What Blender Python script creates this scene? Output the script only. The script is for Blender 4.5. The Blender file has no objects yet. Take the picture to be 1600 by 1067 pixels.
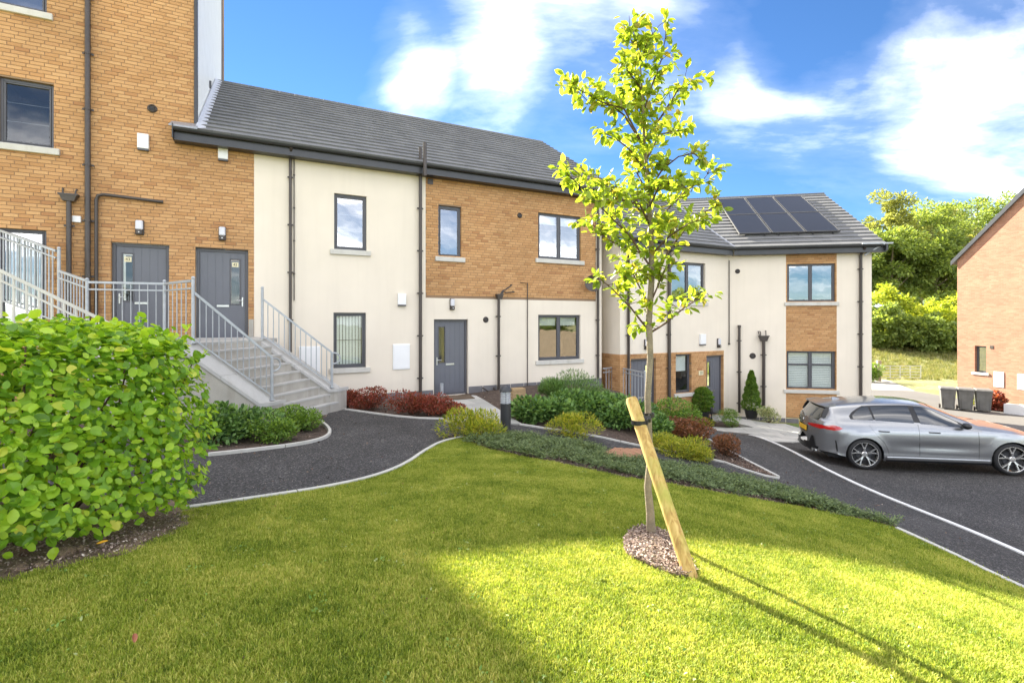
import bpy, bmesh, math, random
import numpy as np
from mathutils import Vector, Matrix
from mathutils.geometry import delaunay_2d_cdt
R = math.radians
rnd = random.Random(7)
scene = bpy.context.scene
col = scene.collection

# ------------------------------------------------------------------ camera, light, exposure
F = 770.0; CX = 800.0; HY = 500.0          # focal length and horizon measured on the 1600 px photograph
cam = bpy.data.cameras.new('camera'); cam_o = bpy.data.objects.new('camera', cam); col.objects.link(cam_o)
cam_o.location = (0, 0, 0); cam_o.rotation_euler = (R(90), 0, 0)
cam.sensor_width = 36; cam.lens = F / 1600 * 36; cam.shift_y = -(533.5 - HY) / 1600
cam.clip_end = 2000; cam.clip_start = 0.05
scene.camera = cam_o
SUN_H = Vector((-0.555, 0.832))             # horizontal direction towards the sun
SUN_EL = R(31.2)
sun = bpy.data.lights.new('sun', 'SUN'); sun.energy = 3.5; sun.angle = R(0.6); sun.color = (1, 0.93, 0.78)
sun_o = bpy.data.objects.new('sun', sun); col.objects.link(sun_o)
sd = Vector((SUN_H.x * math.cos(SUN_EL), SUN_H.y * math.cos(SUN_EL), math.sin(SUN_EL)))
sun_o.rotation_euler = sd.to_track_quat('Z', 'Y').to_euler(); sun_o.location = (-20, 30, 30)
world = bpy.data.worlds.new('World'); scene.world = world; world.use_nodes = True
scene.view_settings.view_transform = 'Standard'; scene.view_settings.look = 'None'
scene.view_settings.exposure = 2.93; scene.view_settings.gamma = 1
try: scene.view_settings.use_curve_mapping = False
except Exception: pass

def build_world():
    nt = world.node_tree; nt.nodes.clear(); N = nt.nodes.new; L = nt.links.new
    out = N('ShaderNodeOutputWorld'); bg = N('ShaderNodeBackground'); bg.inputs['Strength'].default_value = 0.135
    sky = N('ShaderNodeTexSky'); sky.sky_type = 'NISHITA'; sky.sun_disc = False
    sky.sun_elevation = SUN_EL; sky.sun_rotation = math.atan2(SUN_H.x, SUN_H.y)
    sky.air_density = 1.0; sky.dust_density = 0.0; sky.ozone_density = 3.0; sky.altitude = 50
    tc = N('ShaderNodeTexCoord'); sep = N('ShaderNodeSeparateXYZ'); L(tc.outputs['Generated'], sep.inputs[0])
    # clouds on a flat layer overhead: x/(z+k), y/(z+k)
    def math_(op, a, b=None, clamp=False):
        m = N('ShaderNodeMath'); m.operation = op; m.use_clamp = clamp
        for i, v in enumerate((a, b)):
            if v is None: continue
            if isinstance(v, (int, float)): m.inputs[i].default_value = v
            else: L(v, m.inputs[i])
        return m.outputs[0]
    zz = math_('ADD', math_('MAXIMUM', sep.outputs['Z'], 0.0), 0.22)
    cx = math_('DIVIDE', sep.outputs['X'], zz); cy = math_('DIVIDE', sep.outputs['Y'], zz)
    comb = N('ShaderNodeCombineXYZ'); L(cx, comb.inputs[0]); L(cy, comb.inputs[1])
    n1 = N('ShaderNodeTexNoise'); n1.inputs['Scale'].default_value = 1.15; n1.inputs['Detail'].default_value = 9; n1.inputs['Roughness'].default_value = 0.6; n1.inputs['Distortion'].default_value = 0.25
    mp = N('ShaderNodeMapping'); mp.inputs['Location'].default_value = CLOUD_OFF; mp.inputs['Rotation'].default_value = (0, 0, R(25)); mp.inputs['Scale'].default_value = (0.75, 1.35, 1)
    L(comb.outputs[0], mp.inputs[0]); L(mp.outputs[0], n1.inputs['Vector'])
    val = math_('ADD', n1.outputs[0], 0.16)
    def blob(px, py, rx, amp):          # a real bank of cloud in that direction of the sky
        d = Vector(((px - CX) / F, 1, (HY - py) / F)).normalized()
        vm = N('ShaderNodeVectorMath'); vm.operation = 'DISTANCE'; L(tc.outputs['Generated'], vm.inputs[0]); vm.inputs[1].default_value = d
        q = math_('DIVIDE', vm.outputs['Value'], rx); q = math_('SUBTRACT', 1, math_('MULTIPLY', q, q), True)
        return math_('MULTIPLY', q, amp)
    for b in BLOBS: val = math_('ADD', val, blob(*b))
    cr = N('ShaderNodeValToRGB'); L(val, cr.inputs[0]); e = cr.color_ramp.elements
    e[0].position = 0.40; e[0].color = (0, 0, 0, 1); e[1].position = 0.92; e[1].color = (1, 1, 1, 1)
    for p_, v_ in ((0.50, 0.012), (0.58, 0.06), (0.68, 0.17), (0.78, 0.42)): q_ = e.new(p_); q_.color = (v_, v_, v_, 1)
    cr.color_ramp.interpolation = 'LINEAR'
    hs = N('ShaderNodeHueSaturation'); hs.inputs['Saturation'].default_value = 1.05; hs.inputs['Value'].default_value = 0.16; L(sky.outputs[0], hs.inputs['Color'])
    tint = N('ShaderNodeMix'); tint.data_type = 'RGBA'; tint.blend_type = 'MULTIPLY'; tint.inputs[0].default_value = 1.0
    L(hs.outputs[0], tint.inputs[6]); tint.inputs[7].default_value = SKY_TINT
    n2 = N('ShaderNodeTexNoise'); n2.inputs['Scale'].default_value = 2.6; n2.inputs['Detail'].default_value = 6; L(mp.outputs[0], n2.inputs['Vector'])
    cc = N('ShaderNodeValToRGB'); L(n2.outputs[0], cc.inputs[0]); e = cc.color_ramp.elements
    e[0].position = 0.35; e[0].color = CLOUD_DARK; e[1].position = 0.65; e[1].color = CLOUD_LIGHT
    mx = N('ShaderNodeMix'); mx.data_type = 'RGBA'; L(cr.outputs[0], mx.inputs[0]); L(tint.outputs[2], mx.inputs[6]); L(cc.outputs[0], mx.inputs[7])
    L(mx.outputs[2], bg.inputs['Color']); L(bg.outputs[0], out.inputs[0])
CLOUD_OFF = (3.1, 1.7, 0)
SKY_TINT = (0.72, 0.98, 1.25, 1)
CLOUD_DARK = (6.0, 5.8, 5.7, 1); CLOUD_LIGHT = (15.5, 14.6, 13.4, 1)
BLOBS = [(850, 220, 0.9, -0.17), (1350, 200, 0.7, -0.10), (400, 60, 0.25, -0.25), (1290, 40, 0.12, -0.14), (1000, 320, 0.3, -0.10),
         (600, 105, 0.13, 0.15), (720, 110, 0.17, 0.17), (900, 10, 0.24, 0.20), (1080, 40, 0.14, 0.08), (1210, 150, 0.12, 0.13), (1110, 140, 0.12, 0.09), (1400, 120, 0.12, 0.05), (1500, 90, 0.28, -0.02), (1330, 190, 0.1, -0.05), (1560, 160, 0.14, 0.05), (1520, 300, 0.16, 0.08), (1270, 60, 0.1, -0.08), (1230, 240, 0.14, -0.06)]
build_world()

# ------------------------------------------------------------------ object helpers
def tag(o, label=None, cat=None, group=None, kind=None):
    if label: o['label'] = label
    if cat: o['category'] = cat
    if group: o['group'] = group
    if kind: o['kind'] = kind
    return o
def thing(name, label, cat, loc=(0, 0, 0), rotz=0, group=None):
    o = bpy.data.objects.new(name, None); col.objects.link(o); o.empty_display_size = 0.2
    o.location = loc; o.rotation_euler = (0, 0, rotz)
    return tag(o, label, cat, group)
def link(name, me, mat=None, parent=None):
    if mat is not None and not me.materials: me.materials.append(mat)
    o = bpy.data.objects.new(name, me); col.objects.link(o)
    if parent: o.parent = parent
    return o
class MB:
    """collects geometry; build() links it as one mesh object"""
    def __init__(s, org=(0, 0, 0)): s.v = []; s.f = []; s.o = Vector(org)
    def add(s, vs, fs):
        n = len(s.v); s.v += [tuple(Vector(v) - s.o) for v in vs]; s.f += [tuple(i + n for i in f) for f in fs]; return s
    def box(s, x0, x1, y0, y1, z0, z1):
        return s.add([(x0, y0, z0), (x1, y0, z0), (x1, y1, z0), (x0, y1, z0), (x0, y0, z1), (x1, y0, z1), (x1, y1, z1), (x0, y1, z1)],
                     [(0, 3, 2, 1), (4, 5, 6, 7), (0, 1, 5, 4), (1, 2, 6, 5), (2, 3, 7, 6), (3, 0, 4, 7)])
    def bbox(s, x0, x1, y0, y1, z0, z1, b=0.004):
        """box with chamfered edges"""
        b = min(b, (x1 - x0) * .4, (y1 - y0) * .4, (z1 - z0) * .4)
        bm = bmesh.new(); bmesh.ops.create_cube(bm, size=1)
        for v in bm.verts:
            v.co = Vector(((x0 + x1) / 2 + v.co.x * (x1 - x0), (y0 + y1) / 2 + v.co.y * (y1 - y0), (z0 + z1) / 2 + v.co.z * (z1 - z0)))
        bmesh.ops.bevel(bm, geom=bm.edges[:], offset=b, segments=1, affect='EDGES')
        bm.verts.index_update(); s.add([v.co[:] for v in bm.verts], [[v.index for v in f.verts] for f in bm.faces]); bm.free(); return s
    def quadprism(s, base, top):
        n = len(base); return s.add(list(base) + list(top), [tuple(range(n))[::-1], tuple(range(n, 2 * n))] + [(i, (i + 1) % n, n + (i + 1) % n, n + i) for i in range(n)])
    def tube(s, pts, r, n=8, cap=True):
        pts = [Vector(p) for p in pts]; rr = r if isinstance(r, (list, tuple)) else [r] * len(pts)
        rings = []; up = None
        for i, p in enumerate(pts):
            d = (pts[min(i + 1, len(pts) - 1)] - pts[max(i - 1, 0)]).normalized()
            a = d.orthogonal().normalized() if up is None else (up - d * up.dot(d)).normalized()
            up = a; b = d.cross(a); rings.append([p + (a * math.cos(t) + b * math.sin(t)) * rr[i] for t in [k * 2 * math.pi / n + math.pi / n for k in range(n)]])
        vs = [v for ring in rings for v in ring]; fs = []
        for i in range(len(pts) - 1):
            for k in range(n): fs.append((i * n + k, i * n + (k + 1) % n, (i + 1) * n + (k + 1) % n, (i + 1) * n + k))
        if cap: fs += [tuple(range(n))[::-1], tuple(range((len(pts) - 1) * n, len(pts) * n))]
        return s.add(vs, fs)
    def bar(s, a, b, w, h=None):
        """square bar from a to b, sides vertical"""
        a, b = Vector(a), Vector(b); h = h or w; d = (b - a).normalized()
        side = d.cross(Vector((0, 0, 1)))
        side = Vector((1, 0, 0)) if side.length < 1e-3 else side.normalized()
        up = side.cross(d).normalized()
        q = [side * x * w / 2 + up * y * h / 2 for x, y in ((-1, -1), (1, -1), (1, 1), (-1, 1))]
        return s.quadprism([a + k for k in q], [b + k for k in q])
    def sphere(s, c, r, n=12, m=8, zmin=-1):
        c = Vector(c); rx, ry, rz = r if isinstance(r, (tuple, list)) else (r, r, r); vs = []; fs = []
        for j in range(m + 1):
            ph = math.pi * j / m; z = max(math.cos(ph), zmin)
            for i in range(n): vs.append(c + Vector((rx * math.sin(ph) * math.cos(i * 2 * math.pi / n), ry * math.sin(ph) * math.sin(i * 2 * math.pi / n), rz * z)))
        for j in range(m):
            for i in range(n): fs.append((j * n + i, (j + 1) * n + i, (j + 1) * n + (i + 1) % n, j * n + (i + 1) % n))
        return s.add(vs, fs)
    def lathe(s, prof, c=(0, 0, 0), n=24, axis='z'):
        vs = []; fs = []
        for r, z in prof:
            for i in range(n):
                t = i * 2 * math.pi / n
                p = (r * math.cos(t), r * math.sin(t), z) if axis == 'z' else (r * math.cos(t), z, r * math.sin(t))
                vs.append(Vector(c) + Vector(p))
        for j in range(len(prof) - 1):
            for i in range(n): fs.append((j * n + i, j * n + (i + 1) % n, (j + 1) * n + (i + 1) % n, (j + 1) * n + i))
        return s.add(vs, fs)
    def mesh(s, name, smooth=False, fix=True):
        me = bpy.data.meshes.new(name); me.from_pydata(s.v, [], s.f); me.update()
        if fix:
            bm = bmesh.new(); bm.from_mesh(me); bmesh.ops.recalc_face_normals(bm, faces=bm.faces[:]); bm.to_mesh(me); bm.free()
        if smooth:
            me.polygons.foreach_set('use_smooth', [True] * len(me.polygons))
            if smooth != 'all':
                try: me.set_sharp_from_angle(angle=R(40))
                except Exception: pass
        return me
    def build(s, name, mat, parent=None, smooth=False, fix=True, label=None):
        o = link(name, s.mesh(name, smooth, fix), mat, parent)
        if label: o['label'] = label
        return o

# ------------------------------------------------------------------ materials
def _base(name):
    m = bpy.data.materials.new(name); m.use_nodes = True; nt = m.node_tree
    b = nt.nodes['Principled BSDF']; return m, nt, b
def hexc(r, g, b): # sRGB 0..255 -> linear
    f = lambda c: (c / 255 / 12.92) if c / 255 <= .04045 else ((c / 255 + .055) / 1.055) ** 2.4
    return (f(r), f(g), f(b))
def M(name, c, rough=0.7, metal=0, var=0.12, vscale=3, fine=60, bump=0.15, bdist=0.002, spec=0.5, c2=None, coat=0, stain=0):
    """painted / mineral surface: base colour with soft large patches, fine grain and relief"""
    m, nt, b = _base(name); N = nt.nodes.new; L = nt.links.new
    b.inputs['Roughness'].default_value = rough; b.inputs['Metallic'].default_value = metal; b.inputs['Specular IOR Level'].default_value = spec
    b.inputs['Coat Weight'].default_value = coat
    tc = N('ShaderNodeTexCoord')
    n1 = N('ShaderNodeTexNoise'); n1.inputs['Scale'].default_value = vscale; n1.inputs['Detail'].default_value = 5; L(tc.outputs['Object'], n1.inputs['Vector'])
    n2 = N('ShaderNodeTexNoise'); n2.inputs['Scale'].default_value = fine; n2.inputs['Detail'].default_value = 4; L(tc.outputs['Object'], n2.inputs['Vector'])
    add = N('ShaderNodeMath'); add.operation = 'MULTIPLY_ADD'; L(n2.outputs[0], add.inputs[0]); add.inputs[1].default_value = 0.6; L(n1.outputs[0], add.inputs[2])
    r = N('ShaderNodeMapRange'); r.inputs[1].default_value = 0.5; r.inputs[2].default_value = 1.1; L(add.outputs[0], r.inputs[0])
    mx = N('ShaderNodeMix'); mx.data_type = 'RGBA'; L(r.outputs[0], mx.inputs[0])
    ca = tuple(x * (1 - var) for x in c); cb = c2 or tuple(min(1, x * (1 + var)) for x in c)
    mx.inputs[6].default_value = (*ca, 1); mx.inputs[7].default_value = (*cb, 1)
    last = mx.outputs[2]
    if stain:
        mp = N('ShaderNodeMapping'); mp.inputs['Scale'].default_value = (5, 5, .35); L(tc.outputs['Object'], mp.inputs[0])
        n3 = N('ShaderNodeTexNoise'); n3.inputs['Scale'].default_value = 1.2; n3.inputs['Detail'].default_value = 6; L(mp.outputs[0], n3.inputs['Vector'])
        r3 = N('ShaderNodeMapRange'); r3.inputs[1].default_value = 0.5; r3.inputs[2].default_value = 0.75; r3.inputs[4].default_value = stain; L(n3.outputs[0], r3.inputs[0])
        m3 = N('ShaderNodeMix'); m3.data_type = 'RGBA'; m3.blend_type = 'MULTIPLY'; L(r3.outputs[0], m3.inputs[0]); L(last, m3.inputs[6]); m3.inputs[7].default_value = (0.55, 0.52, 0.45, 1)
        last = m3.outputs[2]
    L(last, b.inputs['Base Color'])
    if bump:
        bp = N('ShaderNodeBump'); bp.inputs['Strength'].default_value = bump; bp.inputs['Distance'].default_value = bdist; L(n2.outputs[0], bp.inputs['Height']); L(bp.outputs[0], b.inputs['Normal'])
    return m
def asphalt(name):
    m, nt, b = _base(name); N = nt.nodes.new; L = nt.links.new; b.inputs['Roughness'].default_value = .88; b.inputs['Specular IOR Level'].default_value = .35
    tc = N('ShaderNodeTexCoord'); v = N('ShaderNodeTexVoronoi'); v.inputs['Scale'].default_value = 75; L(tc.outputs['Object'], v.inputs['Vector'])
    n = N('ShaderNodeTexNoise'); n.inputs['Scale'].default_value = .9; n.inputs['Detail'].default_value = 7; n.inputs['Roughness'].default_value = .65; L(tc.outputs['Object'], n.inputs['Vector'])
    sp = N('ShaderNodeSeparateColor'); L(v.outputs['Color'], sp.inputs[0]); st = N('ShaderNodeValToRGB'); L(sp.outputs[0], st.inputs[0]); e = st.color_ramp.elements
    e[0].position = 0; e[0].color = (.020, .0195, .020, 1); e[1].position = 1; e[1].color = (.19, .18, .17, 1); q = e.new(.55); q.color = (.045, .044, .044, 1); q = e.new(.88); q.color = (.08, .077, .075, 1)
    r = N('ShaderNodeMapRange'); r.inputs[1].default_value = .3; r.inputs[2].default_value = .7; r.inputs[3].default_value = .72; r.inputs[4].default_value = 1.3; L(n.outputs[0], r.inputs[0])
    vm = N('ShaderNodeVectorMath'); vm.operation = 'SCALE'; L(st.outputs[0], vm.inputs[0]); L(r.outputs[0], vm.inputs['Scale']); L(vm.outputs[0], b.inputs['Base Color'])
    bp = N('ShaderNodeBump'); bp.inputs['Strength'].default_value = .9; bp.inputs['Distance'].default_value = .006; L(v.outputs['Distance'], bp.inputs['Height']); bp.invert = True; L(bp.outputs[0], b.inputs['Normal']); return m
def timber(name, dark, mid, light, green):
    m, nt, b = _base(name); N = nt.nodes.new; L = nt.links.new; b.inputs['Roughness'].default_value = .85
    tc = N('ShaderNodeTexCoord'); mp = N('ShaderNodeMapping'); mp.inputs['Rotation'].default_value = (R(-18), R(6), 0); mp.inputs['Scale'].default_value = (38, 38, 2.2); L(tc.outputs['Object'], mp.inputs[0])
    n = N('ShaderNodeTexNoise'); n.inputs['Scale'].default_value = 1; n.inputs['Detail'].default_value = 6; n.inputs['Distortion'].default_value = .6; L(mp.outputs[0], n.inputs['Vector'])
    cr = N('ShaderNodeValToRGB'); L(n.outputs[0], cr.inputs[0]); e = cr.color_ramp.elements; e[0].position = .3; e[0].color = (*dark, 1); e[1].position = .7; e[1].color = (*light, 1); q = e.new(.47); q.color = (*mid, 1)
    n2 = N('ShaderNodeTexNoise'); n2.inputs['Scale'].default_value = 4.5; n2.inputs['Detail'].default_value = 5; L(tc.outputs['Object'], n2.inputs['Vector']); r = N('ShaderNodeMapRange'); r.inputs[1].default_value = .46; r.inputs[2].default_value = .62; r.inputs[4].default_value = .75; L(n2.outputs[0], r.inputs[0])
    mx = N('ShaderNodeMix'); mx.data_type = 'RGBA'; L(r.outputs[0], mx.inputs[0]); L(cr.outputs[0], mx.inputs[6]); mx.inputs[7].default_value = (*green, 1); L(mx.outputs[2], b.inputs['Base Color'])
    bp = N('ShaderNodeBump'); bp.inputs['Strength'].default_value = .5; bp.inputs['Distance'].default_value = .004; L(n.outputs[0], bp.inputs['Height']); L(bp.outputs[0], b.inputs['Normal']); return m
def piece_random(nt):
    N = nt.nodes.new; L = nt.links.new
    oi = N('ShaderNodeObjectInfo'); ge = N('ShaderNodeNewGeometry'); a = N('ShaderNodeMath'); a.operation = 'ADD'
    L(oi.outputs['Random'], a.inputs[0]); L(ge.outputs['Random Per Island'], a.inputs[1])
    f = N('ShaderNodeMath'); f.operation = 'FRACT'; L(a.outputs[0], f.inputs[0]); return f.outputs[0]
def MP(name, stops, rough=0.8, bump=0.3, fine=90, bdist=0.003, grain=0.25, spec=0.3):
    """separate pieces (bricks, tiles, slabs, leaves): each piece gets its own colour from the ramp"""
    m, nt, b = _base(name); N = nt.nodes.new; L = nt.links.new; b.inputs['Roughness'].default_value = rough; b.inputs['Specular IOR Level'].default_value = spec
    cr = N('ShaderNodeValToRGB'); L(piece_random(nt), cr.inputs[0]); cr.color_ramp.interpolation = 'LINEAR'
    e = cr.color_ramp.elements
    while len(e) < len(stops): e.new(0.5)
    for i, (p, c) in enumerate(stops): e[i].position = p; e[i].color = (*c, 1)
    tc = N('ShaderNodeTexCoord'); ge = N('ShaderNodeNewGeometry')
    n2 = N('ShaderNodeTexNoise'); n2.inputs['Scale'].default_value = fine; n2.inputs['Detail'].default_value = 5; L(ge.outputs['Position'], n2.inputs['Vector'])
    n1 = N('ShaderNodeTexNoise'); n1.inputs['Scale'].default_value = 0.8; n1.inputs['Detail'].default_value = 3; L(ge.outputs['Position'], n1.inputs['Vector'])
    ad = N('ShaderNodeMath'); ad.operation = 'ADD'; L(n2.outputs[0], ad.inputs[0]); L(n1.outputs[0], ad.inputs[1])
    r = N('ShaderNodeMapRange'); r.inputs[1].default_value = 0.7; r.inputs[2].default_value = 1.3; r.inputs[3].default_value = 1 - grain; r.inputs[4].default_value = 1 + grain; L(ad.outputs[0], r.inputs[0])
    vm = N('ShaderNodeVectorMath'); vm.operation = 'SCALE'; L(cr.outputs[0], vm.inputs[0]); L(r.outputs[0], vm.inputs['Scale'])
    L(vm.outputs[0], b.inputs['Base Color'])
    bp = N('ShaderNodeBump'); bp.inputs['Strength'].default_value = bump; bp.inputs['Distance'].default_value = bdist; L(n2.outputs[0], bp.inputs['Height']); L(bp.outputs[0], b.inputs['Normal'])
    return m
def MLEAF(name, stops, trans=0.45, rough=0.45, tcol=1.6, spec=0.4):
    m, nt, b = _base(name); N = nt.nodes.new; L = nt.links.new; b.inputs['Roughness'].default_value = rough; b.inputs['Specular IOR Level'].default_value = spec
    cr = N('ShaderNodeValToRGB'); L(piece_random(nt), cr.inputs[0]); e = cr.color_ramp.elements
    while len(e) < len(stops): e.new(0.5)
    for i, (p, c) in enumerate(stops): e[i].position = p; e[i].color = (*c, 1)
    L(cr.outputs[0], b.inputs['Base Color'])
    tr = N('ShaderNodeBsdfTranslucent'); vm = N('ShaderNodeVectorMath'); vm.operation = 'MULTIPLY'; L(cr.outputs[0], vm.inputs[0]); vm.inputs[1].default_value = (tcol * 1.15, tcol * 1.05, tcol * 0.5)
    L(vm.outputs[0], tr.inputs[0]); ms = N('ShaderNodeMixShader'); ms.inputs[0].default_value = trans
    L(b.outputs[0], ms.inputs[1]); L(tr.outputs[0], ms.inputs[2]); L(ms.outputs[0], nt.nodes['Material Output'].inputs[0])
    return m
def glass_mat(name, refl=0.22, tint=(0.9, 0.93, 0.92)):
    m = bpy.data.materials.new(name); m.use_nodes = True; nt = m.node_tree; nt.nodes.clear(); N = nt.nodes.new; L = nt.links.new
    out = N('ShaderNodeOutputMaterial'); tr = N('ShaderNodeBsdfTransparent'); tr.inputs[0].default_value = (*tint, 1)
    gl = N('ShaderNodeBsdfGlossy'); gl.inputs['Roughness'].default_value = 0.01
    tc = N('ShaderNodeTexCoord'); ns = N('ShaderNodeTexNoise'); ns.inputs['Scale'].default_value = 1.6; L(tc.outputs['Object'], ns.inputs['Vector'])
    bp = N('ShaderNodeBump'); bp.inputs['Strength'].default_value = 0.05; bp.inputs['Distance'].default_value = 0.05; L(ns.outputs[0], bp.inputs['Height']); L(bp.outputs[0], gl.inputs['Normal'])
    fr = N('ShaderNodeFresnel'); fr.inputs[0].default_value = 1.5
    ad = N('ShaderNodeMath'); ad.operation = 'ADD'; ad.use_clamp = True; L(fr.outputs[0], ad.inputs[0]); ad.inputs[1].default_value = refl
    ge = N('ShaderNodeNewGeometry'); bf = N('ShaderNodeMath'); bf.operation = 'SUBTRACT'; bf.inputs[0].default_value = 1; L(ge.outputs['Backfacing'], bf.inputs[1]); ml = N('ShaderNodeMath'); ml.operation = 'MULTIPLY'; L(ad.outputs[0], ml.inputs[0]); L(bf.outputs[0], ml.inputs[1])
    ms = N('ShaderNodeMixShader'); L(ml.outputs[0], ms.inputs[0]); L(tr.outputs[0], ms.inputs[1]); L(gl.outputs[0], ms.inputs[2]); L(ms.outputs[0], out.inputs[0])
    return m

mt = {}
mt['brick'] = MP('brick_clay', [(0, (0.38, 0.19, 0.085)), (0.07, (0.45, 0.24, 0.10)), (0.3, (0.47, 0.262, 0.115)), (0.6, (0.515, 0.292, 0.13)), (0.88, (0.55, 0.325, 0.15)), (1, (0.48, 0.26, 0.115))], rough=0.9, grain=0.16)
mt['mortar'] = M('brick_mortar', (0.27, 0.18, 0.11), 0.95, var=0.15, vscale=2, fine=120)
mt['render'] = M('cream_render', (0.77, 0.69, 0.575), 0.95, var=0.05, vscale=1.1, fine=110, bump=0.8, bdist=0.004, spec=0.2, stain=0.07)
mt['render_grey'] = M('plinth_block', (0.17, 0.165, 0.17), 0.9, var=0.2)
mt['roof'] = MP('roof_tile', [(0, (0.125, 0.125, 0.125)), (0.5, (0.14, 0.14, 0.14)), (1, (0.158, 0.157, 0.155))], rough=0.75, grain=0.12, fine=25, spec=0.5)
mt['gutter'] = M('grey_gutter_plastic', (0.035, 0.036, 0.04), 0.35, var=0.2, bump=0.03)
mt['pipe'] = M('brown_black_pipe', (0.055, 0.043, 0.036), 0.4, var=0.2, bump=0.03)
mt['frame'] = M('grey_window_frame', (0.085, 0.085, 0.095), 0.4, var=0.08, bump=0.03)
mt['door'] = M('grey_door', (0.125, 0.13, 0.15), 0.45, var=0.06, bump=0.08, fine=40)
mt['glass'] = glass_mat('window_glass', 0.34)
mt['glass_mid'] = glass_mat('ground_floor_glass', 0.22)
mt['glass_dark'] = glass_mat('dark_window_glass', 0.07)
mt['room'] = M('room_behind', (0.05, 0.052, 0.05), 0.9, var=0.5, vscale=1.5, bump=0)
mt['blind'] = M('white_blind', (0.82, 0.81, 0.78), 0.8, var=0.04, bump=0.05)
mt['white'] = M('white_plastic', (0.8, 0.8, 0.8), 0.35, var=0.03, bump=0.02)
mt['sill'] = M('concrete_sill', (0.56, 0.54, 0.49), 0.9, var=0.1, fine=80, bump=0.2, stain=.3)
mt['concrete'] = M('pale_concrete', (0.40, 0.375, 0.33), 0.93, var=0.13, vscale=4, fine=70, bump=0.4, bdist=0.003, stain=0.45)
mt['coping'] = M('coping_concrete', (0.45, 0.44, 0.42), 0.9, var=0.1, vscale=4, fine=60, bump=0.2, stain=.3)
mt['galv'] = M('galvanised_steel', (0.40, 0.42, 0.44), 0.5, metal=0.35, var=0.15, vscale=8, bump=0.05)
mt['cream_steel'] = M('cream_painted_steel', (0.58, 0.56, 0.49), 0.5, var=0.1, bump=0.05)
mt['steel'] = M('satin_steel', (0.6, 0.6, 0.58), 0.3, metal=0.9, var=0.05, bump=0.02)
mt['asphalt'] = asphalt('dark_asphalt')
mt['road'] = M('pale_worn_road', (0.105, 0.098, 0.09), 0.95, var=0.12, vscale=0.5, fine=30, bump=0.3)
mt['gravel'] = M('gravel_track', (0.30, 0.29, 0.26), 0.95, var=0.3, vscale=2, fine=25, bump=0.6, bdist=0.02)
mt['paving'] = MP('pale_paving', [(0, (0.36, 0.36, 0.34)), (0.5, (0.42, 0.415, 0.39)), (1, (0.47, 0.46, 0.43))], rough=0.9, grain=0.12)
mt['kerb'] = M('kerb_concrete', (0.50, 0.49, 0.45), 0.9, var=0.12, vscale=5, fine=60, bump=0.3, stain=.2)
mt['line'] = M('white_line_paint', (0.72, 0.72, 0.70), 0.8, var=0.08, vscale=6, fine=40)
mt['soil'] = M('dark_mulch_soil', (0.075, 0.05, 0.037), 0.97, var=0.45, vscale=9, fine=70, bump=1, bdist=0.02, c2=(0.13, 0.092, 0.07))
mt['soil_hedge'] = M('dry_soil', (0.16, 0.105, 0.065), 0.97, var=0.45, vscale=5, fine=45, bump=1, bdist=0.03, c2=(0.30, 0.215, 0.14))
mt['chip'] = MP('bark_chip', [(0, (0.04, 0.025, 0.02)), (0.5, (0.12, 0.075, 0.055)), (0.85, (0.24, 0.17, 0.13)), (1, (0.42, 0.36, 0.30))], rough=0.95)
mt['chip_pale'] = MP('pale_bark_chip', [(0, (0.10, 0.07, 0.055)), (0.5, (0.28, 0.20, 0.16)), (0.8, (0.42, 0.33, 0.27)), (1, (0.6, 0.52, 0.45))], rough=0.95)
mt['field'] = M('meadow', (0.14, 0.16, 0.05), 0.95, var=0.25, vscale=0.25, fine=3, bump=1, bdist=0.2, c2=(0.33, 0.31, 0.12))
mt['turf'] = M('turf_base', (0.10, 0.15, 0.03), 0.97, var=0.3, vscale=2, fine=50, bump=0.6)
mt['clad'] = M('white_ribbed_cladding', (0.70, 0.71, 0.72), 0.35, metal=0.0, var=0.06, vscale=2, fine=200, bump=0.05)
mt['lead'] = M('lead_flashing', (0.30, 0.31, 0.33), 0.45, metal=0.4, var=0.2, vscale=8)
mt['lead_pale'] = M('pale_lead', (0.5, 0.51, 0.53), 0.4, metal=0.3, var=0.15, vscale=8)

# ------------------------------------------------------------------ terrain height (eye level is z = 0)
CTRL_PX = [(200,1067,1.45),(800,1067,1.50),(1360,1067,1.66),(1600,1067,1.80),(0,900,1.50),(270,835,1.58),(1018,838,1.70),(1088,905,1.66),
 (285,795,1.72),(500,765,1.80),(640,735,1.86),(705,688,1.97),(800,712,1.92),(1000,752,2.06),(1200,784,2.30),(1395,822,2.50),(1600,915,2.60),
 (1600,865,2.82),(1420,790,3.0),(1170,680,3.33),(1215,746,2.88),(515,637,2.0),(690,655,2.05),(350,705,1.86),(515,680,1.96),
 (850,668,2.12),(980,690,2.42),(1140,715,2.78)]
CTRL_W = [(-1.78,13.6,2.10),(3.6,15.3,2.35),(4.6,15.9,3.42),(7.4,18.0,3.46),(9.9,17.9,3.58),(12.7,17.4,3.68),(7.85,13.4,3.38),(7.66,10.6,3.24),(10.2,10.0,3.18),
 (13,6,3.05),(15,14,3.6),(21.4,22.9,4.25),(25.3,28,4.4),(24,31,4.4),(28.8,37,4.6),(0,-4,1.3),(-8,-4,1.15),(8,-4,2.5),(-6,5,1.6),(-9,11,1.8),(-14,12,1.8),
 (-3,30,3),(10,30,4.0),(45,20,4.6),(30,2,3.6),(-15,40,3),(25,60,4.0),(60,60,4.0),(60,30,4.6)]
_c = [((px - CX) / F * F * h / (py - HY), F * h / (py - HY), -h) for px, py, h in CTRL_PX] + [(x, y, -h) for x, y, h in CTRL_W]
_c = np.array(_c)
def _phi(r2): return np.where(r2 > 1e-9, r2 * np.log(np.maximum(r2, 1e-9)) * .5, 0.0)
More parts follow.
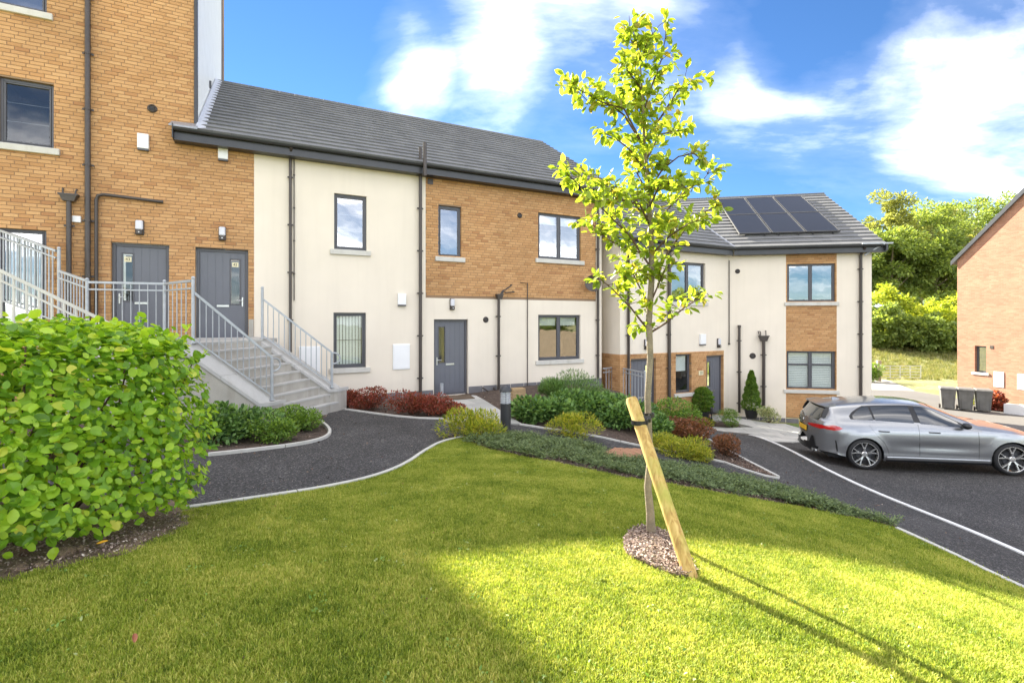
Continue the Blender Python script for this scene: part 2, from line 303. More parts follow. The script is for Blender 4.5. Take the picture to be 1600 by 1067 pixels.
_n = len(_c); _K = _phi(((_c[:, None, :2] - _c[None, :, :2]) ** 2).sum(-1)) + np.eye(_n) * 0.12
_P = np.hstack([np.ones((_n, 1)), _c[:, :2]]); _A = np.zeros((_n + 3, _n + 3)); _A[:_n, :_n] = _K; _A[:_n, _n:] = _P; _A[_n:, :_n] = _P.T
_w = np.linalg.solve(_A, np.concatenate([_c[:, 2], np.zeros(3)]))
def Hs(X, Y):
    X = np.asarray(X, float); Y = np.asarray(Y, float)
    r2 = (X[..., None] - _c[:, 0]) ** 2 + (Y[..., None] - _c[:, 1]) ** 2
    z = (_phi(r2) * _w[:_n]).sum(-1) + _w[_n] + _w[_n + 1] * X + _w[_n + 2] * Y
    far = np.clip((np.hypot(X - 20, Y - 20) - 45) / 25, 0, 1)
    z = z * (1 - far) + (-4.2) * far
    hill = np.clip((Y - 44) / 60, 0, 1) * np.clip((X - 12) / 15, 0, 1)
    return z + 5.5 * hill
def H(x, y): return float(Hs(np.array([x]), np.array([y]))[0])
def G(px, py):
    """the point of the ground that a direction meets"""
    lo, hi = 0.8, 90.0
    for _ in range(50):
        m = (lo + hi) / 2
        if (py - HY) / F * m + H((px - CX) / F * m, m) > 0: hi = m
        else: lo = m
    return ((px - CX) / F * lo, lo)
def P3(x, y, dz=0): return Vector((x, y, H(x, y) + dz))
def gp(px, py, dz=0): return P3(*G(px, py), dz)

def smooth_poly(p, it=1, closed=True):
    for _ in range(it):
        q = []; n = len(p)
        for i in range(n if closed else n - 1):
            a, b = p[i], p[(i + 1) % n]; q += [(a[0] * .75 + b[0] * .25, a[1] * .75 + b[1] * .25), (a[0] * .25 + b[0] * .75, a[1] * .25 + b[1] * .75)]
        if not closed: q = [p[0]] + q + [p[-1]]
        p = q
    return p
def densify(p, step, closed=True):
    q = []; n = len(p)
    for i in range(n if closed else n - 1):
        a, b = p[i], p[(i + 1) % n]; k = max(1, int(math.hypot(b[0] - a[0], b[1] - a[1]) / step))
        q += [(a[0] + (b[0] - a[0]) * j / k, a[1] + (b[1] - a[1]) * j / k) for j in range(k)]
    if not closed: q.append(p[-1])
    return q
def inside(pts, poly):
    x, y = pts[:, 0], pts[:, 1]; r = np.zeros(len(pts), bool); n = len(poly)
    for i in range(n):
        (x1, y1), (x2, y2) = poly[i], poly[(i + 1) % n]
        if y1 == y2: continue
        c = ((y1 > y) != (y2 > y)) & (x < (x2 - x1) * (y - y1) / (y2 - y1) + x1); r ^= c
    return r
def drape(poly, step=0.25, off=0.0, relief=0.0):
    """a sheet over the terrain bounded by poly, with a short skirt"""
    b = densify(poly, step); xs = [p[0] for p in b]; ys = [p[1] for p in b]
    gx, gy = np.meshgrid(np.arange(min(xs), max(xs), step), np.arange(min(ys), max(ys), step)); g = np.stack([gx.ravel(), gy.ravel()], 1)
    g = g + (np.random.RandomState(3).rand(*g.shape) - .5) * step * .3
    g = g[inside(g, b)]
    ba = np.array(b); 
    if len(g): 
        d = np.min(((g[:, None] - ba[None]) ** 2).sum(-1), 1); g = g[d > (step * .35) ** 2]
    vs = [Vector(p) for p in b] + [Vector(p) for p in g.tolist()]
    v, e, f, *_ = delaunay_2d_cdt(vs, [], [list(range(len(b)))], 1, 1e-5)
    va = np.array([(p.x, p.y) for p in v]); z = Hs(va[:, 0], va[:, 1]) + off
    if relief:
        from mathutils import noise
        z = z + np.array([relief * noise.noise((p.x * 6, p.y * 6, 0)) + relief * .6 * noise.noise((p.x * 17, p.y * 17, 3)) for p in v])
    mb = MB(); mb.v = [(float(a), float(c), float(h)) for (a, c), h in zip(va, z)]
    mb.f = []
    for t in f:
        a, b_, c = [va[i] for i in t[:3]]
        cr = (b_[0] - a[0]) * (c[1] - a[1]) - (b_[1] - a[1]) * (c[0] - a[0])
        mb.f.append(tuple(t) if cr > 0 else tuple(t)[::-1])
    ec = {}
    for t in mb.f:
        for i in range(len(t)):
            k = (t[i], t[(i + 1) % len(t)]); ec[k] = 1
    for (i, j) in list(ec):
        if (j, i) not in ec:
            n = len(mb.v); mb.v += [(mb.v[i][0], mb.v[i][1], mb.v[i][2] - .12), (mb.v[j][0], mb.v[j][1], mb.v[j][2] - .12)]; mb.f.append((j, i, n, n + 1))
    return mb
def sheet(name, poly, mat, step=0.25, off=0.0, relief=0.0, kind='structure', label=None):
    o = drape(poly, step, off, relief).build(name, mat, None, smooth=False, fix=False)
    if label: o['label'] = label
    o['kind'] = kind; return o

# ------------------------------------------------------------------ ground sheets
def base_ground():
    xs = np.concatenate([np.linspace(-400, -40, 10)[:-1], np.arange(-40, 90, 1.5), np.linspace(90, 600, 12)])
    ys = np.concatenate([np.linspace(-300, -20, 6)[:-1], np.arange(-20, 110, 1.5), np.linspace(110, 700, 12)])
    gx, gy = np.meshgrid(xs, ys); z = Hs(gx, gy) - np.clip((50 - np.hypot(gx, gy)) / 20, 0, 1) * 0.12 - 0.02
    v = np.stack([gx.ravel(), gy.ravel(), z.ravel()], 1); nx = len(xs)
    f = [(j * nx + i, j * nx + i + 1, (j + 1) * nx + i + 1, (j + 1) * nx + i) for j in range(len(ys) - 1) for i in range(nx - 1)]
    mb = MB(); mb.v = [tuple(map(float, p)) for p in v]; mb.f = f
    tag(mb.build('meadow_ground', mt['field'], fix=False, smooth='all'), 'rough meadow ground beyond the houses', kind='structure')
base_ground()
g = lambda L: [G(*p) for p in L]
PATH_EDGE = smooth_poly(g([(285,797),(400,780),(500,765),(580,748),(632,728),(664,705),(690,691),(722,684)]), 2, closed=False)
JUN_LOW = g([(722,684),(760,702),(820,715),(900,730),(970,746),(1050,758),(1150,776),(1250,793),(1330,809),(1400,826)])
LAWN = PATH_EDGE + JUN_LOW[1:] + g([(1500,872),(1600,920)]) + [(5.6,3.4),(5.6,-2),(-6,-2),(-5.2,1.2)] + g([(0,908),(100,886),(200,864),(285,826)])
lawn = sheet('lawn', LAWN, mt['turf'], 0.2, 0.0, 0.006, label='mown grass lawn sloping down to the right')
SOIL = [(-9.5,2.5),(-3,1.5),(-1,5.5),(1,5.5),(4.5,4.8),(5.3,5.4),(6.9,9),(7.6,16),(7.9,17.9),(3.6,16.0),(3.2,16.9),(-7.2,11.6),(-9.6,9.5)]
sheet('planting_soil', SOIL, mt['soil'], 0.22, -0.035, 0.012, label='dark mulched soil of the planting beds')
HEDGE_SOIL = [(-5.4,0.9)] + g([(0,912),(100,889),(200,867),(288,829)]) + [(-2.75,4.35),(-3.2,4.75),(-5.6,4.9),(-7,2.2)]
sheet('hedge_soil', HEDGE_SOIL, mt['soil_hedge'], 0.07, 0.012, 0.022, label='dry stony brown soil under the big hedge')
BED_TIP = smooth_poly(g([(325,711),(400,703),(470,694),(505,686),(517,677),(513,668),(500,658)]), 2, closed=False)
KERB_FAR = g([(517,637),(545,640),(580,645),(620,650),(655,653),(690,654),(704,660)])
PATH = PATH_EDGE[:-1] + g([(722,684),(740,690),(800,682),(850,682),(940,696),(1015,712),(1075,726),(1130,738),(1250,776),(1400,826),(1500,872),(1600,920)]) + [(5.6,3.4),(6.1,3.4)] + \
    g([(1600,865),(1420,790),(1280,727),(1171,679),(1104,671),(1100,682),(1121,696),(1146,709),(1168,721),(1190,732),(1218,747),(1195,743),(1165,734),(1132,722),(1114,718),(1000,696),(940,683),(850,669),(812,663)]) + \
    KERB_FAR[::-1] + g([(510,650)]) + BED_TIP[::-1] + [(-6.4,7.6),(-7.2,6.0)]
sheet('asphalt_path', PATH, mt['asphalt'], 0.22, -0.012, label='black asphalt footpath curving past the lawn')
ROADP = g([(1600,865),(1420,790),(1280,727),(1171,679),(1206,690),(1255,691),(1330,691)]) + [(13.2,14.2),(17,15.4),(30,14.5),(42,8),(42,-6),(6.3,-6),(6.1,3.4)]
sheet('parking_asphalt', ROADP, mt['asphalt'], 0.35, -0.006, label='black asphalt parking area under the grey car')
FAR_ROAD = [(13.2,14.2),(13.4,22),(16.0,27.5),(20.5,31.5),(25.2,31.5),(25.0,27.2),(26.2,20.0),(36,10),(42,8),(30,14.5),(17,15.4)]
sheet('access_road', FAR_ROAD, mt['road'], 0.6, -0.002, label='pale worn access road behind the car')
sheet('gravel_track', [(19.5,31.0),(25.2,30.8),(28.5,37),(30,44),(27.6,44),(24.5,36)], mt['gravel'], 0.6, 0.004, label='gravel track leading to the field gate')
sheet('verge_grass', [(13.6,22.2),(16.0,27.6),(20.4,31.4),(24.3,36),(22,37),(13.6,33)], mt['turf'], 0.6, 0.004, label='mown grass verge beside the field gate')
# kerbs: runs of short concrete edgings, every length a piece of its own
def kerb(name, line, w=0.05, h=0.035, label=None, L=0.9, mat='kerb', off=0.0):
    root = thing(name, None, None, (*line[0], H(*line[0]))); root['kind'] = 'structure'
    if label: root['label'] = label
    q = densify(line, 0.12, closed=False); n = max(2, int(round(L / 0.12)))
    for i in range(0, len(q) - 1, n):
        seg = q[i:i + n + 1]
        if len(seg) < 2: continue
        mb = MB(root.location); rings = []
        for k, p in enumerate(seg):
            a = Vector(seg[max(k - 1, 0)]); b = Vector(seg[min(k + 1, len(seg) - 1)]); d = (b - a).normalized(); nn = Vector((-d.y, d.x)) * w / 2
            t = 0.006 * (1 if k == 0 else -1 if k == len(seg) - 1 else 0)
            c = Vector(p) + d * t; z = H(*p) + off
            rings.append([(c.x + nn.x, c.y + nn.y, z - .1), (c.x + nn.x, c.y + nn.y, z + h - .004), (c.x + nn.x * .8, c.y + nn.y * .8, z + h), (c.x - nn.x * .8, c.y - nn.y * .8, z + h), (c.x - nn.x, c.y - nn.y, z + h - .004), (c.x - nn.x, c.y - nn.y, z - .1)])
        vs = [v for r in rings for v in r]; m = 6
        fs = [(j * m + i_, j * m + i_ + 1, (j + 1) * m + i_ + 1, (j + 1) * m + i_) for j in range(len(rings) - 1) for i_ in range(m - 1)] + [tuple(range(m)), tuple(range((len(rings) - 1) * m, len(rings) * m))[::-1]]
        mb.add(vs, fs).build('edging_stone', mt[mat], root)
    return root
kerb('lawn_kerb', PATH_EDGE, label='curved pale kerb between the lawn and the path')
kerb('bed_kerb', BED_TIP, label='curved pale kerb round the bed by the steps')
kerb('far_kerb', KERB_FAR, label='pale kerb in front of the red shrubs', h=0.02)
kerb('shrub_bed_kerb', g([(812,663),(850,669),(940,683),(1000,696),(1114,718),(1132,722),(1165,734),(1195,743),(1217,747)]), label='pale kerb below the pointed bed', w=.04, h=.02)
kerb('pointed_bed_kerb', g([(1217,746),(1190,732),(1168,721),(1146,709),(1121,696),(1097,681)]), label='pale kerb above the pointed bed')
kerb('lawn_side_kerb', g([(1400,827),(1500,873),(1600,921)]) + [(5.55,3.4)], label='pale kerb along the right lawn edge')
kerb('parking_kerb', g([(1171,679),(1280,727),(1420,790),(1600,865)]) + [(6.15,3.4)], w=0.07, h=0.012, label='white flush kerb line beside the parking area', mat='line')
kerb('verge_kerb', [(13.6,22.2),(16.0,27.6),(20.4,31.4)], w=0.12, h=0.08, label='kerb along the far verge')

def clip_cell(poly, x0, x1, y0, y1):
    def clip(p, ax, v, keep):
        o = []
        for i in range(len(p)):
            a, b = p[i], p[(i + 1) % len(p)]; ia = keep(a[ax], v); ib = keep(b[ax], v)
            if ia: o.append(a)
            if ia != ib:
                t = (v - a[ax]) / (b[ax] - a[ax]); o.append((a[0] + (b[0] - a[0]) * t, a[1] + (b[1] - a[1]) * t))
        return o
    for ax, v, k in ((0, x0, lambda c, v: c >= v), (0, x1, lambda c, v: c <= v), (1, y0, lambda c, v: c >= v), (1, y1, lambda c, v: c <= v)):
        if len(poly) < 3: return []
        poly = clip(poly, ax, v, k)
    return poly
def area(p): return abs(sum(p[i][0] * p[(i + 1) % len(p)][1] - p[(i + 1) % len(p)][0] * p[i][1] for i in range(len(p)))) / 2 if len(p) > 2 else 0
def paving(name, poly, ang, sx, sy, label, off=0.02, zf=None):
    """separate slabs laid in rows and cut to the outline"""
    root = thing(name, None, None, (*poly[0], H(*poly[0]))); root['kind'] = 'structure'; root['label'] = label
    c, s = math.cos(ang), math.sin(ang); rot = lambda p: (p[0] * c + p[1] * s, -p[0] * s + p[1] * c); inv = lambda p: (p[0] * c - p[1] * s, p[0] * s + p[1] * c)
    q = [rot(p) for p in poly]; xs = [p[0] for p in q]; ys = [p[1] for p in q]; zf = zf or (lambda x, y: H(x, y) + off); i = 0; r = random.Random(4)
    y = min(ys)
    while y < max(ys):
        x = min(xs) - (sx / 2 if i % 2 else 0)
        while x < max(xs):
            cell = clip_cell(q, x + .004, x + sx - .004, y + .004, y + sy - .004)
            if area(cell) > 0.01:
                w = [inv(p) for p in cell]; dz = r.uniform(-.002, .002)
                mb = MB(root.location); mb.quadprism([(a, b, zf(a, b) - .05) for a, b in w], [(a, b, zf(a, b) + dz) for a, b in w]); mb.build('paving_slab', mt['paving'], root)
            x += sx
        y += sy; i += 1
    return root
TH = R(26.87)
DOORPATH = g([(672,622),(742,618),(815,663),(708,663)])
paving('door_path', DOORPATH, TH, 0.45, 0.6, 'pale slab path leading to the ground floor front door')
sheet('door_path_bedding', DOORPATH, mt['kerb'], 0.3, 0.008)
HPAV = g([(1100,671),(1170,678),(1206,690),(1255,691),(1335,690)]) + [(13.3,17.2),(12.6,17.2)] + g([(1262,664),(1205,662),(1160,655),(1125,649),(1108,648),(1112,656),(1145,660),(1178,668),(1140,669),(1103,667)])
paving('house_pavement', HPAV, R(-10.4), 0.6, 0.6, 'pale slab pavement in front of the far house')
sheet('pavement_bedding', HPAV, mt['kerb'], 0.3, 0.008)
sheet('grass_patch', g([(1228,663),(1262,664),(1300,672),(1262,673)]), mt['turf'], 0.2, 0.03)

# ------------------------------------------------------------------ wall frames
class Wall:
    """a vertical wall plane: s metres along it, z up; px/py read off the photograph"""
    def __init__(w, P0, ang): w.P = Vector(P0); w.a = ang; w.d = Vector((math.cos(ang), math.sin(ang)))
    def s(w, px):
        u = (px - CX) / F; return (u * w.P.y - w.P.x) / (w.d.x - u * w.d.y)
    def z(w, px, py): return (HY - py) / F * (w.P.y + w.d.y * w.s(px))
    def pt(w, s, y=0): return (w.P.x + w.d.x * s - w.d.y * y, w.P.y + w.d.y * s + w.d.x * y)
def proj(x, y, z): return (CX + F * x / max(y, .1), HY - F * z / max(y, .1))
A = Wall((-1.792, 13.8), TH)                      # tower and main house
HA = Wall((3.51, 16.0), TH)                       # second house, first part
CB = HA.pt(5.07)
HB = Wall(CB, R(-10.4))                           # second house, bent part
def cells(rect, holes, grow=0.0):
    x0, x1, z0, z1 = rect; hs = [(a - grow, b + grow, c - grow, d + grow) for a, b, c, d in holes]
    xs = sorted({x0, x1} | {v for h in hs for v in h[:2] if x0 < v < x1}); zs = sorted({z0, z1} | {v for h in hs for v in h[2:] if z0 < v < z1}); out = []
    for i in range(len(xs) - 1):
        for j in range(len(zs) - 1):
            cx_, cz = (xs[i] + xs[i + 1]) / 2, (zs[j] + zs[j + 1]) / 2
            if not any(a < cx_ < b and c < cz < d for a, b, c, d in hs): out.append((xs[i], xs[i + 1], zs[j], zs[j + 1]))
    return out, hs
def wall_mesh(mb, rect, holes, y=0.0, depth=0.13, grow=0.0):
    cs, hs = cells(rect, holes, grow)
    for a, b, c, d in cs: mb.add([(a, y, c), (b, y, c), (b, y, d), (a, y, d)], [(0, 1, 2, 3)])
    for a, b, c, d in hs:
        a_, b_, c_, d_ = max(a, rect[0]), min(b, rect[1]), max(c, rect[2]), min(d, rect[3])
        if a_ >= b_ or c_ >= d_: continue
        Y = y + depth
        if a > rect[0]: mb.add([(a_, y, c_), (a_, y, d_), (a_, Y, d_), (a_, Y, c_)], [(0, 1, 2, 3)])
        if b < rect[1]: mb.add([(b_, y, c_), (b_, Y, c_), (b_, Y, d_), (b_, y, d_)], [(0, 1, 2, 3)])
        mb.add([(a_, y, d_), (b_, y, d_), (b_, Y, d_), (a_, Y, d_)], [(0, 1, 2, 3)]); mb.add([(a_, y, c_), (a_, Y, c_), (b_, Y, c_), (b_, y, c_)], [(0, 1, 2, 3)])
def wall_part(name, mat, parent, rect, holes, **k):
    mb = MB(); wall_mesh(mb, rect, holes, **k); return mb.build(name, mat, parent, fix=False)
UNIT = {}
def unit_piece(kind):
    if kind not in UNIT:
        mb = MB(); c = 0.03 if kind == 'brick' else 0.02
        UNIT[kind] = mb
    return UNIT[kind]
def scatter_pieces(items, name, stuffname, mat, parent, mesh, world_of, limit=300, label=None):
    """items: (matrix in parent space); the pieces that show largest become parts, the rest one joined part"""
    P = parent.matrix_world if parent.parent is None else parent.parent.matrix_basis @ parent.matrix_basis
    root = parent
    Mx = Matrix.Identity(4); o = parent
    while o: Mx = Matrix.Translation(o.location) @ Matrix.Rotation(o.rotation_euler.z, 4, 'Z') @ Mx; o = o.parent
    sc = []
    for i, m in enumerate(items):
        c = Mx @ m.translation; px, py = proj(*c) if c.y > .5 else (-999, -999)
        vis = -20 < px < 1620 and -20 < py < 1087
        sc.append((-(1.0 / max(c.y, .1)) if vis else 1, i))
    sc.sort(); single = {i for s_, i in sc[:limit] if s_ < 0}
    for i in single:
        o = bpy.data.objects.new(name, mesh); col.objects.link(o); o.parent = parent; o.matrix_basis = items[i]
    rest = [items[i] for i in range(len(items)) if i not in single]
    if rest:
        n = len(mesh.vertices); v0 = np.empty(n * 3); mesh.vertices.foreach_get('co', v0); v0 = np.hstack([v0.reshape(-1, 3), np.ones((n, 1))])
        fs0 = [tuple(p.vertices) for p in mesh.polygons]; V = []; Fc = []
        for k, m in enumerate(rest):
            V.append((v0 @ np.array(m).T)[:, :3]); Fc += [tuple(a + k * n for a in f) for f in fs0]
        V = np.concatenate(V); me = bpy.data.meshes.new(stuffname); me.from_pydata(V.tolist(), [], Fc); me.update(); me.materials.append(mat)
        o = link(stuffname, me, None, parent); o['kind'] = 'stuff'
def brick_mesh():
    # unit: x 0..1 (scaled to the brick length), real height and depth, chamfered arrises
    h, dp, c = 0.065, 0.11, 0.004; cxn = 0.02
    v = [(cxn, 0, c), (1 - cxn, 0, c), (1 - cxn, 0, h - c), (cxn, 0, h - c), (0, c, 0), (1, c, 0), (1, c, h), (0, c, h), (0, dp, 0), (1, dp, 0), (1, dp, h), (0, dp, h)]
    f = [(0, 1, 2, 3), (0, 4, 5, 1), (1, 5, 6, 2), (2, 6, 7, 3), (3, 7, 4, 0), (4, 8, 9, 5), (5, 9, 10, 6), (6, 10, 11, 7), (7, 11, 8, 4)]
    me = bpy.data.meshes.new('brick'); me.from_pydata(v, [], f); me.update(); me.materials.append(mt['brick']); return me
BRICK = brick_mesh()
def brick_wall(parent, rect, holes, limit=300, name='brick_wall', zphase=0.0, seed=1, extra=None):
    w = wall_part(name, mt['mortar'], parent, rect, holes, y=0.009, depth=0.11, grow=0.006)
    r = random.Random(seed); x0, x1, z0, z1 = rect; items = []
    k0 = math.floor((z0 - zphase) / .075)
    k = k0
    while zphase + k * .075 < z1 - .01:
        zb = zphase + k * .075; zc = zb + .0325
        if zb < z0 - .001: k += 1; continue
        iv = [(x0, x1)]
        for a, b, c, d in holes:
            if c < zc < d:
                n = []
                for p, q in iv:
                    if b <= p or a >= q: n.append((p, q)); continue
                    if a > p: n.append((p, a))
                    if b < q: n.append((b, q))
                iv = n
        off = (0, .1125, .056, .169)[(k * 7 + (k // 3)) % 4] if k % 2 else (.1125, 0, .169)[(k // 2) % 3]
        for p, q in iv:
            x = math.floor((p - off) / .225) * .225 + off
            while x < q:
                a, b = max(x, p), min(x + .215, q)
                if b - a > .02:
                    m = Matrix.Translation((a, r.uniform(-.0015, .0015), zb + .005)) @ Matrix.Diagonal((b - a, 1, min(1, (z1 - zb - .005) / .065), 1))
                    items.append(m)
                x += .225
        k += 1
    scatter_pieces(items, 'brick', 'bricks', mt['brick'], w, BRICK, None, limit)
    return w

# ------------------------------------------------------------------ fittings, all in wall space (x along, y into the wall, z up)
def window(parent, s0, s1, z0, z1, panes=1, y=0.075, blind=None, sill=True, bars=(1/3, 2/3), glass='glass', transom=None, sill_out=0.06, sill_over=0.1, room=True, sash=True):
    fr = MB(); w = 0.055
    fr.bbox(s0, s0 + w, y, y + .07, z0, z1); fr.bbox(s1 - w, s1, y, y + .07, z0, z1); fr.bbox(s0 + w, s1 - w, y, y + .07, z1 - w, z1); fr.bbox(s0 + w, s1 - w, y, y + .07, z0, z0 + w)
    wd = (s1 - s0) / panes
    for i in range(1, panes): fr.bbox(s0 + wd * i - w * .45, s0 + wd * i + w * .45, y + .003, y + .067, z0 + w, z1 - w)
    f = fr.build('window', mt['frame'], parent)
    for i in range(panes):
        a = s0 + wd * i + (w if i == 0 else w * .45); b = s0 + wd * (i + 1) - (w if i == panes - 1 else w * .45); c, d = z0 + w, z1 - w
        if sash:
            sb = MB(); t = .032; ys = y - .006
            sb.bbox(a + .004, a + t, ys, y + .05, c + .004, d - .004); sb.bbox(b - t, b - .004, ys, y + .05, c + .004, d - .004); sb.bbox(a + t, b - t, ys, y + .05, d - t, d - .004); sb.bbox(a + t, b - t, ys, y + .05, c + .004, c + t)
            if transom: sb.bbox(a + t, b - t, ys, y + .05, c + (d - c) * transom - .025, c + (d - c) * transom + .025)
            sb.build('sash', mt['frame'], f); a += t; b -= t; c += t; d -= t
        gl = MB(); gl.box(a, b, y + .028, y + .034, c, d); gl.build('pane', mt[glass], f)
        if bars:
            bb = MB()
            for q in bars: bb.box(a, b, y + .036, y + .042, c + (d - c) * q - .006, c + (d - c) * q + .006)
            bb.build('glazing_bar', mt['frame'], f)
        if blind == 'roller':
            MB().box(a + .01, b - .01, y + .1, y + .104, c + (d - c) * .8, d).build('roller_blind', mt['blind'], f)
        if blind == 'half':
            MB().box(a + .01, b - .01, y + .1, y + .104, c + (d - c) * .55, d).build('roller_blind', mt['blind'], f)
        if blind == 'vertical':
            n = max(3, int((b - a) / .075)); vb = MB()
            for k in range(n):
                x = a + (b - a) * (k + .5) / n; vb.add([(x - .034, y + .085, c), (x + .034, y + .105, c), (x + .034, y + .105, d), (x - .034, y + .085, d)], [(0, 1, 2, 3)])
            vb.build('vertical_blind', mt['blind'], f)
        if blind == 'shutter':
            for lo, hi in ((c, c + (d - c) * (transom or .66) - .04), (c + (d - c) * (transom or .66) + .02, d)):
                sh = MB(); sh.box(a, a + .04, y + .08, y + .11, lo, hi); sh.box(b - .04, b, y + .08, y + .11, lo, hi); sh.box(a + .04, b - .04, y + .08, y + .11, lo, lo + .05); sh.box(a + .04, b - .04, y + .08, y + .11, hi - .04, hi)
                k = lo + .06
                while k < hi - .06: sh.add([(a + .04, y + .08, k), (b - .04, y + .08, k), (b - .04, y + .1, k + .052), (a + .04, y + .1, k + .052)], [(0, 1, 2, 3)]); k += .064
                sh.build('shutter', mt['blind'], f)
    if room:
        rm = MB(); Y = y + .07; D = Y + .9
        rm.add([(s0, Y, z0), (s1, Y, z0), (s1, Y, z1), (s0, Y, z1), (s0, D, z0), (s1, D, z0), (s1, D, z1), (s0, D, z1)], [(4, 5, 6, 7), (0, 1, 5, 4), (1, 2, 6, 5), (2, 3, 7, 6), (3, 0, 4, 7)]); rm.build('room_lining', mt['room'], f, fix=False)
    if sill:
        sl = MB(); sl.bbox(s0 - sill_over, s1 + sill_over, -sill_out, y, z0 - .13, z0, .008); sl.build('window_sill', mt['sill'], parent)
    return f
def door(parent, s0, s1, z0, z1, hinge='right', slot='left', y=0.1, number=None, letter=True, fullslot=False, cable=False):
    fr = MB(); w = .065
    fr.bbox(s0, s0 + w, y, y + .08, z0, z1); fr.bbox(s1 - w, s1, y, y + .08, z0, z1); fr.bbox(s0 + w, s1 - w, y, y + .08, z1 - w, z1); fr.bbox(s0 + w, s1 - w, y - .03, y + .09, z0, z0 + .045)
    f = fr.build('door', mt['frame'], parent)
    a, b, c, d = s0 + w + .004, s1 - w - .004, z0 + .05, z1 - w - .004; H_ = d - c
    if slot == 'left': sa, sb = a + (b - a) * .13, a + (b - a) * .32
    else: sa, sb = a + (b - a) * .68, a + (b - a) * .87
    sz0, sz1 = c + H_ * (.43 if not fullslot else .5), d - H_ * .075
    slab = MB(); yy = y + .02
    # boarded slab: vertical boards with v-joints
    nb = 6; bw = (b - a) / nb
    for i in range(nb):
        p, q = a + i * bw, a + (i + 1) * bw
        for lo, hi in ((c, sz0), (sz0, sz1), (sz1, d)):
            segs = [(p, q)]
            if lo == sz0:
                segs = []
                if p < sa: segs.append((p, min(q, sa)))
                if q > sb: segs.append((max(p, sb), q))
            for u, v in segs:
                if v - u > .004:
                    e0 = .003 if u == p else 0; e1 = .003 if v == q else 0
                    slab.box(u + e0, v - e1, yy, yy + .04, lo, hi)
    slab.box(a, sa - .001, yy + .006, yy + .043, c, d); slab.box(sb + .001, b, yy + .006, yy + .043, c, d); slab.box(sa, sb, yy + .006, yy + .043, c, sz0 - .001); slab.box(sa, sb, yy + .006, yy + .043, sz1 + .001, d)
    slab.build('door_leaf', mt['door'], f)
    tr = MB(); t = .028
    tr.bbox(sa - t, sa, yy - .012, yy + .01, sz0 - t, sz1 + t); tr.bbox(sb, sb + t, yy - .012, yy + .01, sz0 - t, sz1 + t); tr.bbox(sa, sb, yy - .012, yy + .01, sz1, sz1 + t); tr.bbox(sa, sb, yy - .012, yy + .01, sz0 - t, sz0); tr.build('pane_trim', mt['frame'], f)
    MB().box(sa, sb, yy + .012, yy + .018, sz0, sz1).build('pane', mt['glass_dark'], f)
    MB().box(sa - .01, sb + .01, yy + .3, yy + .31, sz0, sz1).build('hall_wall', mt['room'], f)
    if letter: MB().bbox((a + b) / 2 - .125, (a + b) / 2 + .125, yy - .014, yy - .001, c + H_ * .40 - .02, c + H_ * .40 + .03, .004).build('letter_plate', mt['steel'], f)
    hx = a + .055 if slot == 'left' else b - .055; sgn = 1 if slot == 'left' else -1
    hb = MB(); hb.bbox(hx - .016, hx + .016, yy - .012, yy - .001, c + H_ * .45 - .11, c + H_ * .45 + .11, .004); zz = c + H_ * .45 + .03
    hb.tube([(hx, yy - .01, zz), (hx, yy - .045, zz), (hx + sgn * .02, yy - .052, zz), (hx + sgn * .12, yy - .05, zz)], .009, 8); hb.build('handle', mt['steel'], f, smooth=True)
    if number:
        pl = MB().box(sa + .02, sb - .02, yy + .002, yy + .008, sz1 - .17, sz1 - .06).build('number_plate', mt['plate_cream'], f)
        text(number, .085, (sa + sb) / 2, yy, sz1 - .115, f, mt['ink'])
    return f
def text(s, size, x, y, z, parent, mat, name='door_number'):
    cu = bpy.data.curves.new(name, 'FONT'); cu.body = s; cu.size = size; cu.align_x = 'CENTER'; cu.align_y = 'CENTER'; cu.extrude = .0015
    o = bpy.data.objects.new(name, cu); col.objects.link(o); dg = bpy.context.evaluated_depsgraph_get(); me = bpy.data.meshes.new_from_object(o.evaluated_get(dg))
    bpy.data.objects.remove(o); me.materials.clear(); o = link(name, me, mat, parent); o.rotation_euler = (R(90), 0, 0); o.location = (x, y, z); return o
mt['plate_cream'] = M('cream_plate', (0.72, 0.65, 0.42), 0.5, var=.03, bump=0)
mt['ink'] = M('black_ink', (0.03, 0.03, 0.03), 0.6, var=.02, bump=0)
mt['lampglass'] = M('frosted_lamp_glass', (0.62, 0.62, 0.66), 0.3, var=.04, bump=0.02)
def lamp(parent, s, z, w=.13, h=.30):
    b = MB(); b.bbox(s - w / 2, s + w / 2, -.035, 0, z - h / 2, z + h / 2, .012); b.bbox(s - w * .38, s + w * .38, -.11, -.035, z - h / 2, z - h * .18, .015); o = b.build('wall_lamp', mt['pipe'], parent)
    g_ = MB(); g_.bbox(s - w * .42, s + w * .42, -.10, -.035, z - h * .17, z + h * .46, .02); g_.build('lamp_glass', mt['lampglass'], o); 
    sn = MB().sphere((s, -.112, z - h * .34), .014, 8, 6).build('sensor', mt['white'], o, smooth='all')
def whitebox(parent, s0, s1, z0, z1, d=.09, foot=True, name='vent_box'):
    o = MB().bbox(s0, s1, -d, 0, z0 + (.03 if foot else 0), z1, .008).build(name, mt['white'], parent)
    if foot: MB().bbox(s0 + .004, s1 - .004, -d + .006, 0, z0 - .01, z0 + .028, .004).build('box_base', mt['frame'], o)
def meter(parent, s0, s1, z0, z1):
    o = MB().bbox(s0, s1, -.03, 0, z0, z1, .006).build('meter_box', mt['white'], parent)
    MB().bbox(s0 + .025, s1 - .025, -.038, -.031, z0 + .025, z1 - .025, .004).build('meter_door', mt['white'], o)
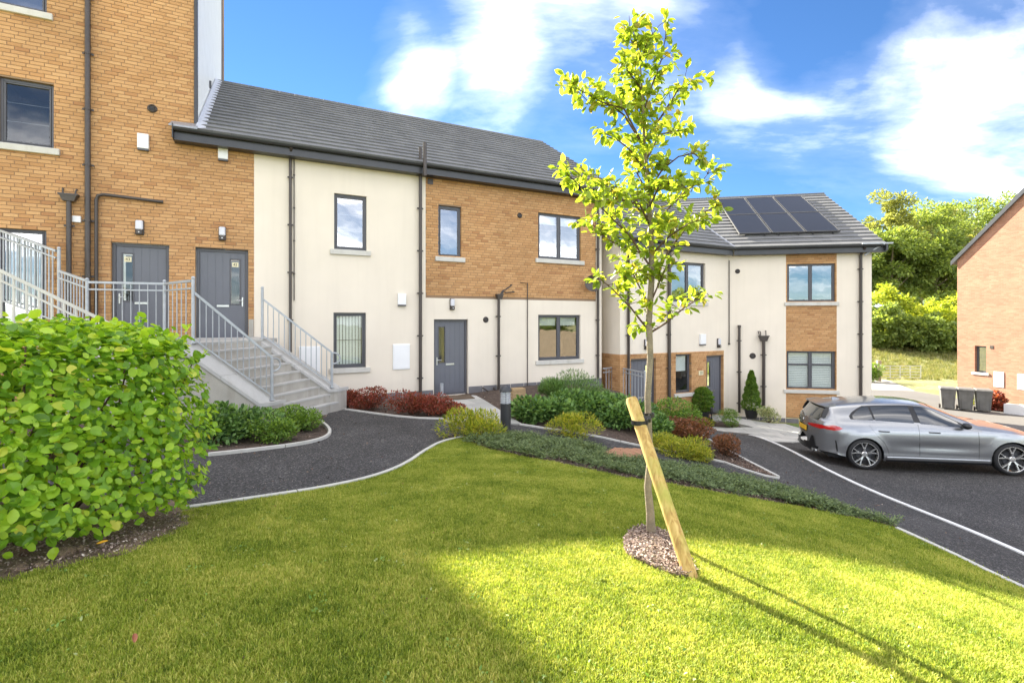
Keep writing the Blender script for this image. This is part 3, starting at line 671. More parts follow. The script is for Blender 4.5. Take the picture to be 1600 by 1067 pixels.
def roundvent(parent, s, z, r=.06):
    b = MB(); b.lathe([(r * .55, -.01), (r * .8, -.03), (r, -.02), (r * 1.1, -.006), (r * 1.1, 0)], (s, 0, z), 20, 'y'); b.lathe([(0.001, -.012), (r * .55, -.01)], (s, 0, z), 20, 'y'); o = b.build('round_vent', mt['pipe'], parent, smooth=True)
    k = MB(); 
    for i in (-1, 0, 1): k.box(s - r * .5, s + r * .5, -.028, -.012, z + i * r * .3 - .004, z + i * r * .3 + .004)
    k.build('vent_louvre', mt['gutter'], o)
def pipe(parent, s, z0, z1, r=.034, y=-.07, name='downpipe', mat='pipe', clips=1.15, top=None, off=0.0):
    pts = ([(s + t[0], t[1], t[2]) for t in top] if top else []) + [(s, y, z1), (s, y, z0)]
    b = MB(); b.tube(pts, r, 10); o = b.build(name, mt[mat], parent, smooth=True)
    z = z1 - .5
    while z > z0 + .2:
        c = MB(); c.tube([(s, y, z - .02), (s, y, z + .02)], r * 1.22, 10); c.box(s - r * 1.9, s + r * 1.9, y - .008 + r * .6, y + r * .6 + .012, z - .018, z + .018); c.box(s - .01, s + .01, y, 0, z - .012, z + .012); c.build('pipe_clip', mt[mat], o); z -= clips
    return o
def hopper(parent, s, z, w=.26, h=.15, y=-.08, stubs=((-.08, .12), (.08, .12)), mat='pipe'):
    b = MB(); d = .075
    b.quadprism([(s - w * .3, y - d * .8, z), (s + w * .3, y - d * .8, z), (s + w * .3, y + d * .8, z), (s - w * .3, y + d * .8, z)], [(s - w / 2, y - d, z + h), (s + w / 2, y - d, z + h), (s + w / 2, y + d, z + h), (s - w / 2, y + d, z + h)])
    b.box(s - w / 2 - .008, s + w / 2 + .008, y - d - .008, y + d - .004, z + h - .025, z + h + .006)
    o = b.build('hopper_head', mt[mat], parent)
    for dx, hh in stubs: MB().tube([(s + dx, y + .02, z + h - .02), (s + dx, y + .02, z + h + hh * .6), (s + dx * 1.1, y + .05, z + h + hh), (s + dx * 1.1, .0, z + h + hh)], .016, 8).build('waste_pipe', mt[mat], o, smooth=True)
    return o
def gutter(parent, s0, s1, z, y=-.38, r=.062, fascia=.22, soff=True):
    b = MB(); n = 10; prof = [(-math.cos(math.pi * k / n) * r, -math.sin(math.pi * k / n) * r) for k in range(n + 1)]; prof += [(x * .9, zz * .9 + .0) for x, zz in prof[::-1]]
    vs = [(s, y + a, z + c) for s in (s0, s1) for a, c in prof]; m = len(prof); b.add(vs, [(i, (i + 1) % m, m + (i + 1) % m, m + i) for i in range(m)] + [tuple(range(m)), tuple(range(m, 2 * m))])
    o = b.build('gutter', mt['gutter'], parent, smooth=True)
    j = s0 + 2
    while j < s1 - .5: MB().tube([(j - .05, y, z - .004), (j + .05, y, z - .004)], r * 1.12, 14).build('gutter_joint', mt['gutter'], o, smooth=True) if False else None; j += 2
    MB().bbox(s0, s1, y + r + .004, y + r + .03, z - fascia - .02, z + .05, .003).build('fascia', mt['gutter'], parent)
    MB().box(s0, s1, y + r + .03, 0.0, z - fascia - .01, z - fascia + .01).build('soffit', mt['gutter'], parent)
def tile_mesh(w=.33, gauge=.345):
    # concrete interlocking tile: flat pan, rolled side lap, thick nose; x along the eave, y up the slope, z normal
    L_ = gauge + .07; t = .042
    v = [(.001, 0, 0), (w - .001, 0, 0), (w - .001, 0, t), (.001, 0, t), (.001, .01, t + .004), (w - .001, .01, t + .004), (.001, L_, .002), (w - .001, L_, .002), (.001, L_, -.012), (w - .001, L_, -.012)]
    f = [(0, 1, 2, 3), (3, 2, 5, 4), (4, 5, 7, 6), (0, 3, 4, 6, 8), (1, 9, 7, 5, 2), (6, 7, 9, 8), (0, 8, 9, 1)]
    me = bpy.data.meshes.new('roof_tile'); me.from_pydata(v, [], f); me.update(); me.materials.append(mt['roof']); return me
TILE = tile_mesh()
def roof_slope(parent, s0f, s1f, y0, z0, pitch, L_, limit=300, name='roof'):
    """tiles over the slope; s0f/s1f give the ends of a row as functions of the distance up the slope"""
    cp, sp = math.cos(pitch), math.sin(pitch)
    b = MB(); pt = lambda s, t, n=0: (s, y0 + t * cp - n * sp, z0 + t * sp + n * cp)
    b.quadprism([pt(s0f(0), 0, -.06), pt(s1f(0), 0, -.06), pt(s1f(L_), L_, -.06), pt(s0f(L_), L_, -.06)], [pt(s0f(0), 0, -.014), pt(s1f(0), 0, -.014), pt(s1f(L_), L_, -.014), pt(s0f(L_), L_, -.014)])
    o = b.build(name, mt['gutter'], parent)
    rows = int(math.ceil(L_ / .345)); items = []; r = random.Random(3)
    base = Matrix(((1, 0, 0, 0), (0, cp, -sp, y0), (0, sp, cp, z0), (0, 0, 0, 1)))
    for i in range(rows):
        t = i * .345; a, b_ = s0f(t + .17), s1f(t + .17); x = a; off = (i % 2) * .165
        x = math.floor((a - off) / .33) * .33 + off
        while x < b_ - .01:
            p, q = max(x, a), min(x + .33, b_)
            if q - p > .03:
                m = base @ Matrix.Translation((p, t, r.uniform(-.0007, .0007))) @ Matrix.Diagonal(((q - p) / .33, min(1, (L_ - t) / .415), 1, 1)); items.append(m)
            x += .33
    scatter_pieces(items, 'roof_tile', 'roof_tiles', mt['roof'], o, TILE, None, limit)
    return o

# ------------------------------------------------------------------ tower block
fs, fz = A.s, A.z
def rect(W, l, r_, t, b, pt=None, pb=None):
    """wall rectangle from pixel edges; top and bottom read at the middle"""
    s0, s1 = W.s(l), W.s(r_); m = (l + r_) / 2
    return (s0, s1, W.z(pb or m, b), W.z(pt or m, t))
SPLIT = fs(305); ZB = -2.3
tower = thing('tall_apartment_block', 'tall orange brick apartment block at the left with white clad side', 'building', (A.P.x, A.P.y, 0), TH)
tw_top = (fs(-16), fs(73), fz(73, 22), fz(73, 22) + 1.35)
tw_mid = (fs(-3), fs(84), fz(84, 233), fz(84, 133))
tw_low = (fs(-6), fs(72.5), fz(40, 512), fz(72.5, 359))
td = rect(A, 173, 264, 381, 536)
LAND_Z = td[2]
holesT = [tw_top, tw_mid, tw_low, td]
brick_wall(tower, (-11.0, SPLIT, ZB, 8.6), holesT, seed=2)
mtx = M('upper_brickwork', (0.45, 0.26, 0.11), .9)
wall_part('upper_wall', mtx, tower, (-11.0, SPLIT, 8.6, 13.0), [])
MB().box(-11.0, SPLIT, 9.2, 9.4, ZB, 13.0).build('rear_wall', mt['mortar'], tower)
DT = 7.66
# ribbed side
sb = MB(); n = 44
for i in range(n):
    y0 = .005 + DT * i / n; w = DT / n
    sb.add([(SPLIT, y0, ZB), (SPLIT, y0 + w * .55, ZB), (SPLIT + .022, y0 + w * .65, ZB), (SPLIT + .022, y0 + w * .9, ZB), (SPLIT, y0 + w, ZB), (SPLIT, y0, 13.0), (SPLIT, y0 + w * .55, 13.0), (SPLIT + .022, y0 + w * .65, 13.0), (SPLIT + .022, y0 + w * .9, 13.0), (SPLIT, y0 + w, 13.0)], [(k, k + 1, k + 6, k + 5) for k in range(4)])
sb.build('side_cladding', mt['clad'], tower, fix=False)
MB().bbox(SPLIT - .02, SPLIT + .05, -.03, .07, 4.3, 13.1, .004).build('corner_trim', mt['gutter'], tower)
MB().bbox(SPLIT - .02, SPLIT + .05, DT - .02, DT + .06, 4.3, 13.1, .004).build('corner_trim', mt['gutter'], tower)
MB().box(-11.0, SPLIT, DT, DT + .1, ZB, 13.0).build('rear_wall', mt['clad'], tower)
MB().quadprism([(-11.3, -.4, 13.0), (SPLIT + .15, -.4, 13.0), (SPLIT + .15, DT + .4, 13.0), (-11.3, DT + .4, 13.0)], [(-11.3, -.4, 13.12), (SPLIT + .15, -.4, 13.12), (SPLIT + .15, DT + .4, 13.12), (-11.3, DT + .4, 13.12)]).build('flat_roof', mt['gutter'], tower)
MB().bbox(SPLIT + .02, SPLIT + .07, DT * .4, DT * .4 + .06, fz(324, 52), fz(324, 38), .003).build('side_bracket', mt['frame'], tower)
window(tower, *tw_top, 1, blind=None, bars=None)
window(tower, *tw_mid, 1, blind=None, bars=(.35, .68), glass='glass_dark')
window(tower, *tw_low, 1, blind='vertical', bars=None, sill=False)
door(tower, *td, slot='left', number='43')
pipe(tower, fs(139), -1.6, 12.9, .05, y=-.085)
pipe(tower, fs(110), -1.6, fz(110, 316), .045, y=-.09)
hopper(tower, fs(110), fz(110, 316), .3, .14, y=-.09, stubs=((-.1, .12), (.1, .12)))
s1, s2, zc = fs(152), fs(256), fz(180, 309)
MB().tube([(s2, -.07, fz(256, 317)), (s1 + .12, -.07, zc + .03), (s1 + .03, -.07, zc), (s1, -.07, zc - .1), (s1, -.07, -1.2)], .034, 10).build('waste_pipe', mt['pipe'], tower, smooth=True)
whitebox(tower, fs(113.5), fs(127.5), fz(120, 348), fz(120, 338), .05, foot=False)
roundvent(tower, fs(238), fz(238, 170), .085)
whitebox(tower, fs(215.5), fs(233.5), fz(225, 236), fz(225, 211))
lamp(tower, fs(218.5), fz(218.5, 356), .16, .32)

# ------------------------------------------------------------------ main house
main = thing('cream_and_brick_house', 'two storey cream rendered house with brick panels and long grey roof', 'building', (A.P.x, A.P.y, 0), TH)
BR1 = fs(397); E1 = 5.31; ZE = 4.12
holes1 = [rect(A, 306, 388, 389, 538)]
brick_wall(main, (SPLIT, BR1, ZB, ZE), holes1, seed=5, name='brick_bay')
bx0, bx1, bz = fs(665), fs(931), fz(790, 468)
wU1 = rect(A, 522, 573, 304.5, 391); wL1 = rect(A, 521, 572, 488.5, 574.5)
wU2 = rect(A, 685, 721, 322.5, 402); wU3 = rect(A, 841, 908, 334.5, 406)
wL3 = rect(A, 841, 907, 492, 562); dM = rect(A, 678, 731.5, 499, 617)
rl = MB()
wall_mesh(rl, (BR1, bx0, ZB, ZE), [wU1, wL1]); wall_mesh(rl, (bx0, E1, ZB, bz), [wL3, dM]); wall_mesh(rl, (bx1, E1, bz, ZE), [])
rl.build('rendered_wall', mt['render'], main, fix=False)
brick_wall(main, (bx0, bx1, bz, ZE), [wU2, wU3], seed=9, name='brick_panel')
MB().add([(E1, 0, ZB), (E1, 9.7, ZB), (E1, 9.7, 4.2), (E1, 4.85, 7.25), (E1, 0, 4.2)], [(0, 1, 2, 3, 4)]).build('gable_wall', mt['render'], main, fix=False)
MB().add([(SPLIT, 9.7, ZB), (E1, 9.7, ZB), (E1, 9.7, 4.2), (SPLIT, 9.7, 4.2)], [(0, 3, 2, 1)]).build('rear_wall', mt['render'], main, fix=False)
window(main, *wU1, 1, blind=None); window(main, *wL1, 1, blind='vertical', bars=(.5,), glass='glass_dark')
window(main, *wU2, 1, blind=None); window(main, *wU3, 2, blind='roller', bars=(.32, .64))
window(main, *wL3, 2, blind='roller', bars=None, glass='glass_mid')
door(main, *holes1[0], slot='right', number='42'); door(main, *dM, slot='left')
# plinth of dark blocks under the render
zp = fz(735, 612) ; pl = thing; x = fs(731.5) + .01; r_ = random.Random(8)
def plinth(parent, s0, s1, zt, zb):
    x = s0
    while x < s1:
        w = min(.44, s1 - x); MB().bbox(x + .003, x + w - .006, -.016, -.001, zb, zt, .004).build('plinth_block', mt['render_grey'], parent); x += .45
plinth(main, fs(731.5) + .01, E1, -1.90, -2.6); plinth(main, fs(576), fs(677), -1.93, -2.4)
MB().box(SPLIT, fs(575), -.012, -.001, -2.4, -1.95).build('plinth_band', mt['render_grey'], main)
MB().bbox(fs(388.5), fs(396.5), -.03, 0, fz(392, 530), fz(392, 499), .006).build('stone_block', mt['concrete'], main)
# roof
PIT = math.atan2(3.1, 4.85); ZR = 4.33; y0r = -.36; z0r = ZR - .36 * math.tan(PIT) + .06; LR = (4.85 + .36) / math.cos(PIT)
sL = fs(305) + .06
roof_slope(main, lambda t: sL, lambda t: E1 + .62, y0r, z0r, PIT, LR)
MB().quadprism([(sL, 4.87, 7.36), (E1 + .6, 4.87, 7.36), (E1 + .6, 10.1, 4.0), (sL, 10.1, 4.0)], [(sL, 4.87, 7.42), (E1 + .6, 4.87, 7.42), (E1 + .6, 10.1, 4.06), (sL, 10.1, 4.06)]).build('rear_roof', mt['gutter'], main)
x = sL; zrd = z0r + LR * math.sin(PIT)
while x < E1 + .6:
    w = min(.45, E1 + .62 - x); MB().tube([(x + .003, 4.87, zrd - .015), (x + w - .003, 4.87, zrd - .015)], .075, 8).build('ridge_tile', mt['roof'], main); x += .45
MB().quadprism([(sL - .02, y0r, z0r + .03), (sL + .16, y0r, z0r + .03), (sL + .16, 4.85, zrd + .03), (sL - .02, 4.85, zrd + .03)], [(sL - .02, y0r, z0r + .075), (sL + .03, y0r, z0r + .06), (sL + .03, 4.85, zrd + .06), (sL - .02, 4.85, zrd + .075)]).build('roof_flashing', mt['lead_pale'], main)
MB().quadprism([(sL - .5, y0r - .06, z0r + .0), (sL + .02, y0r - .06, z0r + .0), (sL + .02, 0, z0r + .2), (sL - .5, 0, z0r + .2)], [(sL - .5, y0r - .06, z0r + .03), (sL + .02, y0r - .06, z0r + .05), (sL + .02, 0, z0r + .26), (sL - .5, 0, z0r + .24)]).build('lead_apron', mt['lead'], main)
gutter(main, fs(275) , E1 + .62, z0r - .02)
MB().bbox(fs(275) - .02, fs(275), -.44, 0, z0r - .25, z0r + .06, .004).build('eaves_end', mt['gutter'], main)
# pipes
pipe(main, fs(453.5), fz(453, 600), 3.95, .034, top=[(0, -.38, 4.08), (0, -.3, 4.02)]); pipe(main, fs(459.5), fz(459, 470), fz(459, 242), .011, y=-.03, clips=.8, name='cable_conduit')
pipe(main, fs(655.5), fz(655, 618), fz(655, 232) , .045, y=-.39 + .3); 
MB().tube([(fs(655.5), -.5, 3.8), (fs(655.5), -.5, fz(655, 232) - .0)], .05, 10).build('soil_vent_pipe', mt['pipe'], main, smooth=True)
pipe(main, fs(932.5), -1.9, 3.95, .04, top=[(0, -.38, 4.08), (0, -.3, 4.02)])
pipe(main, fs(777), -2.1, fz(777, 468), .042, y=-.1); hopper(main, fs(778), fz(778, 468), .2, .15, y=-.1, stubs=())
a_ = fs(778)
for q, (dx, dz) in enumerate(((.42, .30), (.5, .2))): MB().tube([(a_ + .02 + q * .05, -.1, fz(778, 461)), (a_ + .1 + q * .04, -.1, fz(778, 461) + .12), (a_ + .2, -.1, fz(778, 461) + .16 - q * .09), (a_ + dx, -.08, fz(778, 461) + dz - q * .1), (a_ + dx, 0, fz(778, 461) + dz + .02 - q * .1)], .019, 8).build('waste_pipe', mt['pipe'], main, smooth=True)
s8 = fs(823.5); MB().tube([(s8 - .22, 0, fz(814, 442)), (s8 - .22, -.03, fz(814, 442)), (s8, -.03, fz(814, 442)), (s8, -.03, fz(823, 606))], .014, 8).build('cable_conduit', mt['pipe'], main, smooth=True)
for q in (0, 1): MB().tube([(a_ - .55 + .35 * q, -.12, fz(777, 603 + q)), (a_ - .02, -.14, fz(777, 621))], .03 if q else .02, 8).build('waste_pipe', mt['pipe'], main, smooth=True)
MB().tube([(fs(688), -.12, -2.2), (fs(688), -.12, fz(688, 598))], .05, 12).build('service_duct', mt['galv'], main, smooth=True)
MB().bbox(fs(668), fs(676.5), -.02, 0, fz(672, 288.5), fz(672, 279.5), .004).build('square_vent', mt['pipe'], main)
roundvent(main, fs(812), fz(812, 337), .075); roundvent(main, fs(759), fz(759, 499.5), .08)
lamp(main, fs(347.5), fz(347.5, 365.5), .15, .32); lamp(main, fs(706), fz(706, 475.5), .14, .32)
whitebox(main, fs(341), fs(356.5), fz(349, 252), fz(349, 229)); whitebox(main, fs(621), fs(633.5), fz(627, 478), fz(627, 459))
meter(main, fs(613.5), fs(640), fz(627, 577), fz(627, 537.5)); meter(main, fs(467), fs(500), fz(483, 583), fz(483, 541))

# ------------------------------------------------------------------ satellite dish on the main house
sx = fs(924) - .24; dz_ = fz(924, 443) * .975; dp = A.pt(sx, -.42)
dish = thing('satellite_dish', 'dark round satellite dish on the brick panel beside the far downpipe', 'satellite dish', (dp[0], dp[1], dz_), R(-4))
b = MB(); pr = [(0.0005, .035), (.08, .031), (.16, .018), (.22, 0), (.255, -.018), (.26, -.012), (.22, .008), (.16, .026), (.08, .04), (0.0005, .044)]
b.lathe(pr, (0, 0, 0), 28, 'y'); b.build('dish', mt['pipe'], dish, smooth=True)
MB().tube([(0, .03, -.05), (.12, .25, -.12), (.16, .42, -.12)], .018, 8).build('bracket', mt['pipe'], dish, smooth=True)
MB().tube([(0, 0, -.24), (0, -.3, -.18)], .01, 6).build('feed_arm', mt['pipe'], dish); MB().tube([(0, -.28, -.17), (0, -.36, -.15)], .03, 10).build('receiver', mt['gutter'], dish)

# ------------------------------------------------------------------ second house, two walls meeting at a bend
Z2 = 2.44; z0h = 2.62; PH = math.atan(.6); DH = 4.6; LH = (DH + .36) / math.cos(PH); TB = math.tan(R(37.27 / 2)); CS = 5.07
ha = thing('middle_cream_house', 'cream rendered house behind the young tree with brick round its two grey doors', 'building', (HA.P.x, HA.P.y, 0), TH)
f2, g2 = HA.s, HA.z
dA1 = rect(HA, 988, 1033, 560, 662); dA2 = rect(HA, 1104, 1130, 556, 649)
dA1 = (f2(986), f2(1025), dA2[2], dA2[3] - .0)
wA1 = rect(HA, 1049, 1102, 410, 472); wA2 = rect(HA, 1056, 1080.5, 551, 614); wA2 = (wA2[0], wA2[1], wA2[2], wA2[3] - .03)
zb = g2(1050, 550.8); FLO = dA2[2]
wall_part('rendered_wall', mt['render'], ha, (0, CS, zb, Z2 + .1), [wA1])
wall_part('rendered_strip', mt['render'], ha, (f2(1131), CS, -4.4, zb), [])
brick_wall(ha, (0, f2(1131), -4.2, zb), [dA1, dA2, wA2], seed=11, limit=120, name='brick_base', zphase=zb % .075)
# return wall on the left
mb = MB(); mb.add([(0, 0, zb), (0, 3, zb), (0, 3, Z2 + 3), (0, 0, Z2 + .1)], [(0, 3, 2, 1)]); mb.build('return_wall', mt['render'], ha, fix=False)
ret = MB(); 
r_ = random.Random(3); k = 0; z = zb - .075
while z > -4.2:
    y = -.004 - (.1125 if k % 2 else 0)
    while y < 2.8:
        a = max(y, -.0); bq = min(y + .215, 2.8)
        if bq - a > .03: ret.box(-.004 + r_.uniform(-.001, .001), .1, a + .003, bq, z + .005, z + .07)
        y += .225
    z -= .075; k += 1
ret.build('return_brickwork', mt['brick'], ha, fix=True)['kind'] = 'stuff'
MB().box(.004, .12, .006, 2.8, -4.2, zb).build('return_mortar', mt['mortar'], ha)
window(ha, *wA1, 2, blind=None, bars=None, y=.08); window(ha, *wA2, 1, blind='half', bars=None, y=.1, glass='glass_dark')
door(ha, *dA1, slot='right', y=.1); door(ha, *dA2, slot='left', y=.1, fullslot=True)
MB().bbox(f2(1091.5), f2(1098.5), -.02, 0, g2(1095, 586), g2(1095, 579), .004).build('number_plate', mt['plate_cream'], ha)
text('33', .13, f2(1095), -.023, g2(1095, 582.5), ha, mt['ink'], 'house_number')
lamp(ha, f2(1122), g2(1122, 536), .14, .34); lamp(ha, f2(1008.5), g2(1008.5, 538), .14, .34); whitebox(ha, f2(1092), f2(1100.5), g2(1096, 539), g2(1096, 522))
pipe(ha, f2(980), FLO, 2.3, .045, top=[(0, -.38, 2.58), (0, -.3, 2.5)]); pipe(ha, f2(1043.5), FLO, 2.3, .055, top=[(0, -.38, 2.58), (0, -.3, 2.5)])
sL2 = -.36
roof_slope(ha, lambda t: sL2, lambda t: CS + (-.36 + t * math.cos(PH)) * TB, -.36, z0h, PH, LH, limit=200)
zr2 = z0h + LH * math.sin(PH)
def ridge(parent, a, b_, y, z):
    x = a
    while x < b_:
        w = min(.45, b_ - x); MB().tube([(x + .003, y, z - .02), (x + w - .003, y, z - .02)], .08, 8).build('ridge_tile', mt['roof'], parent); x += .45
ridge(ha, sL2, CS + DH * TB, DH, zr2)
gutter(ha, -.1, CS - .38 * TB, z0h - .02)
MB().bbox(f2(1085), f2(1085) + .6, -.5, .5, 2.6, 2.61).build('gutter_bracket', mt['gutter'], ha) if False else None
# bent part: the end house with the solar panels
hb = thing('end_cream_house', 'cream rendered end house with brick strips round its windows and a dark tiled roof', 'building', (HB.P.x, HB.P.y, 0), R(-10.4))
f3, g3 = HB.s, HB.z; E3 = f3(1362)
wB1 = rect(HB, 1230, 1305.5, 411.5, 472); wB2 = rect(HB, 1229, 1306, 548, 609)
bxl, bxr = f3(1228), f3(1307.5)
wb = MB(); wall_mesh(wb, (0, bxl, -4.4, Z2 + .1), []); wall_mesh(wb, (bxr, E3, -4.4, Z2 + .1), []); wb.build('rendered_wall', mt['render'], hb, fix=False)
zpl = g3(1230, 653)
brick_wall(hb, (bxl, bxr, zpl, Z2), [wB1, wB2], seed=13, limit=120, name='brick_strip')
MB().add([(E3, 0, -4.4), (E3, 2 * DH, -4.4), (E3, 2 * DH, Z2), (E3, DH, Z2 + 2.9), (E3, 0, Z2)], [(0, 1, 2, 3, 4)]).build('gable_wall', mt['render'], hb, fix=False)
window(hb, *wB1, 2, bars=(.62,), blind=None, transom=None); window(hb, *wB2, 2, bars=None, blind='shutter', transom=.66, glass='glass_dark')
plinth(hb, f3(1207), E3, zpl - .005, -4.2); plinth(hb, f3(1146), f3(1206), zpl - .005, -4.2)
roundvent(hb, f3(1152.5), g3(1152.5, 424), .08); roundvent(hb, f3(1176), g3(1176, 556), .1)
s4 = f3(1154); pipe(hb, s4, -3.4, g3(1154, 511), .045, y=-.1, name='soil_vent_pipe'); MB().tube([(s4, -.1, g3(1154, 512)), (s4, -.1, g3(1154, 508))], .06, 10).build('vent_cowl', mt['pipe'], hb)
pipe(hb, f3(1192), -3.5, g3(1192, 533), .055, y=-.1); hopper(hb, f3(1192), g3(1192, 533), .34, .2, y=-.1, stubs=((-.1, .16), (.08, .18)))
MB().tube([(f3(1192) - .12, -.08, g3(1192, 527)), (f3(1184), -.04, g3(1184, 517))], .016, 6).build('waste_pipe', mt['pipe'], hb)
MB().tube([(.02, -.035, 2.2), (.02, -.035, g3(1139, 536))], .016, 8).build('cable_conduit', mt['pipe'], hb); MB().sphere((.02, -.04, g3(1139, 537)), .04, 8, 6).build('conduit_end', mt['pipe'], hb)
pipe(hb, f3(1343.5), -3.7, 2.3, .05, top=[(0, -.38, 2.56), (0, -.3, 2.48)])
roof_slope(hb, lambda t: -(-.36 + t * math.cos(PH)) * TB, lambda t: E3 + .3, -.36, z0h, PH, LH)
ridge(hb, -DH * TB, E3 + .32, DH, zr2)
MB().quadprism([(-DH * TB, DH, zr2 - .06), (E3 + .3, DH, zr2 - .06), (E3 + .3, 2 * DH + .3, z0h - .1), (-DH * TB * 2, 2 * DH + .3, z0h - .1)], [(-DH * TB, DH, zr2), (E3 + .3, DH, zr2), (E3 + .3, 2 * DH + .3, z0h - .04), (-DH * TB * 2, 2 * DH + .3, z0h - .04)]).build('rear_roof', mt['gutter'], hb)
gutter(hb, .38 * TB, E3 + .3, z0h - .02)
MB().bbox(E3 + .24, E3 + .3, -.44, .0, z0h - .22, z0h + .04, .004).build('eaves_end', mt['gutter'], hb)
yv = lambda t: -.36 + t * math.cos(PH)
v0 = (-yv(0) * TB, yv(0), z0h + .05); v1 = (-yv(LH) * TB, yv(LH), zr2 + .05)
MB().quadprism([(v0[0] - .05, v0[1], v0[2] - .04), (v0[0] + .05, v0[1], v0[2] - .04), (v1[0] + .05, v1[1], v1[2] - .04), (v1[0] - .05, v1[1], v1[2] - .04)], [(v0[0] - .04, v0[1], v0[2]), (v0[0] + .04, v0[1], v0[2]), (v1[0] + .04, v1[1], v1[2]), (v1[0] - .04, v1[1], v1[2])]).build('valley_flashing', mt['lead'], hb)
MB().tube([(E3 + .15, -.5, z0h - .0), (E3 + .15, -.38, z0h - .02), (f3(1346), -.2, z0h - .35)], .03, 8).build('gutter_outlet', mt['galv'], hb, smooth=True)
MB().bbox(E3 - .5, E3 + .45, -.46, -.4, z0h + .0, z0h + .05, .003).build('gutter_guard', mt['galv'], hb)
# solar panels: six, two rows of three, laid on the slope
mt['solar'] = M('solar_cells', (0.010, 0.011, 0.014), 0.28, var=.1, bump=0.0, spec=0.35, coat=0)
mt['solar_edge'] = M('solar_frame', (0.05, 0.05, 0.052), 0.6, metal=0, bump=0)
cp, sp = math.cos(PH), math.sin(PH)
sp_pt = lambda s, t, n: (s, -.36 + t * cp - n * sp, z0h + t * sp + n * cp)
# panel field from the photo: bottom left (1152,366) .. bottom right (1312,360), top left (1127,309)?, top right (1262,306)
def slope_hit(px, py, n=.14):
    """where the sight line through a pixel meets the roof slope, in slope metres"""
    d = Vector(((px - CX) / F, 1, (HY - py) / F)); ca, sa = math.cos(-R(-10.4)), math.sin(-R(-10.4))
    loc = lambda v: Vector((v.x * ca - v.y * sa, v.x * sa + v.y * ca, v.z)); o = loc(Vector((-HB.P.x, -HB.P.y, 0))); dl = loc(d)
    nn = Vector((0, -sp, cp)); p0 = Vector(sp_pt(0, 0, n)); k = (p0 - o).dot(nn) / dl.dot(nn); q = o + dl * k
    return q.x, (q.y - p0.y) / cp
pa, pb = slope_hit(1153, 366), slope_hit(1311, 360); pc, pd = slope_hit(1255, 306), slope_hit(1122, 311)
s_0 = (pa[0] + pd[0]) / 2; s_3 = (pb[0] + pc[0]) / 2; t_0 = (pa[1] + pb[1]) / 2; t_2 = min((pc[1] + pd[1]) / 2, LH - .15)
print('solar', pa, pb, pc, pd, s_0, s_3, t_0, t_2, LH)
for i in range(3):
    for j in range(2):
        a, b_ = s_0 + (s_3 - s_0) / 3 * i + .015, s_0 + (s_3 - s_0) / 3 * (i + 1) - .015; c, d = t_0 + (t_2 - t_0) / 2 * j + .012, t_0 + (t_2 - t_0) / 2 * (j + 1) - .012
        nm = [['lower left', 'lower middle', 'lower right'], ['upper left', 'upper middle', 'upper right']][j][i]
        o3 = HB.pt(a, -.36 + c * cp); root = thing('solar_panel', nm + ' black solar panel of the six on the far roof', 'solar panel', (o3[0], o3[1], z0h + c * sp), R(-10.4), 'solar panels on the far roof')
        w_, l_ = b_ - a, d - c; q = lambda s, t, n: (s, t * cp - n * sp, t * sp + n * cp)
        fr = MB()
        for (x0, x1, y0, y1) in ((0, .03, 0, l_), (w_ - .03, w_, 0, l_), (.03, w_ - .03, 0, .03), (.03, w_ - .03, l_ - .03, l_)):
            fr.quadprism([q(x0, y0, .09), q(x1, y0, .09), q(x1, y1, .09), q(x0, y1, .09)], [q(x0, y0, .145), q(x1, y0, .145), q(x1, y1, .145), q(x0, y1, .145)])
        fr.build('panel_frame', mt['solar_edge'], root)
        MB().quadprism([q(.03, .03, .1), q(w_ - .03, .03, .1), q(w_ - .03, l_ - .03, .1), q(.03, l_ - .03, .1)], [q(.03, .03, .138), q(w_ - .03, .03, .138), q(w_ - .03, l_ - .03, .138), q(.03, l_ - .03, .138)]).build('solar_glass', mt['solar'], root)
        for e in (.2, .8): MB().quadprism([q(w_ * e - .02, -.02, .02), q(w_ * e + .02, -.02, .02), q(w_ * e + .02, l_ + .02, .02), q(w_ * e - .02, l_ + .02, .02)], [q(w_ * e - .02, -.02, .088), q(w_ * e + .02, -.02, .088), q(w_ * e + .02, l_ + .02, .088), q(w_ * e - .02, l_ + .02, .088)]).build('mounting_rail', mt['solar_edge'], root)

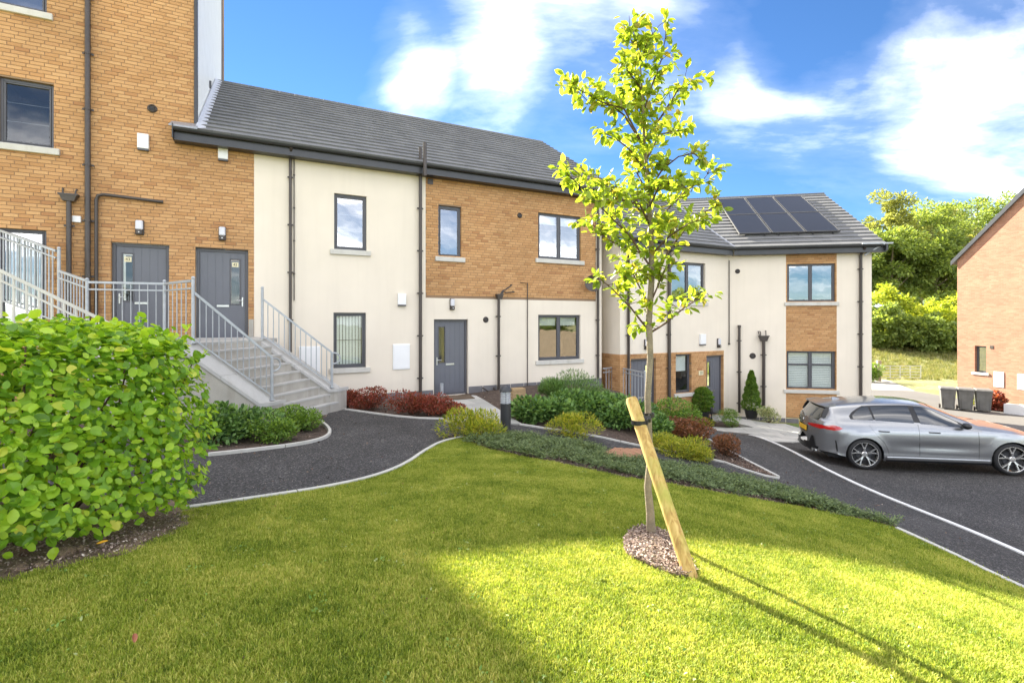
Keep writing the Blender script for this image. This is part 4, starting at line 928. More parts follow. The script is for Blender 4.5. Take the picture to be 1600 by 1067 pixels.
# ------------------------------------------------------------------ brick gable house at the right
def brick_tex(name):
    m, nt, b = _base(name); N = nt.nodes.new; L = nt.links.new; b.inputs['Roughness'].default_value = .9
    tc = N('ShaderNodeTexCoord'); mp = N('ShaderNodeMapping'); mp.inputs['Rotation'].default_value = (R(-90), 0, 0); L(tc.outputs['Object'], mp.inputs[0])
    br = N('ShaderNodeTexBrick'); L(mp.outputs[0], br.inputs['Vector']); br.inputs['Scale'].default_value = 1; br.inputs['Brick Width'].default_value = .225; br.inputs['Row Height'].default_value = .075; br.inputs['Mortar Size'].default_value = .006; br.inputs['Mortar Smooth'].default_value = .2
    br.inputs['Color1'].default_value = (.29, .135, .08, 1); br.inputs['Color2'].default_value = (.37, .185, .115, 1); br.inputs['Mortar'].default_value = (.24, .15, .11, 1); br.inputs['Bias'].default_value = .1
    n = N('ShaderNodeTexNoise'); n.inputs['Scale'].default_value = 1.3; n.inputs['Detail'].default_value = 6; L(tc.outputs['Object'], n.inputs['Vector'])
    r = N('ShaderNodeMapRange'); r.inputs[1].default_value = .3; r.inputs[2].default_value = .7; r.inputs[3].default_value = .88; r.inputs[4].default_value = 1.1; L(n.outputs[0], r.inputs[0])
    vm = N('ShaderNodeVectorMath'); vm.operation = 'SCALE'; L(br.outputs[0], vm.inputs[0]); L(r.outputs[0], vm.inputs['Scale']); L(vm.outputs[0], b.inputs['Base Color'])
    bp = N('ShaderNodeBump'); bp.inputs['Strength'].default_value = .5; bp.inputs['Distance'].default_value = .01; bp.invert = True; L(br.outputs['Fac'], bp.inputs['Height']); L(bp.outputs[0], b.inputs['Normal']); return m
mt['brick_far'] = brick_tex('gable_brickwork')
GA = math.atan2(-.98, .19); W4 = Wall((25.3, 28.0), GA)
gh = thing('brick_gable_house', 'sunlit orange brick gable house with white meter boxes behind the wheelie bins', 'building', (25.3, 28.0, 0), GA)
f4, g4 = W4.s, W4.z
wG = (f4(1523), f4(1541), g4(1532, 582), g4(1532, 540.5)); EV = 3.42; SL = math.tan(R(43.5)); GW = 8.6
mb = MB()
cs, _h = cells((0, GW, -5.2, EV), [wG])
for a, b_, c, d in cs: mb.add([(a, 0, c), (b_, 0, c), (b_, 0, d), (a, 0, d)], [(0, 1, 2, 3)])
a, b_, c, d = wG
mb.add([(a, 0, c), (a, .16, c), (a, .16, d), (a, 0, d)], [(0, 1, 2, 3)]); mb.add([(b_, 0, c), (b_, .16, c), (b_, .16, d), (b_, 0, d)], [(3, 2, 1, 0)]); mb.add([(a, 0, d), (b_, 0, d), (b_, .16, d), (a, .16, d)], [(0, 1, 2, 3)]); mb.add([(a, 0, c), (b_, 0, c), (b_, .16, c), (a, .16, c)], [(3, 2, 1, 0)])
mb.add([(0, 0, EV), (GW, 0, EV), (GW / 2, 0, EV + GW / 2 * SL)], [(0, 1, 2)])
mb.add([(0, 0, -5.2), (0, 12, -5.2), (0, 12, EV), (0, 0, EV)], [(0, 3, 2, 1)]); mb.add([(GW, 0, -5.2), (GW, 12, -5.2), (GW, 12, EV), (GW, 0, EV)], [(0, 1, 2, 3)])
mb.build('brick_wall', mt['brick_far'], gh, fix=False)
for sg in (0, 1):
    X = lambda q: q if not sg else GW - q
    lo = (X(-.25), EV - .25 * SL); hi = (GW / 2, EV + GW / 2 * SL)
    MB().quadprism([(lo[0], -.12, lo[1] - .02), (hi[0], -.12, hi[1] - .02), (hi[0], 12, hi[1] - .02), (lo[0], 12, lo[1] - .02)], [(lo[0], -.12, lo[1] + .16), (hi[0], -.12, hi[1] + .16), (hi[0], 12, hi[1] + .16), (lo[0], 12, lo[1] + .16)]).build('roof', mt['roof'], gh)
    MB().quadprism([(lo[0], -.15, lo[1] - .08), (hi[0], -.15, hi[1] - .08), (hi[0], -.123, hi[1] - .08), (lo[0], -.123, lo[1] - .08)], [(lo[0], -.15, lo[1] + .18), (hi[0], -.15, hi[1] + .18), (hi[0], -.123, hi[1] + .18), (lo[0], -.123, lo[1] + .18)]).build('verge_trim', mt['gutter'], gh)
window(gh, *wG, 1, y=.14, bars=(.33, .66), blind=None, sill_over=.14)
MB().bbox(f4(1547), f4(1552.5), -.02, 0, g4(1550, 545), g4(1550, 540), .004).build('square_vent', mt['pipe'], gh)
for p, q, t, u in ((1553, 1569, 581, 605), (1590, 1606, 584.5, 609)): meter(gh, f4(p), f4(q), g4((p + q) / 2, u), g4((p + q) / 2, t))
# ------------------------------------------------------------------ staircase
T1, T2, B1, B2 = Vector((-5.46, 8.44, -.40)), Vector((-5.29, 10.44, -.40)), Vector((-4.51, 9.26, -1.50)), Vector((-4.00, 10.94, -1.50))
GZ = -2.02
stair = thing('concrete_staircase', 'pale concrete staircase with sloping side copings up to the two grey doors', 'staircase', (-4.9, 9.8, GZ))
so = stair.location
wT = (T2 - T1).normalized(); wB = (B2 - B1).normalized()
N1 = 9
def L3(a, b, t): return a + (b - a) * t
inT1, inT2, inB1, inB2 = T1 + wT * .07, T2 - wT * .07, B1 + wB * .07, B2 - wB * .07
for i in range(N1):
    z = -.40 - (i + 1) * (-.40 - GZ) / (N1 + 0.0) + .0
    z1 = -.40 - i * (-.40 - GZ) / N1 - .178 + (-.40 - GZ) / N1 * 0
    ta, tb = i / 7.2, (i + 1) / 7.2
    ta -= .0
    a1, a2, b1, b2 = L3(inT1, inB1, ta), L3(inT2, inB2, ta), L3(inT1, inB1, tb + .02), L3(inT2, inB2, tb + .02)
    z1 = -.40 - (i + 1) * .18
    if z1 < GZ - .01: z1 = GZ + .005
    if i >= 6: 
        e = .0; d1 = (inB1 - inB2).normalized()
        a1, b1 = a1 + d1 * e, b1 + d1 * e
    lo = GZ - .25
    if i < N1 - 1:
        mb = MB(so); mb.quadprism([(a1.x, a1.y, lo), (b1.x, b1.y, lo), (b2.x, b2.y, lo), (a2.x, a2.y, lo)], [(a1.x, a1.y, z1), (b1.x, b1.y, z1), (b2.x, b2.y, z1), (a2.x, a2.y, z1)])
        mb.build('step', mt['concrete'], stair)
        nz = (a1 - b1).normalized(); nz.z = 0; nz = nz.normalized() * -.022; tr = MB(so)
        tr.quadprism([(a1.x, a1.y, z1 + .001), (b1.x + nz.x, b1.y + nz.y, z1 + .001), (b2.x + nz.x, b2.y + nz.y, z1 + .001), (a2.x, a2.y, z1 + .001)], [(a1.x, a1.y, z1 + .032), (b1.x + nz.x, b1.y + nz.y, z1 + .032), (b2.x + nz.x, b2.y + nz.y, z1 + .032), (a2.x, a2.y, z1 + .032)]).build('tread', mt['coping'], stair)
def side(T, B, w, out, name):
    # stringer wall with sloping top and a flat pad at the foot, coping slabs on it
    t0, t1 = (0, .27) if out < 0 else (0, .30)
    o = w * (out * .26); i_ = w * (-out * .0)
    run = (B - T); rh = Vector((run.x, run.y, 0)); dn = rh.normalized()
    e = B + dn * .16; e.z = B.z
    P = [(T - dn * .28, -.42), (T, -.42), (B, B.z - .02), (e, B.z - .02)]
    inner = [(p + w * (-out * .06), z) for p, z in P]; outer = [(p + o, z) for p, z in P]
    mb = MB(so)
    zt = [z for _, z in P]
    bi = [(p.x, p.y, GZ - .3) for p, _ in inner]; bo = [(p.x, p.y, GZ - .3) for p, _ in outer]; ti = [(p.x, p.y, z - .07) for p, z in inner]; to = [(p.x, p.y, z - .07) for p, z in outer]
    n = 4; vs = bi + bo + ti + to; fs_ = []
    for k in range(n - 1): fs_ += [(k, k + 1, 2 * n + k + 1, 2 * n + k), (n + k + 1, n + k, 3 * n + k, 3 * n + k + 1), (2 * n + k, 2 * n + k + 1, 3 * n + k + 1, 3 * n + k)]
    fs_ += [(0, 2 * n, 3 * n, n), (n - 1, 2 * n - 1, 4 * n - 1, 3 * n - 1)]
    mb.add(vs, fs_); mb.build('side_wall', mt['concrete'], stair)
    c_in = [(p + w * (-out * .10), z) for p, z in P]; c_out = [(p + o + w * (out * .035), z) for p, z in P]
    def slab(a, b_):
        q = lambda L, t, dz: (L3(L[a[0]][0], L[a[1]][0], t).x, L3(L[a[0]][0], L[a[1]][0], t).y, L[a[0]][1] + (L[a[1]][1] - L[a[0]][1]) * t + dz)
        mb = MB(so); s_, e_ = b_
        mb.quadprism([q(c_in, s_, -.068), q(c_in, e_, -.068), q(c_out, e_, -.068), q(c_out, s_, -.068)], [q(c_in, s_, .0), q(c_in, e_, .0), q(c_out, e_, .0), q(c_out, s_, .0)]); mb.build('coping_slab', mt['coping'], stair)
    slab((0, 1), (0, .99)); slab((1, 2), (0, .495)); slab((1, 2), (.505, 1)); slab((2, 3), (0.02, 1.15))
side(T1, B1, wB, -1, 'near'); side(T2, B2, wB, 1, 'far')
# landing in front of the two doors
lp = [(-5.5, 8.25), (-6.72, 9.25), (-7.9, 8.8), (-8.6, 9.0), A.pt(-7.6, -.0), A.pt(-4.75, -.0), (-5.2, 10.8)]
lp = [(-5.46, 8.44), (-6.68, 9.32), (-7.85, 8.92), (-8.4, 9.0), A.pt(-7.75, -.02), A.pt(-4.7, -.02), (-5.22, 10.95)]
ang0 = 0
mb = MB(so); mb.quadprism([(x, y, GZ - .3) for x, y in lp], [(x, y, -.44) for x, y in lp]); mb.build('landing_base', mt['concrete'], stair)
c0 = Vector((sum(p[0] for p in lp) / 7, sum(p[1] for p in lp) / 7))
lp2 = [tuple(c0 + (Vector(p) - c0) * 1.0) for p in lp]
ca, sa = math.cos(TH), math.sin(TH); rt = [(x * ca + y * sa, -x * sa + y * ca) for x, y in lp2]
yy = min(p[1] for p in rt)
while yy < max(p[1] for p in rt):
    xx = min(p[0] for p in rt)
    while xx < max(p[0] for p in rt):
        c_ = clip_cell(rt, xx + .003, xx + .597, yy + .003, yy + .597)
        if area(c_) > .01:
            w_ = [(x * ca - y * sa, x * sa + y * ca) for x, y in c_]; MB(so).quadprism([(x, y, -.438) for x, y in w_], [(x, y, -.402) for x, y in w_]).build('landing_slab', mt['paving'], stair)
        xx += .6
    yy += .6

# ------------------------------------------------------------------ railings
def railing(name, label, panels, posts, mat='galv', group=None, br=.0095, pr=.028, rr=.02, category='railing'):
    """panels: (A, B, count, top height at A, top height at B, double top rail, bottom gap); A, B are points on the base line"""
    o0 = Vector(panels[0][0]); root = thing(name, label, category, o0, 0, group)
    for (Aa, Bb, n, hA, hB, dbl, gap) in panels:
        Aa, Bb = Vector(Aa), Vector(Bb); ta, tb = Aa + Vector((0, 0, hA)), Bb + Vector((0, 0, hB))
        MB(o0).bar(ta, tb, rr * 2).build('top_rail', mt[mat], root)
        ba, bb = Aa + Vector((0, 0, gap)), Bb + Vector((0, 0, gap)); MB(o0).bar(ba, bb, rr * 1.6, rr * 1.2).build('bottom_rail', mt[mat], root)
        dz = -.13
        if dbl: MB(o0).bar(ta + Vector((0, 0, dz)), tb + Vector((0, 0, dz)), rr * 1.6, rr * 1.3).build('middle_rail', mt[mat], root)
        for i in range(1, n + 1):
            t = i / (n + 1); p, q = L3(ba, bb, t), L3(ta, tb, t)
            MB(o0).tube([p, q], br, 6).build('baluster', mt[mat], root)
    for p in posts:
        (x, y, z), h = p[0], p[1]; b = MB(o0); k = pr
        b.tube([(x, y, z), (x, y, z + h)], k, 10); b.tube([(x, y, z), (x, y, z + .012)], k * 2, 10); po = b.build('post', mt[mat], root, smooth=True)
        if len(p) > 2: MB(o0).sphere((x, y, z + h + k * .7), k * 1.15, 10, 6).build('post_cap', mt[mat], po, smooth='all')
    return root
def loop(root, a, d, mat='galv', drop=.24):
    o0 = root.location; a = Vector(a); d = Vector(d).normalized(); pts = [a]
    for k in range(9): 
        t = math.pi * k / 8; pts.append(a + d * (.05 + .12 * math.sin(t)) + Vector((0, 0, -drop / 2 + drop / 2 * math.cos(t))))
    pts.append(a + Vector((0, 0, -drop)))
    MB(o0).tube(pts, .018, 8).build('rail_end', mt[mat], root, smooth=True)
r1 = railing('stair_railing', 'galvanised steel railing on the near side of the concrete staircase', [(T1, B1, 12, .88, .80, False, .08)], [(T1, 1.10, 1), (B1, .80)], group='railings of the concrete staircase')
dn1 = Vector((B1.x - T1.x, B1.y - T1.y, 0)).normalized(); loop(r1, B1 + Vector((0, 0, .78)), dn1 + Vector((0, .6, 0)))
r2 = railing('stair_railing', 'galvanised steel railing on the far side of the staircase next to the cream wall', [(T2, B2, 12, .85, .78, False, .08)], [(T2, 1.06, 1), (B2, .78)], group='railings of the concrete staircase')
dn2 = Vector((B2.x - T2.x, B2.y - T2.y, 0)).normalized(); loop(r2, B2 + Vector((0, 0, .77)), dn2)
La, Lb, Lc = Vector((-7.76, 9.0, -.41)), Vector((-6.63, 9.4, -.41)), Vector((-5.50, 8.44, -.41))
railing('landing_railing', 'galvanised railing along the landing edge in front of the left grey door', [(La, Lb, 8, 1.10, 1.10, True, .09), (Lb, Lc, 5, 1.10, 1.08, True, .09)], [(La, 1.13, 1), (Lb, 1.13, 1)])
Ua, Ub = Vector((-8.55, 9.3, -.1)), Vector((-10.1, 9.5, .35))
railing('upper_flight_railing', 'tall galvanised railing climbing left in front of the dark framed window', [((-8.50, 9.25, -.32), (-7.78, 9.0, -.40), 8, 1.24, 1.12, True, .07)], [((-8.55, 9.3, -.4), 1.73, 1)], br=.012)
railing('upper_path_railing', 'sloping galvanised railing at the left edge of the photograph above the hedge', [((-8.60, 9.3, -.12), (-10.3, 9.66, .40), 19, 1.42, 1.45, True, .1)], [], br=.014)
r5 = railing('hedge_stair_railing', 'cream painted handrail with flat uprights rising left behind the big hedge', [((-5.45, 7.5, -1.48), (-7.2, 6.42, -.22), 15, 1.10, 1.12, True, .08)], [((-5.45, 7.5, -1.6), 1.22)], mat='cream_steel', br=.019, rr=.021)
railing('upright_railing', 'galvanised railing guarding the drop between the two cream houses', [((2.97, 16.05, -2.6), (3.55, 16.6, -2.6), 4, 1.02, 1.02, True, .07), ((3.50, 16.7, -2.62), (3.92, 14.55, -2.62), 9, 1.04, 1.06, True, .07)], [((3.92, 14.55, -2.7), 1.16, 1)], br=.012)
rw = thing('retaining_wall', 'low concrete retaining wall under the railing between the two cream houses', 'wall', (3.9, 15.5, -3.4))
MB(rw.location).quadprism([(3.45, 16.75, -3.8), (3.95, 14.3, -3.8), (4.1, 14.3, -3.8), (3.6, 16.75, -3.8)], [(3.45, 16.75, -2.64), (3.88, 14.45, -2.64), (4.02, 14.45, -2.64), (3.6, 16.75, -2.64)]).build('wall_body', mt['concrete'], rw)

# ------------------------------------------------------------------ bollard light, mat, crate and pots
bx, by = G(790, 672); bz = H(bx, by)
bo = thing('bollard_light', 'black louvred bollard light behind the yellow green shrub', 'bollard light', (bx, by, bz))
MB().lathe([(.0, .0), (.098, 0), (.098, .50), (.0, .50)], n=20).build('post', mt['gutter'], bo, smooth=True)
MB().lathe([(.0, .50), (.084, .50), (.084, .72), (0, .72)], n=20).build('lamp_glass', mt['lampglass'], bo, smooth=True)
for k in range(5):
    MB().lathe([(.084, .52 + k * .042), (.105, .512 + k * .042), (.105, .518 + k * .042), (.084, .532 + k * .042)], n=20).build('louvre', mt['galv'], bo)
for k in range(3):
    t = k * 2.094 + .6; MB().box(.08 * math.cos(t) - .007, .08 * math.cos(t) + .007, .08 * math.sin(t) - .007, .08 * math.sin(t) + .007, .5, .72).build('stay', mt['pipe'], bo)
MB().lathe([(.0, .72), (.112, .72), (.112, .735), (.104, .78), (.075, .82), (.035, .846), (.0, .85)], n=20).build('dome_cap', mt['gutter'], bo, smooth=True)
mt['mat'] = M('brown_doormat', (.12, .085, .055), .97, var=.3, fine=150, bump=1, bdist=.01)
mq = g([(683, 621.5), (733, 618), (742, 624), (694, 627)])
dm = MB((mq[0][0], mq[0][1], H(*mq[0]))); dm.quadprism([(x, y, H(x, y) + .024) for x, y in mq], [(x, y, H(x, y) + .04) for x, y in mq]); o = dm.build('doormat', mt['mat'], None); o.location = (mq[0][0], mq[0][1], H(*mq[0])); tag(o, 'brown doormat on the pale slabs at the ground floor front door', 'doormat')
mt['stone'] = MP('buff_stone', [(0, (.40, .28, .15)), (1, (.50, .36, .20))], grain=.25, fine=30)
cx_, cy_ = G(809, 626); cz = H(cx_, cy_)
st = thing('sandstone_block', 'buff coursed stone pillar stub leaning by the wall behind the bollard', 'stone block', (cx_, cy_, cz - .02), R(20))
for k in range(4):
    MB().bbox(-.19 + k * .008, .19 - k * .006, -.13 + k * .006, .13, k * .085, k * .085 + .082, .008).build('stone', mt['stone'], st)

# ------------------------------------------------------------------ wheelie bins
mt['bin'] = M('weathered_grey_bin', (.13, .125, .115), .6, var=.3, vscale=3, fine=30, bump=.1, stain=.3)
def wheelie(loc, rz, lab, grp):
    t = thing('wheelie_bin', lab, 'wheelie bin', loc, rz, grp)
    b = MB(); b.quadprism([(-.22, -.27, .06), (.22, -.27, .06), (.22, .24, .06), (-.22, .24, .06)], [(-.28, -.35, .98), (.28, -.35, .98), (.28, .32, .98), (-.28, .32, .98)])
    b.box(-.30, .30, -.37, .34, .94, .99); b.box(-.16, .16, -.33, -.30, .1, .8); b.build('body', mt['bin'], t)
    l = MB(); l.quadprism([(-.30, -.39, .993), (.30, -.39, .993), (.30, .38, .993), (-.30, .38, .993)], [(-.26, -.33, 1.05), (.26, -.33, 1.05), (.27, .34, 1.06), (-.27, .34, 1.06)]); l.build('lid', mt['bin'], t)
    MB().tube([(-.24, .40, .98), (.24, .40, .98)], .016, 8).build('handle', mt['bin'], t)
    for sx_ in (-.26, .26):
        w = MB(); w.tube([(sx_ - .03, .26, .1), (sx_ + .03, .26, .1)], .1, 14); w.build('wheel', mt['pipe'], t)
    return t
bp_ = [(20.85, 23.6), (21.42, 23.3), (21.98, 23.0)]
labs = ['leftmost of the three grey wheelie bins by the brick gable house', 'middle one of the three grey wheelie bins by the brick gable house', 'rightmost of the three grey wheelie bins by the brick gable house']
for (x, y), lb in zip(bp_, labs): wheelie((x, y, H(x, y) + .0), R(-35), lb, 'wheelie bins by the gable house')

# ------------------------------------------------------------------ field gate, fence and white wall
mt['wood_old'] = M('weathered_timber', (.30, .26, .20), .9, var=.3, vscale=4, fine=50, bump=.4)
gt = thing('field_gate', 'rusty tubular metal field gate at the far end of the gravel track', 'gate', (27.6, 37, H(27.6, 37)))
W_ = 3.1
for k in range(5): MB().tube([(0, 0, .25 + k * .22), (W_, 0, .25 + k * .22)], .022, 6).build('bar', mt['galv'], gt)
for x in (0, .8, 1.55, 2.3, W_): MB().tube([(x, 0, .2), (x, 0, 1.16)], .022, 6).build('upright', mt['galv'], gt)
for i, (x, lab) in enumerate(((27.45, 'grey timber gate post left of the field gate'), (33.6, 'tall grey timber fence post right of the gravel track'))):
    o = MB().bbox(-.13, .13, -.13, .13, 0, 1.55, .02).build('gate_post', mt['wood_old'], None); o.location = (x, 36.9, H(x, 36.9)); tag(o, lab, 'post')
for nm, x0, x1, lab in (('timber_fence', 24.2, 27.2, 'short timber rail fence left of the field gate'), ('timber_fence', 33.9, 37.5, 'timber rail fence right of the gravel track beside the brick gable house')):
    fe = thing(nm, lab, 'fence', (x0, 36.9, H(x0, 36.9)))
    for zz in (.4, .75, 1.1): MB().box(0, x1 - x0, -.02, .02, zz, zz + .1).build('rail', mt['wood_old'], fe)
    k = 0
    while k <= x1 - x0: MB().box(k, k + .1, .021, .1, 0, 1.25).build('fence_post', mt['wood_old'], fe); k += 1.5
ww = thing('white_garden_wall', 'low white rendered garden wall below the brick gable house', 'wall', (22.5, 22.0, -4.4))
wl = [(22.55, 22.6), (23.4, 20.2), (25.0, 15.8)]
for i in range(2):
    (x0, y0), (x1, y1) = wl[i], wl[i + 1]; MB(ww.location).quadprism([(x0, y0, -5.2), (x1, y1, -5.2), (x1 + .25, y1 + .08, -5.2), (x0 + .25, y0 + .08, -5.2)], [(x0, y0, -3.83), (x1, y1, -3.7), (x1 + .25, y1 + .08, -3.7), (x0 + .25, y0 + .08, -3.83)]).build('wall_panel', mt['white'], ww)

# ------------------------------------------------------------------ the grey hatchback
mt['paint'] = None
def car_paint():
    m, nt, b = _base('grey_metallic_paint'); b.inputs['Base Color'].default_value = (.31, .315, .32, 1); b.inputs['Metallic'].default_value = .75; b.inputs['Roughness'].default_value = .28; b.inputs['Coat Weight'].default_value = 1; b.inputs['Coat Roughness'].default_value = .04
    N = nt.nodes.new; tc = N('ShaderNodeTexCoord'); n = N('ShaderNodeTexNoise'); n.inputs['Scale'].default_value = 900; nt.links.new(tc.outputs['Object'], n.inputs['Vector']); r = N('ShaderNodeMapRange'); r.inputs[3].default_value = .22; r.inputs[4].default_value = .36
    nt.links.new(n.outputs[0], r.inputs[0]); nt.links.new(r.outputs[0], b.inputs['Roughness']); return m
mt['paint'] = car_paint()
mt['carglass'] = M('tinted_car_glass', (.018, .022, .024), .03, var=.1, bump=0, spec=1.0, coat=1)
mt['blackplastic'] = M('black_trim', (.012, .012, .013), .35, var=.1, bump=.02)
mt['rubber'] = M('tyre_rubber', (.02, .02, .02), .8, var=.2, bump=.1)
mt['alloy'] = M('machined_alloy', (.66, .65, .63), .25, metal=.85, var=.05, bump=0)
mt['taillight'] = M('red_tail_light', (.45, .012, .012), .1, var=.2, vscale=12, bump=0, coat=1)
mt['yellow_plate'] = M('yellow_number_plate', (.80, .46, .03), .4, var=.04, bump=0)
def itp(T):
    xs = np.array([t[0] for t in T]); ys = np.array([t[1] for t in T])
    # monotone-ish smooth interpolation (cubic Hermite with limited slopes)
    d = np.diff(ys) / np.diff(xs); m = np.zeros(len(xs)); m[0], m[-1] = d[0], d[-1]
    for i in range(1, len(xs) - 1): m[i] = 0 if d[i - 1] * d[i] <= 0 else 2 * d[i - 1] * d[i] / (d[i - 1] + d[i])
    def f(x):
        x = min(max(x, xs[0]), xs[-1]); i = min(int(np.searchsorted(xs, x, 'right')) - 1, len(xs) - 2); h = xs[i + 1] - xs[i]; t = (x - xs[i]) / h
        return float((1 + 2 * t) * (1 - t) ** 2 * ys[i] + t * (1 - t) ** 2 * h * m[i] + t * t * (3 - 2 * t) * ys[i + 1] + t * t * (t - 1) * h * m[i + 1])
    return f
WBX = 2.67; XR, XF = -.88, 3.48
w_ = itp([(-.885, .56), (-.87, .66), (-.84, .735), (-.76, .80), (-.6, .855), (-.35, .885), (0, .898), (.5, .888), (1.3, .882), (2.2, .888), (2.67, .900), (3.0, .885), (3.2, .84), (3.36, .74), (3.45, .60), (3.48, .5)])
zs = itp([(-.885, .60), (-.87, .79), (-.85, .92), (-.8, .985), (-.6, 1.02), (0, 1.025), (.8, .99), (1.6, .935), (2.15, .895), (2.67, .85), (3.1, .77), (3.35, .68), (3.48, .58)])
zt = itp([(-.885, .62), (-.87, .80), (-.852, .94), (-.84, 1.0), (-.78, 1.075), (-.66, 1.235), (-.60, 1.315), (-.57, 1.335), (-.3, 1.375), (.3, 1.425), (.8, 1.438), (1.15, 1.42), (1.4, 1.375), (1.75, 1.22), (2.1, 1.055), (2.22, 1.0), (2.4, .975), (2.8, .92), (3.2, .81), (3.4, .71), (3.48, .60)])
we = itp([(-.885, .42), (-.85, .60), (-.78, .615), (-.6, .60), (-.3, .60), (.4, .605), (1.0, .60), (1.4, .605), (1.8, .655), (2.2, .715), (2.5, .74), (3.0, .70), (3.3, .58), (3.48, .38)])
ed = itp([(-.885, .01), (-.84, .03), (-.6, .055), (.4, .06), (1.2, .06), (1.5, .09), (1.9, .07), (2.3, .045), (3.0, .05), (3.48, .01)])
def ze(x): return max(zt(x) - ed(x), zs(x) + .004)
def zb(x):
    base = .19 if -.3 < x < 3.0 else (.26 + (-.3 - x) * .12 if x <= -.3 else .19 + (x - 3.0) * .1)
    for c in (0, WBX):
        if abs(x - c) < .362: base = max(base, .325 + math.sqrt(max(0, .362 ** 2 - (x - c) ** 2)))
    return min(base, zs(x) - .02)
def yside(x, z):
    """half width of the lower body at height z"""
    t = z; o = 0
    if z < .3: o = -.045 * ((.3 - z) / .11)
    elif z < .5: o = -.02 * (.5 - z) / .2 - 0
    if .42 < z < .62 and .3 < x < 2.4: o -= .022 * math.sin((z - .42) / .2 * math.pi) * math.sin((x - .3) / 2.1 * math.pi)
    if z > .72: o -= .055 * ((z - .72) / .24) ** 2
    for c in (0, WBX):
        d = math.hypot(x - c, z - .325)
        if d < .52: o += .016 * (1 - max(0, (d - .36)) / .16) if d > .36 else .016
    return w_(x) + o
def ygh(x, z):
    a, b = zs(x), ze(x); y0 = yside(x, a) - .012; t = min(max((z - a) / max(b - a, .01), 0), 1); return y0 + (we(x) - y0) * t + .022 * math.sin(math.pi * t) * min(1, (b - a) / .3)
def ztop(x, y): return zt(x) - (zt(x) - ze(x)) * min(1, abs(y) / we(x)) ** 2.2
def rear_x(y, z):
    x = -.885
    while x < 0:
        if z <= zt(x) and abs(y) <= (yside(x, z) if z <= zs(x) else (ygh(x, z) if z < ze(x) else we(x))): return x
        x += .002
    return x
car = thing('hatchback_car', 'grey metallic five door hatchback parked on the dark asphalt', 'car', (0, 0, 0))
heading = math.atan2(-.60, 2.60); rw3 = Vector((7.66, 10.68)); right = Vector((math.sin(heading), -math.cos(heading)))
c_xy = rw3 - right * .90; car.location = (c_xy.x, c_xy.y, H(*rw3) + .005); car.rotation_euler = (0, 0, heading)
f_xy = rw3 + Vector((math.cos(heading), math.sin(heading))) * 2.67
slope = math.atan2(H(f_xy.x, f_xy.y) - H(*rw3), 2.67); car.rotation_euler = (0, -slope, heading)
xs_ = sorted(set([round(v, 4) for v in list(np.linspace(-.885, -.80, 10)) + list(np.linspace(-.80, 3.3, 150)) + list(np.linspace(3.3, 3.48, 14)) + [c + s * .362 for c in (0, WBX) for s in (-1, 1)]]))
def body(keep, name, mat, off=0.0):
    pass
NS, NG, NT = 16, 7, 9
rows = []
for x in xs_:
    r = []; a, b = zb(x), zs(x)
    for i in range(NS + 1):
        z = a + (b - a) * i / NS; r.append((x, yside(x, z), z))
    c = ze(x)
    for i in range(1, NG + 1):
        z = b + (c - b) * i / NG; r.append((x, ygh(x, z), z))
    for i in range(1, NT + 1):
        y = we(x) * (1 - i / NT); r.append((x, y, ztop(x, y)))
    rows.append(r)
b = MB(); m = len(rows[0]); n = len(rows)
for sgn in (1, -1):
    off = len(b.v); b.v += [(x, y * sgn, z) for r in rows for x, y, z in r]
    for i in range(n - 1):
        for j in range(m - 1):
            q = (off + i * m + j, off + i * m + j + 1, off + (i + 1) * m + j + 1, off + (i + 1) * m + j); b.f.append(q if sgn > 0 else q[::-1])
    for i, fl in ((0, 1), (n - 1, -1)): b.f.append(tuple(off + i * m + j for j in range(m))[::sgn * fl])
me = b.mesh('body', 'all'); bm = bmesh.new(); bm.from_mesh(me); bmesh.ops.remove_doubles(bm, verts=bm.verts[:], dist=.0004); bmesh.ops.recalc_face_normals(bm, faces=bm.faces[:]); bm.to_mesh(me); bm.free()
me.polygons.foreach_set('use_smooth', [True] * len(me.polygons)); me.set_sharp_from_angle(angle=R(50))
link('body', me, mt['paint'], car)
b = MB(); b.box(-.7, 3.3, -.66, .66, .2, .72); b.box(-.5, 3.0, -.60, .60, .16, .25); b.build('underbody', mt['blackplastic'], car)
for c in (0, WBX):
    for sg in (1, -1):
        a = MB(); k = 24; t0 = -.25; vs = []
        for i in range(k + 1):
            t = t0 + (math.pi - 2 * t0) * i / k
            for rr, yy in ((.364, None), (.364, .62)):
                x = c + rr * math.cos(t); z = .325 + rr * math.sin(t); z = max(z, .2); y = (yside(x, min(max(z, .2), .95)) if yy is None else yy) * sg; vs.append((x, y, z))
        a.add(vs, [(2 * i, 2 * i + 1, 2 * i + 3, 2 * i + 2) for i in range(k)]); a.build('wheel_arch', mt['blackplastic'], car, fix=False)
def patch(poly_xz, fn, name, mat, off=.004, sides=(-1, 1), parent=car, n=14, smooth=True, label=None):
    """flush panel on the car side: outline in (x, z), mapped to the body surface"""
    for sg in sides:
        dense = densify(poly_xz, .05); vs = [Vector(p) for p in dense]
        xs = [p[0] for p in dense]; ys = [p[1] for p in dense]
        gx, gy = np.meshgrid(np.arange(min(xs), max(xs), .045), np.arange(min(ys), max(ys), .045)); gg = np.stack([gx.ravel(), gy.ravel()], 1); gg = gg[inside(gg, dense)]
        if len(gg):
            da = np.array(dense); gg = gg[np.min(((gg[:, None] - da[None]) ** 2).sum(-1), 1) > .0004]
        v, e, f, *_ = delaunay_2d_cdt(vs + [Vector(p) for p in gg.tolist()], [], [list(range(len(dense)))], 1, 1e-6)
        pb = MB(); pb.v = [(p.x, sg * (fn(p.x, p.y) + off), p.y) for p in v]; pb.f = [tuple(t) for t in f]
        pb.build(name, mat, parent, smooth='all')
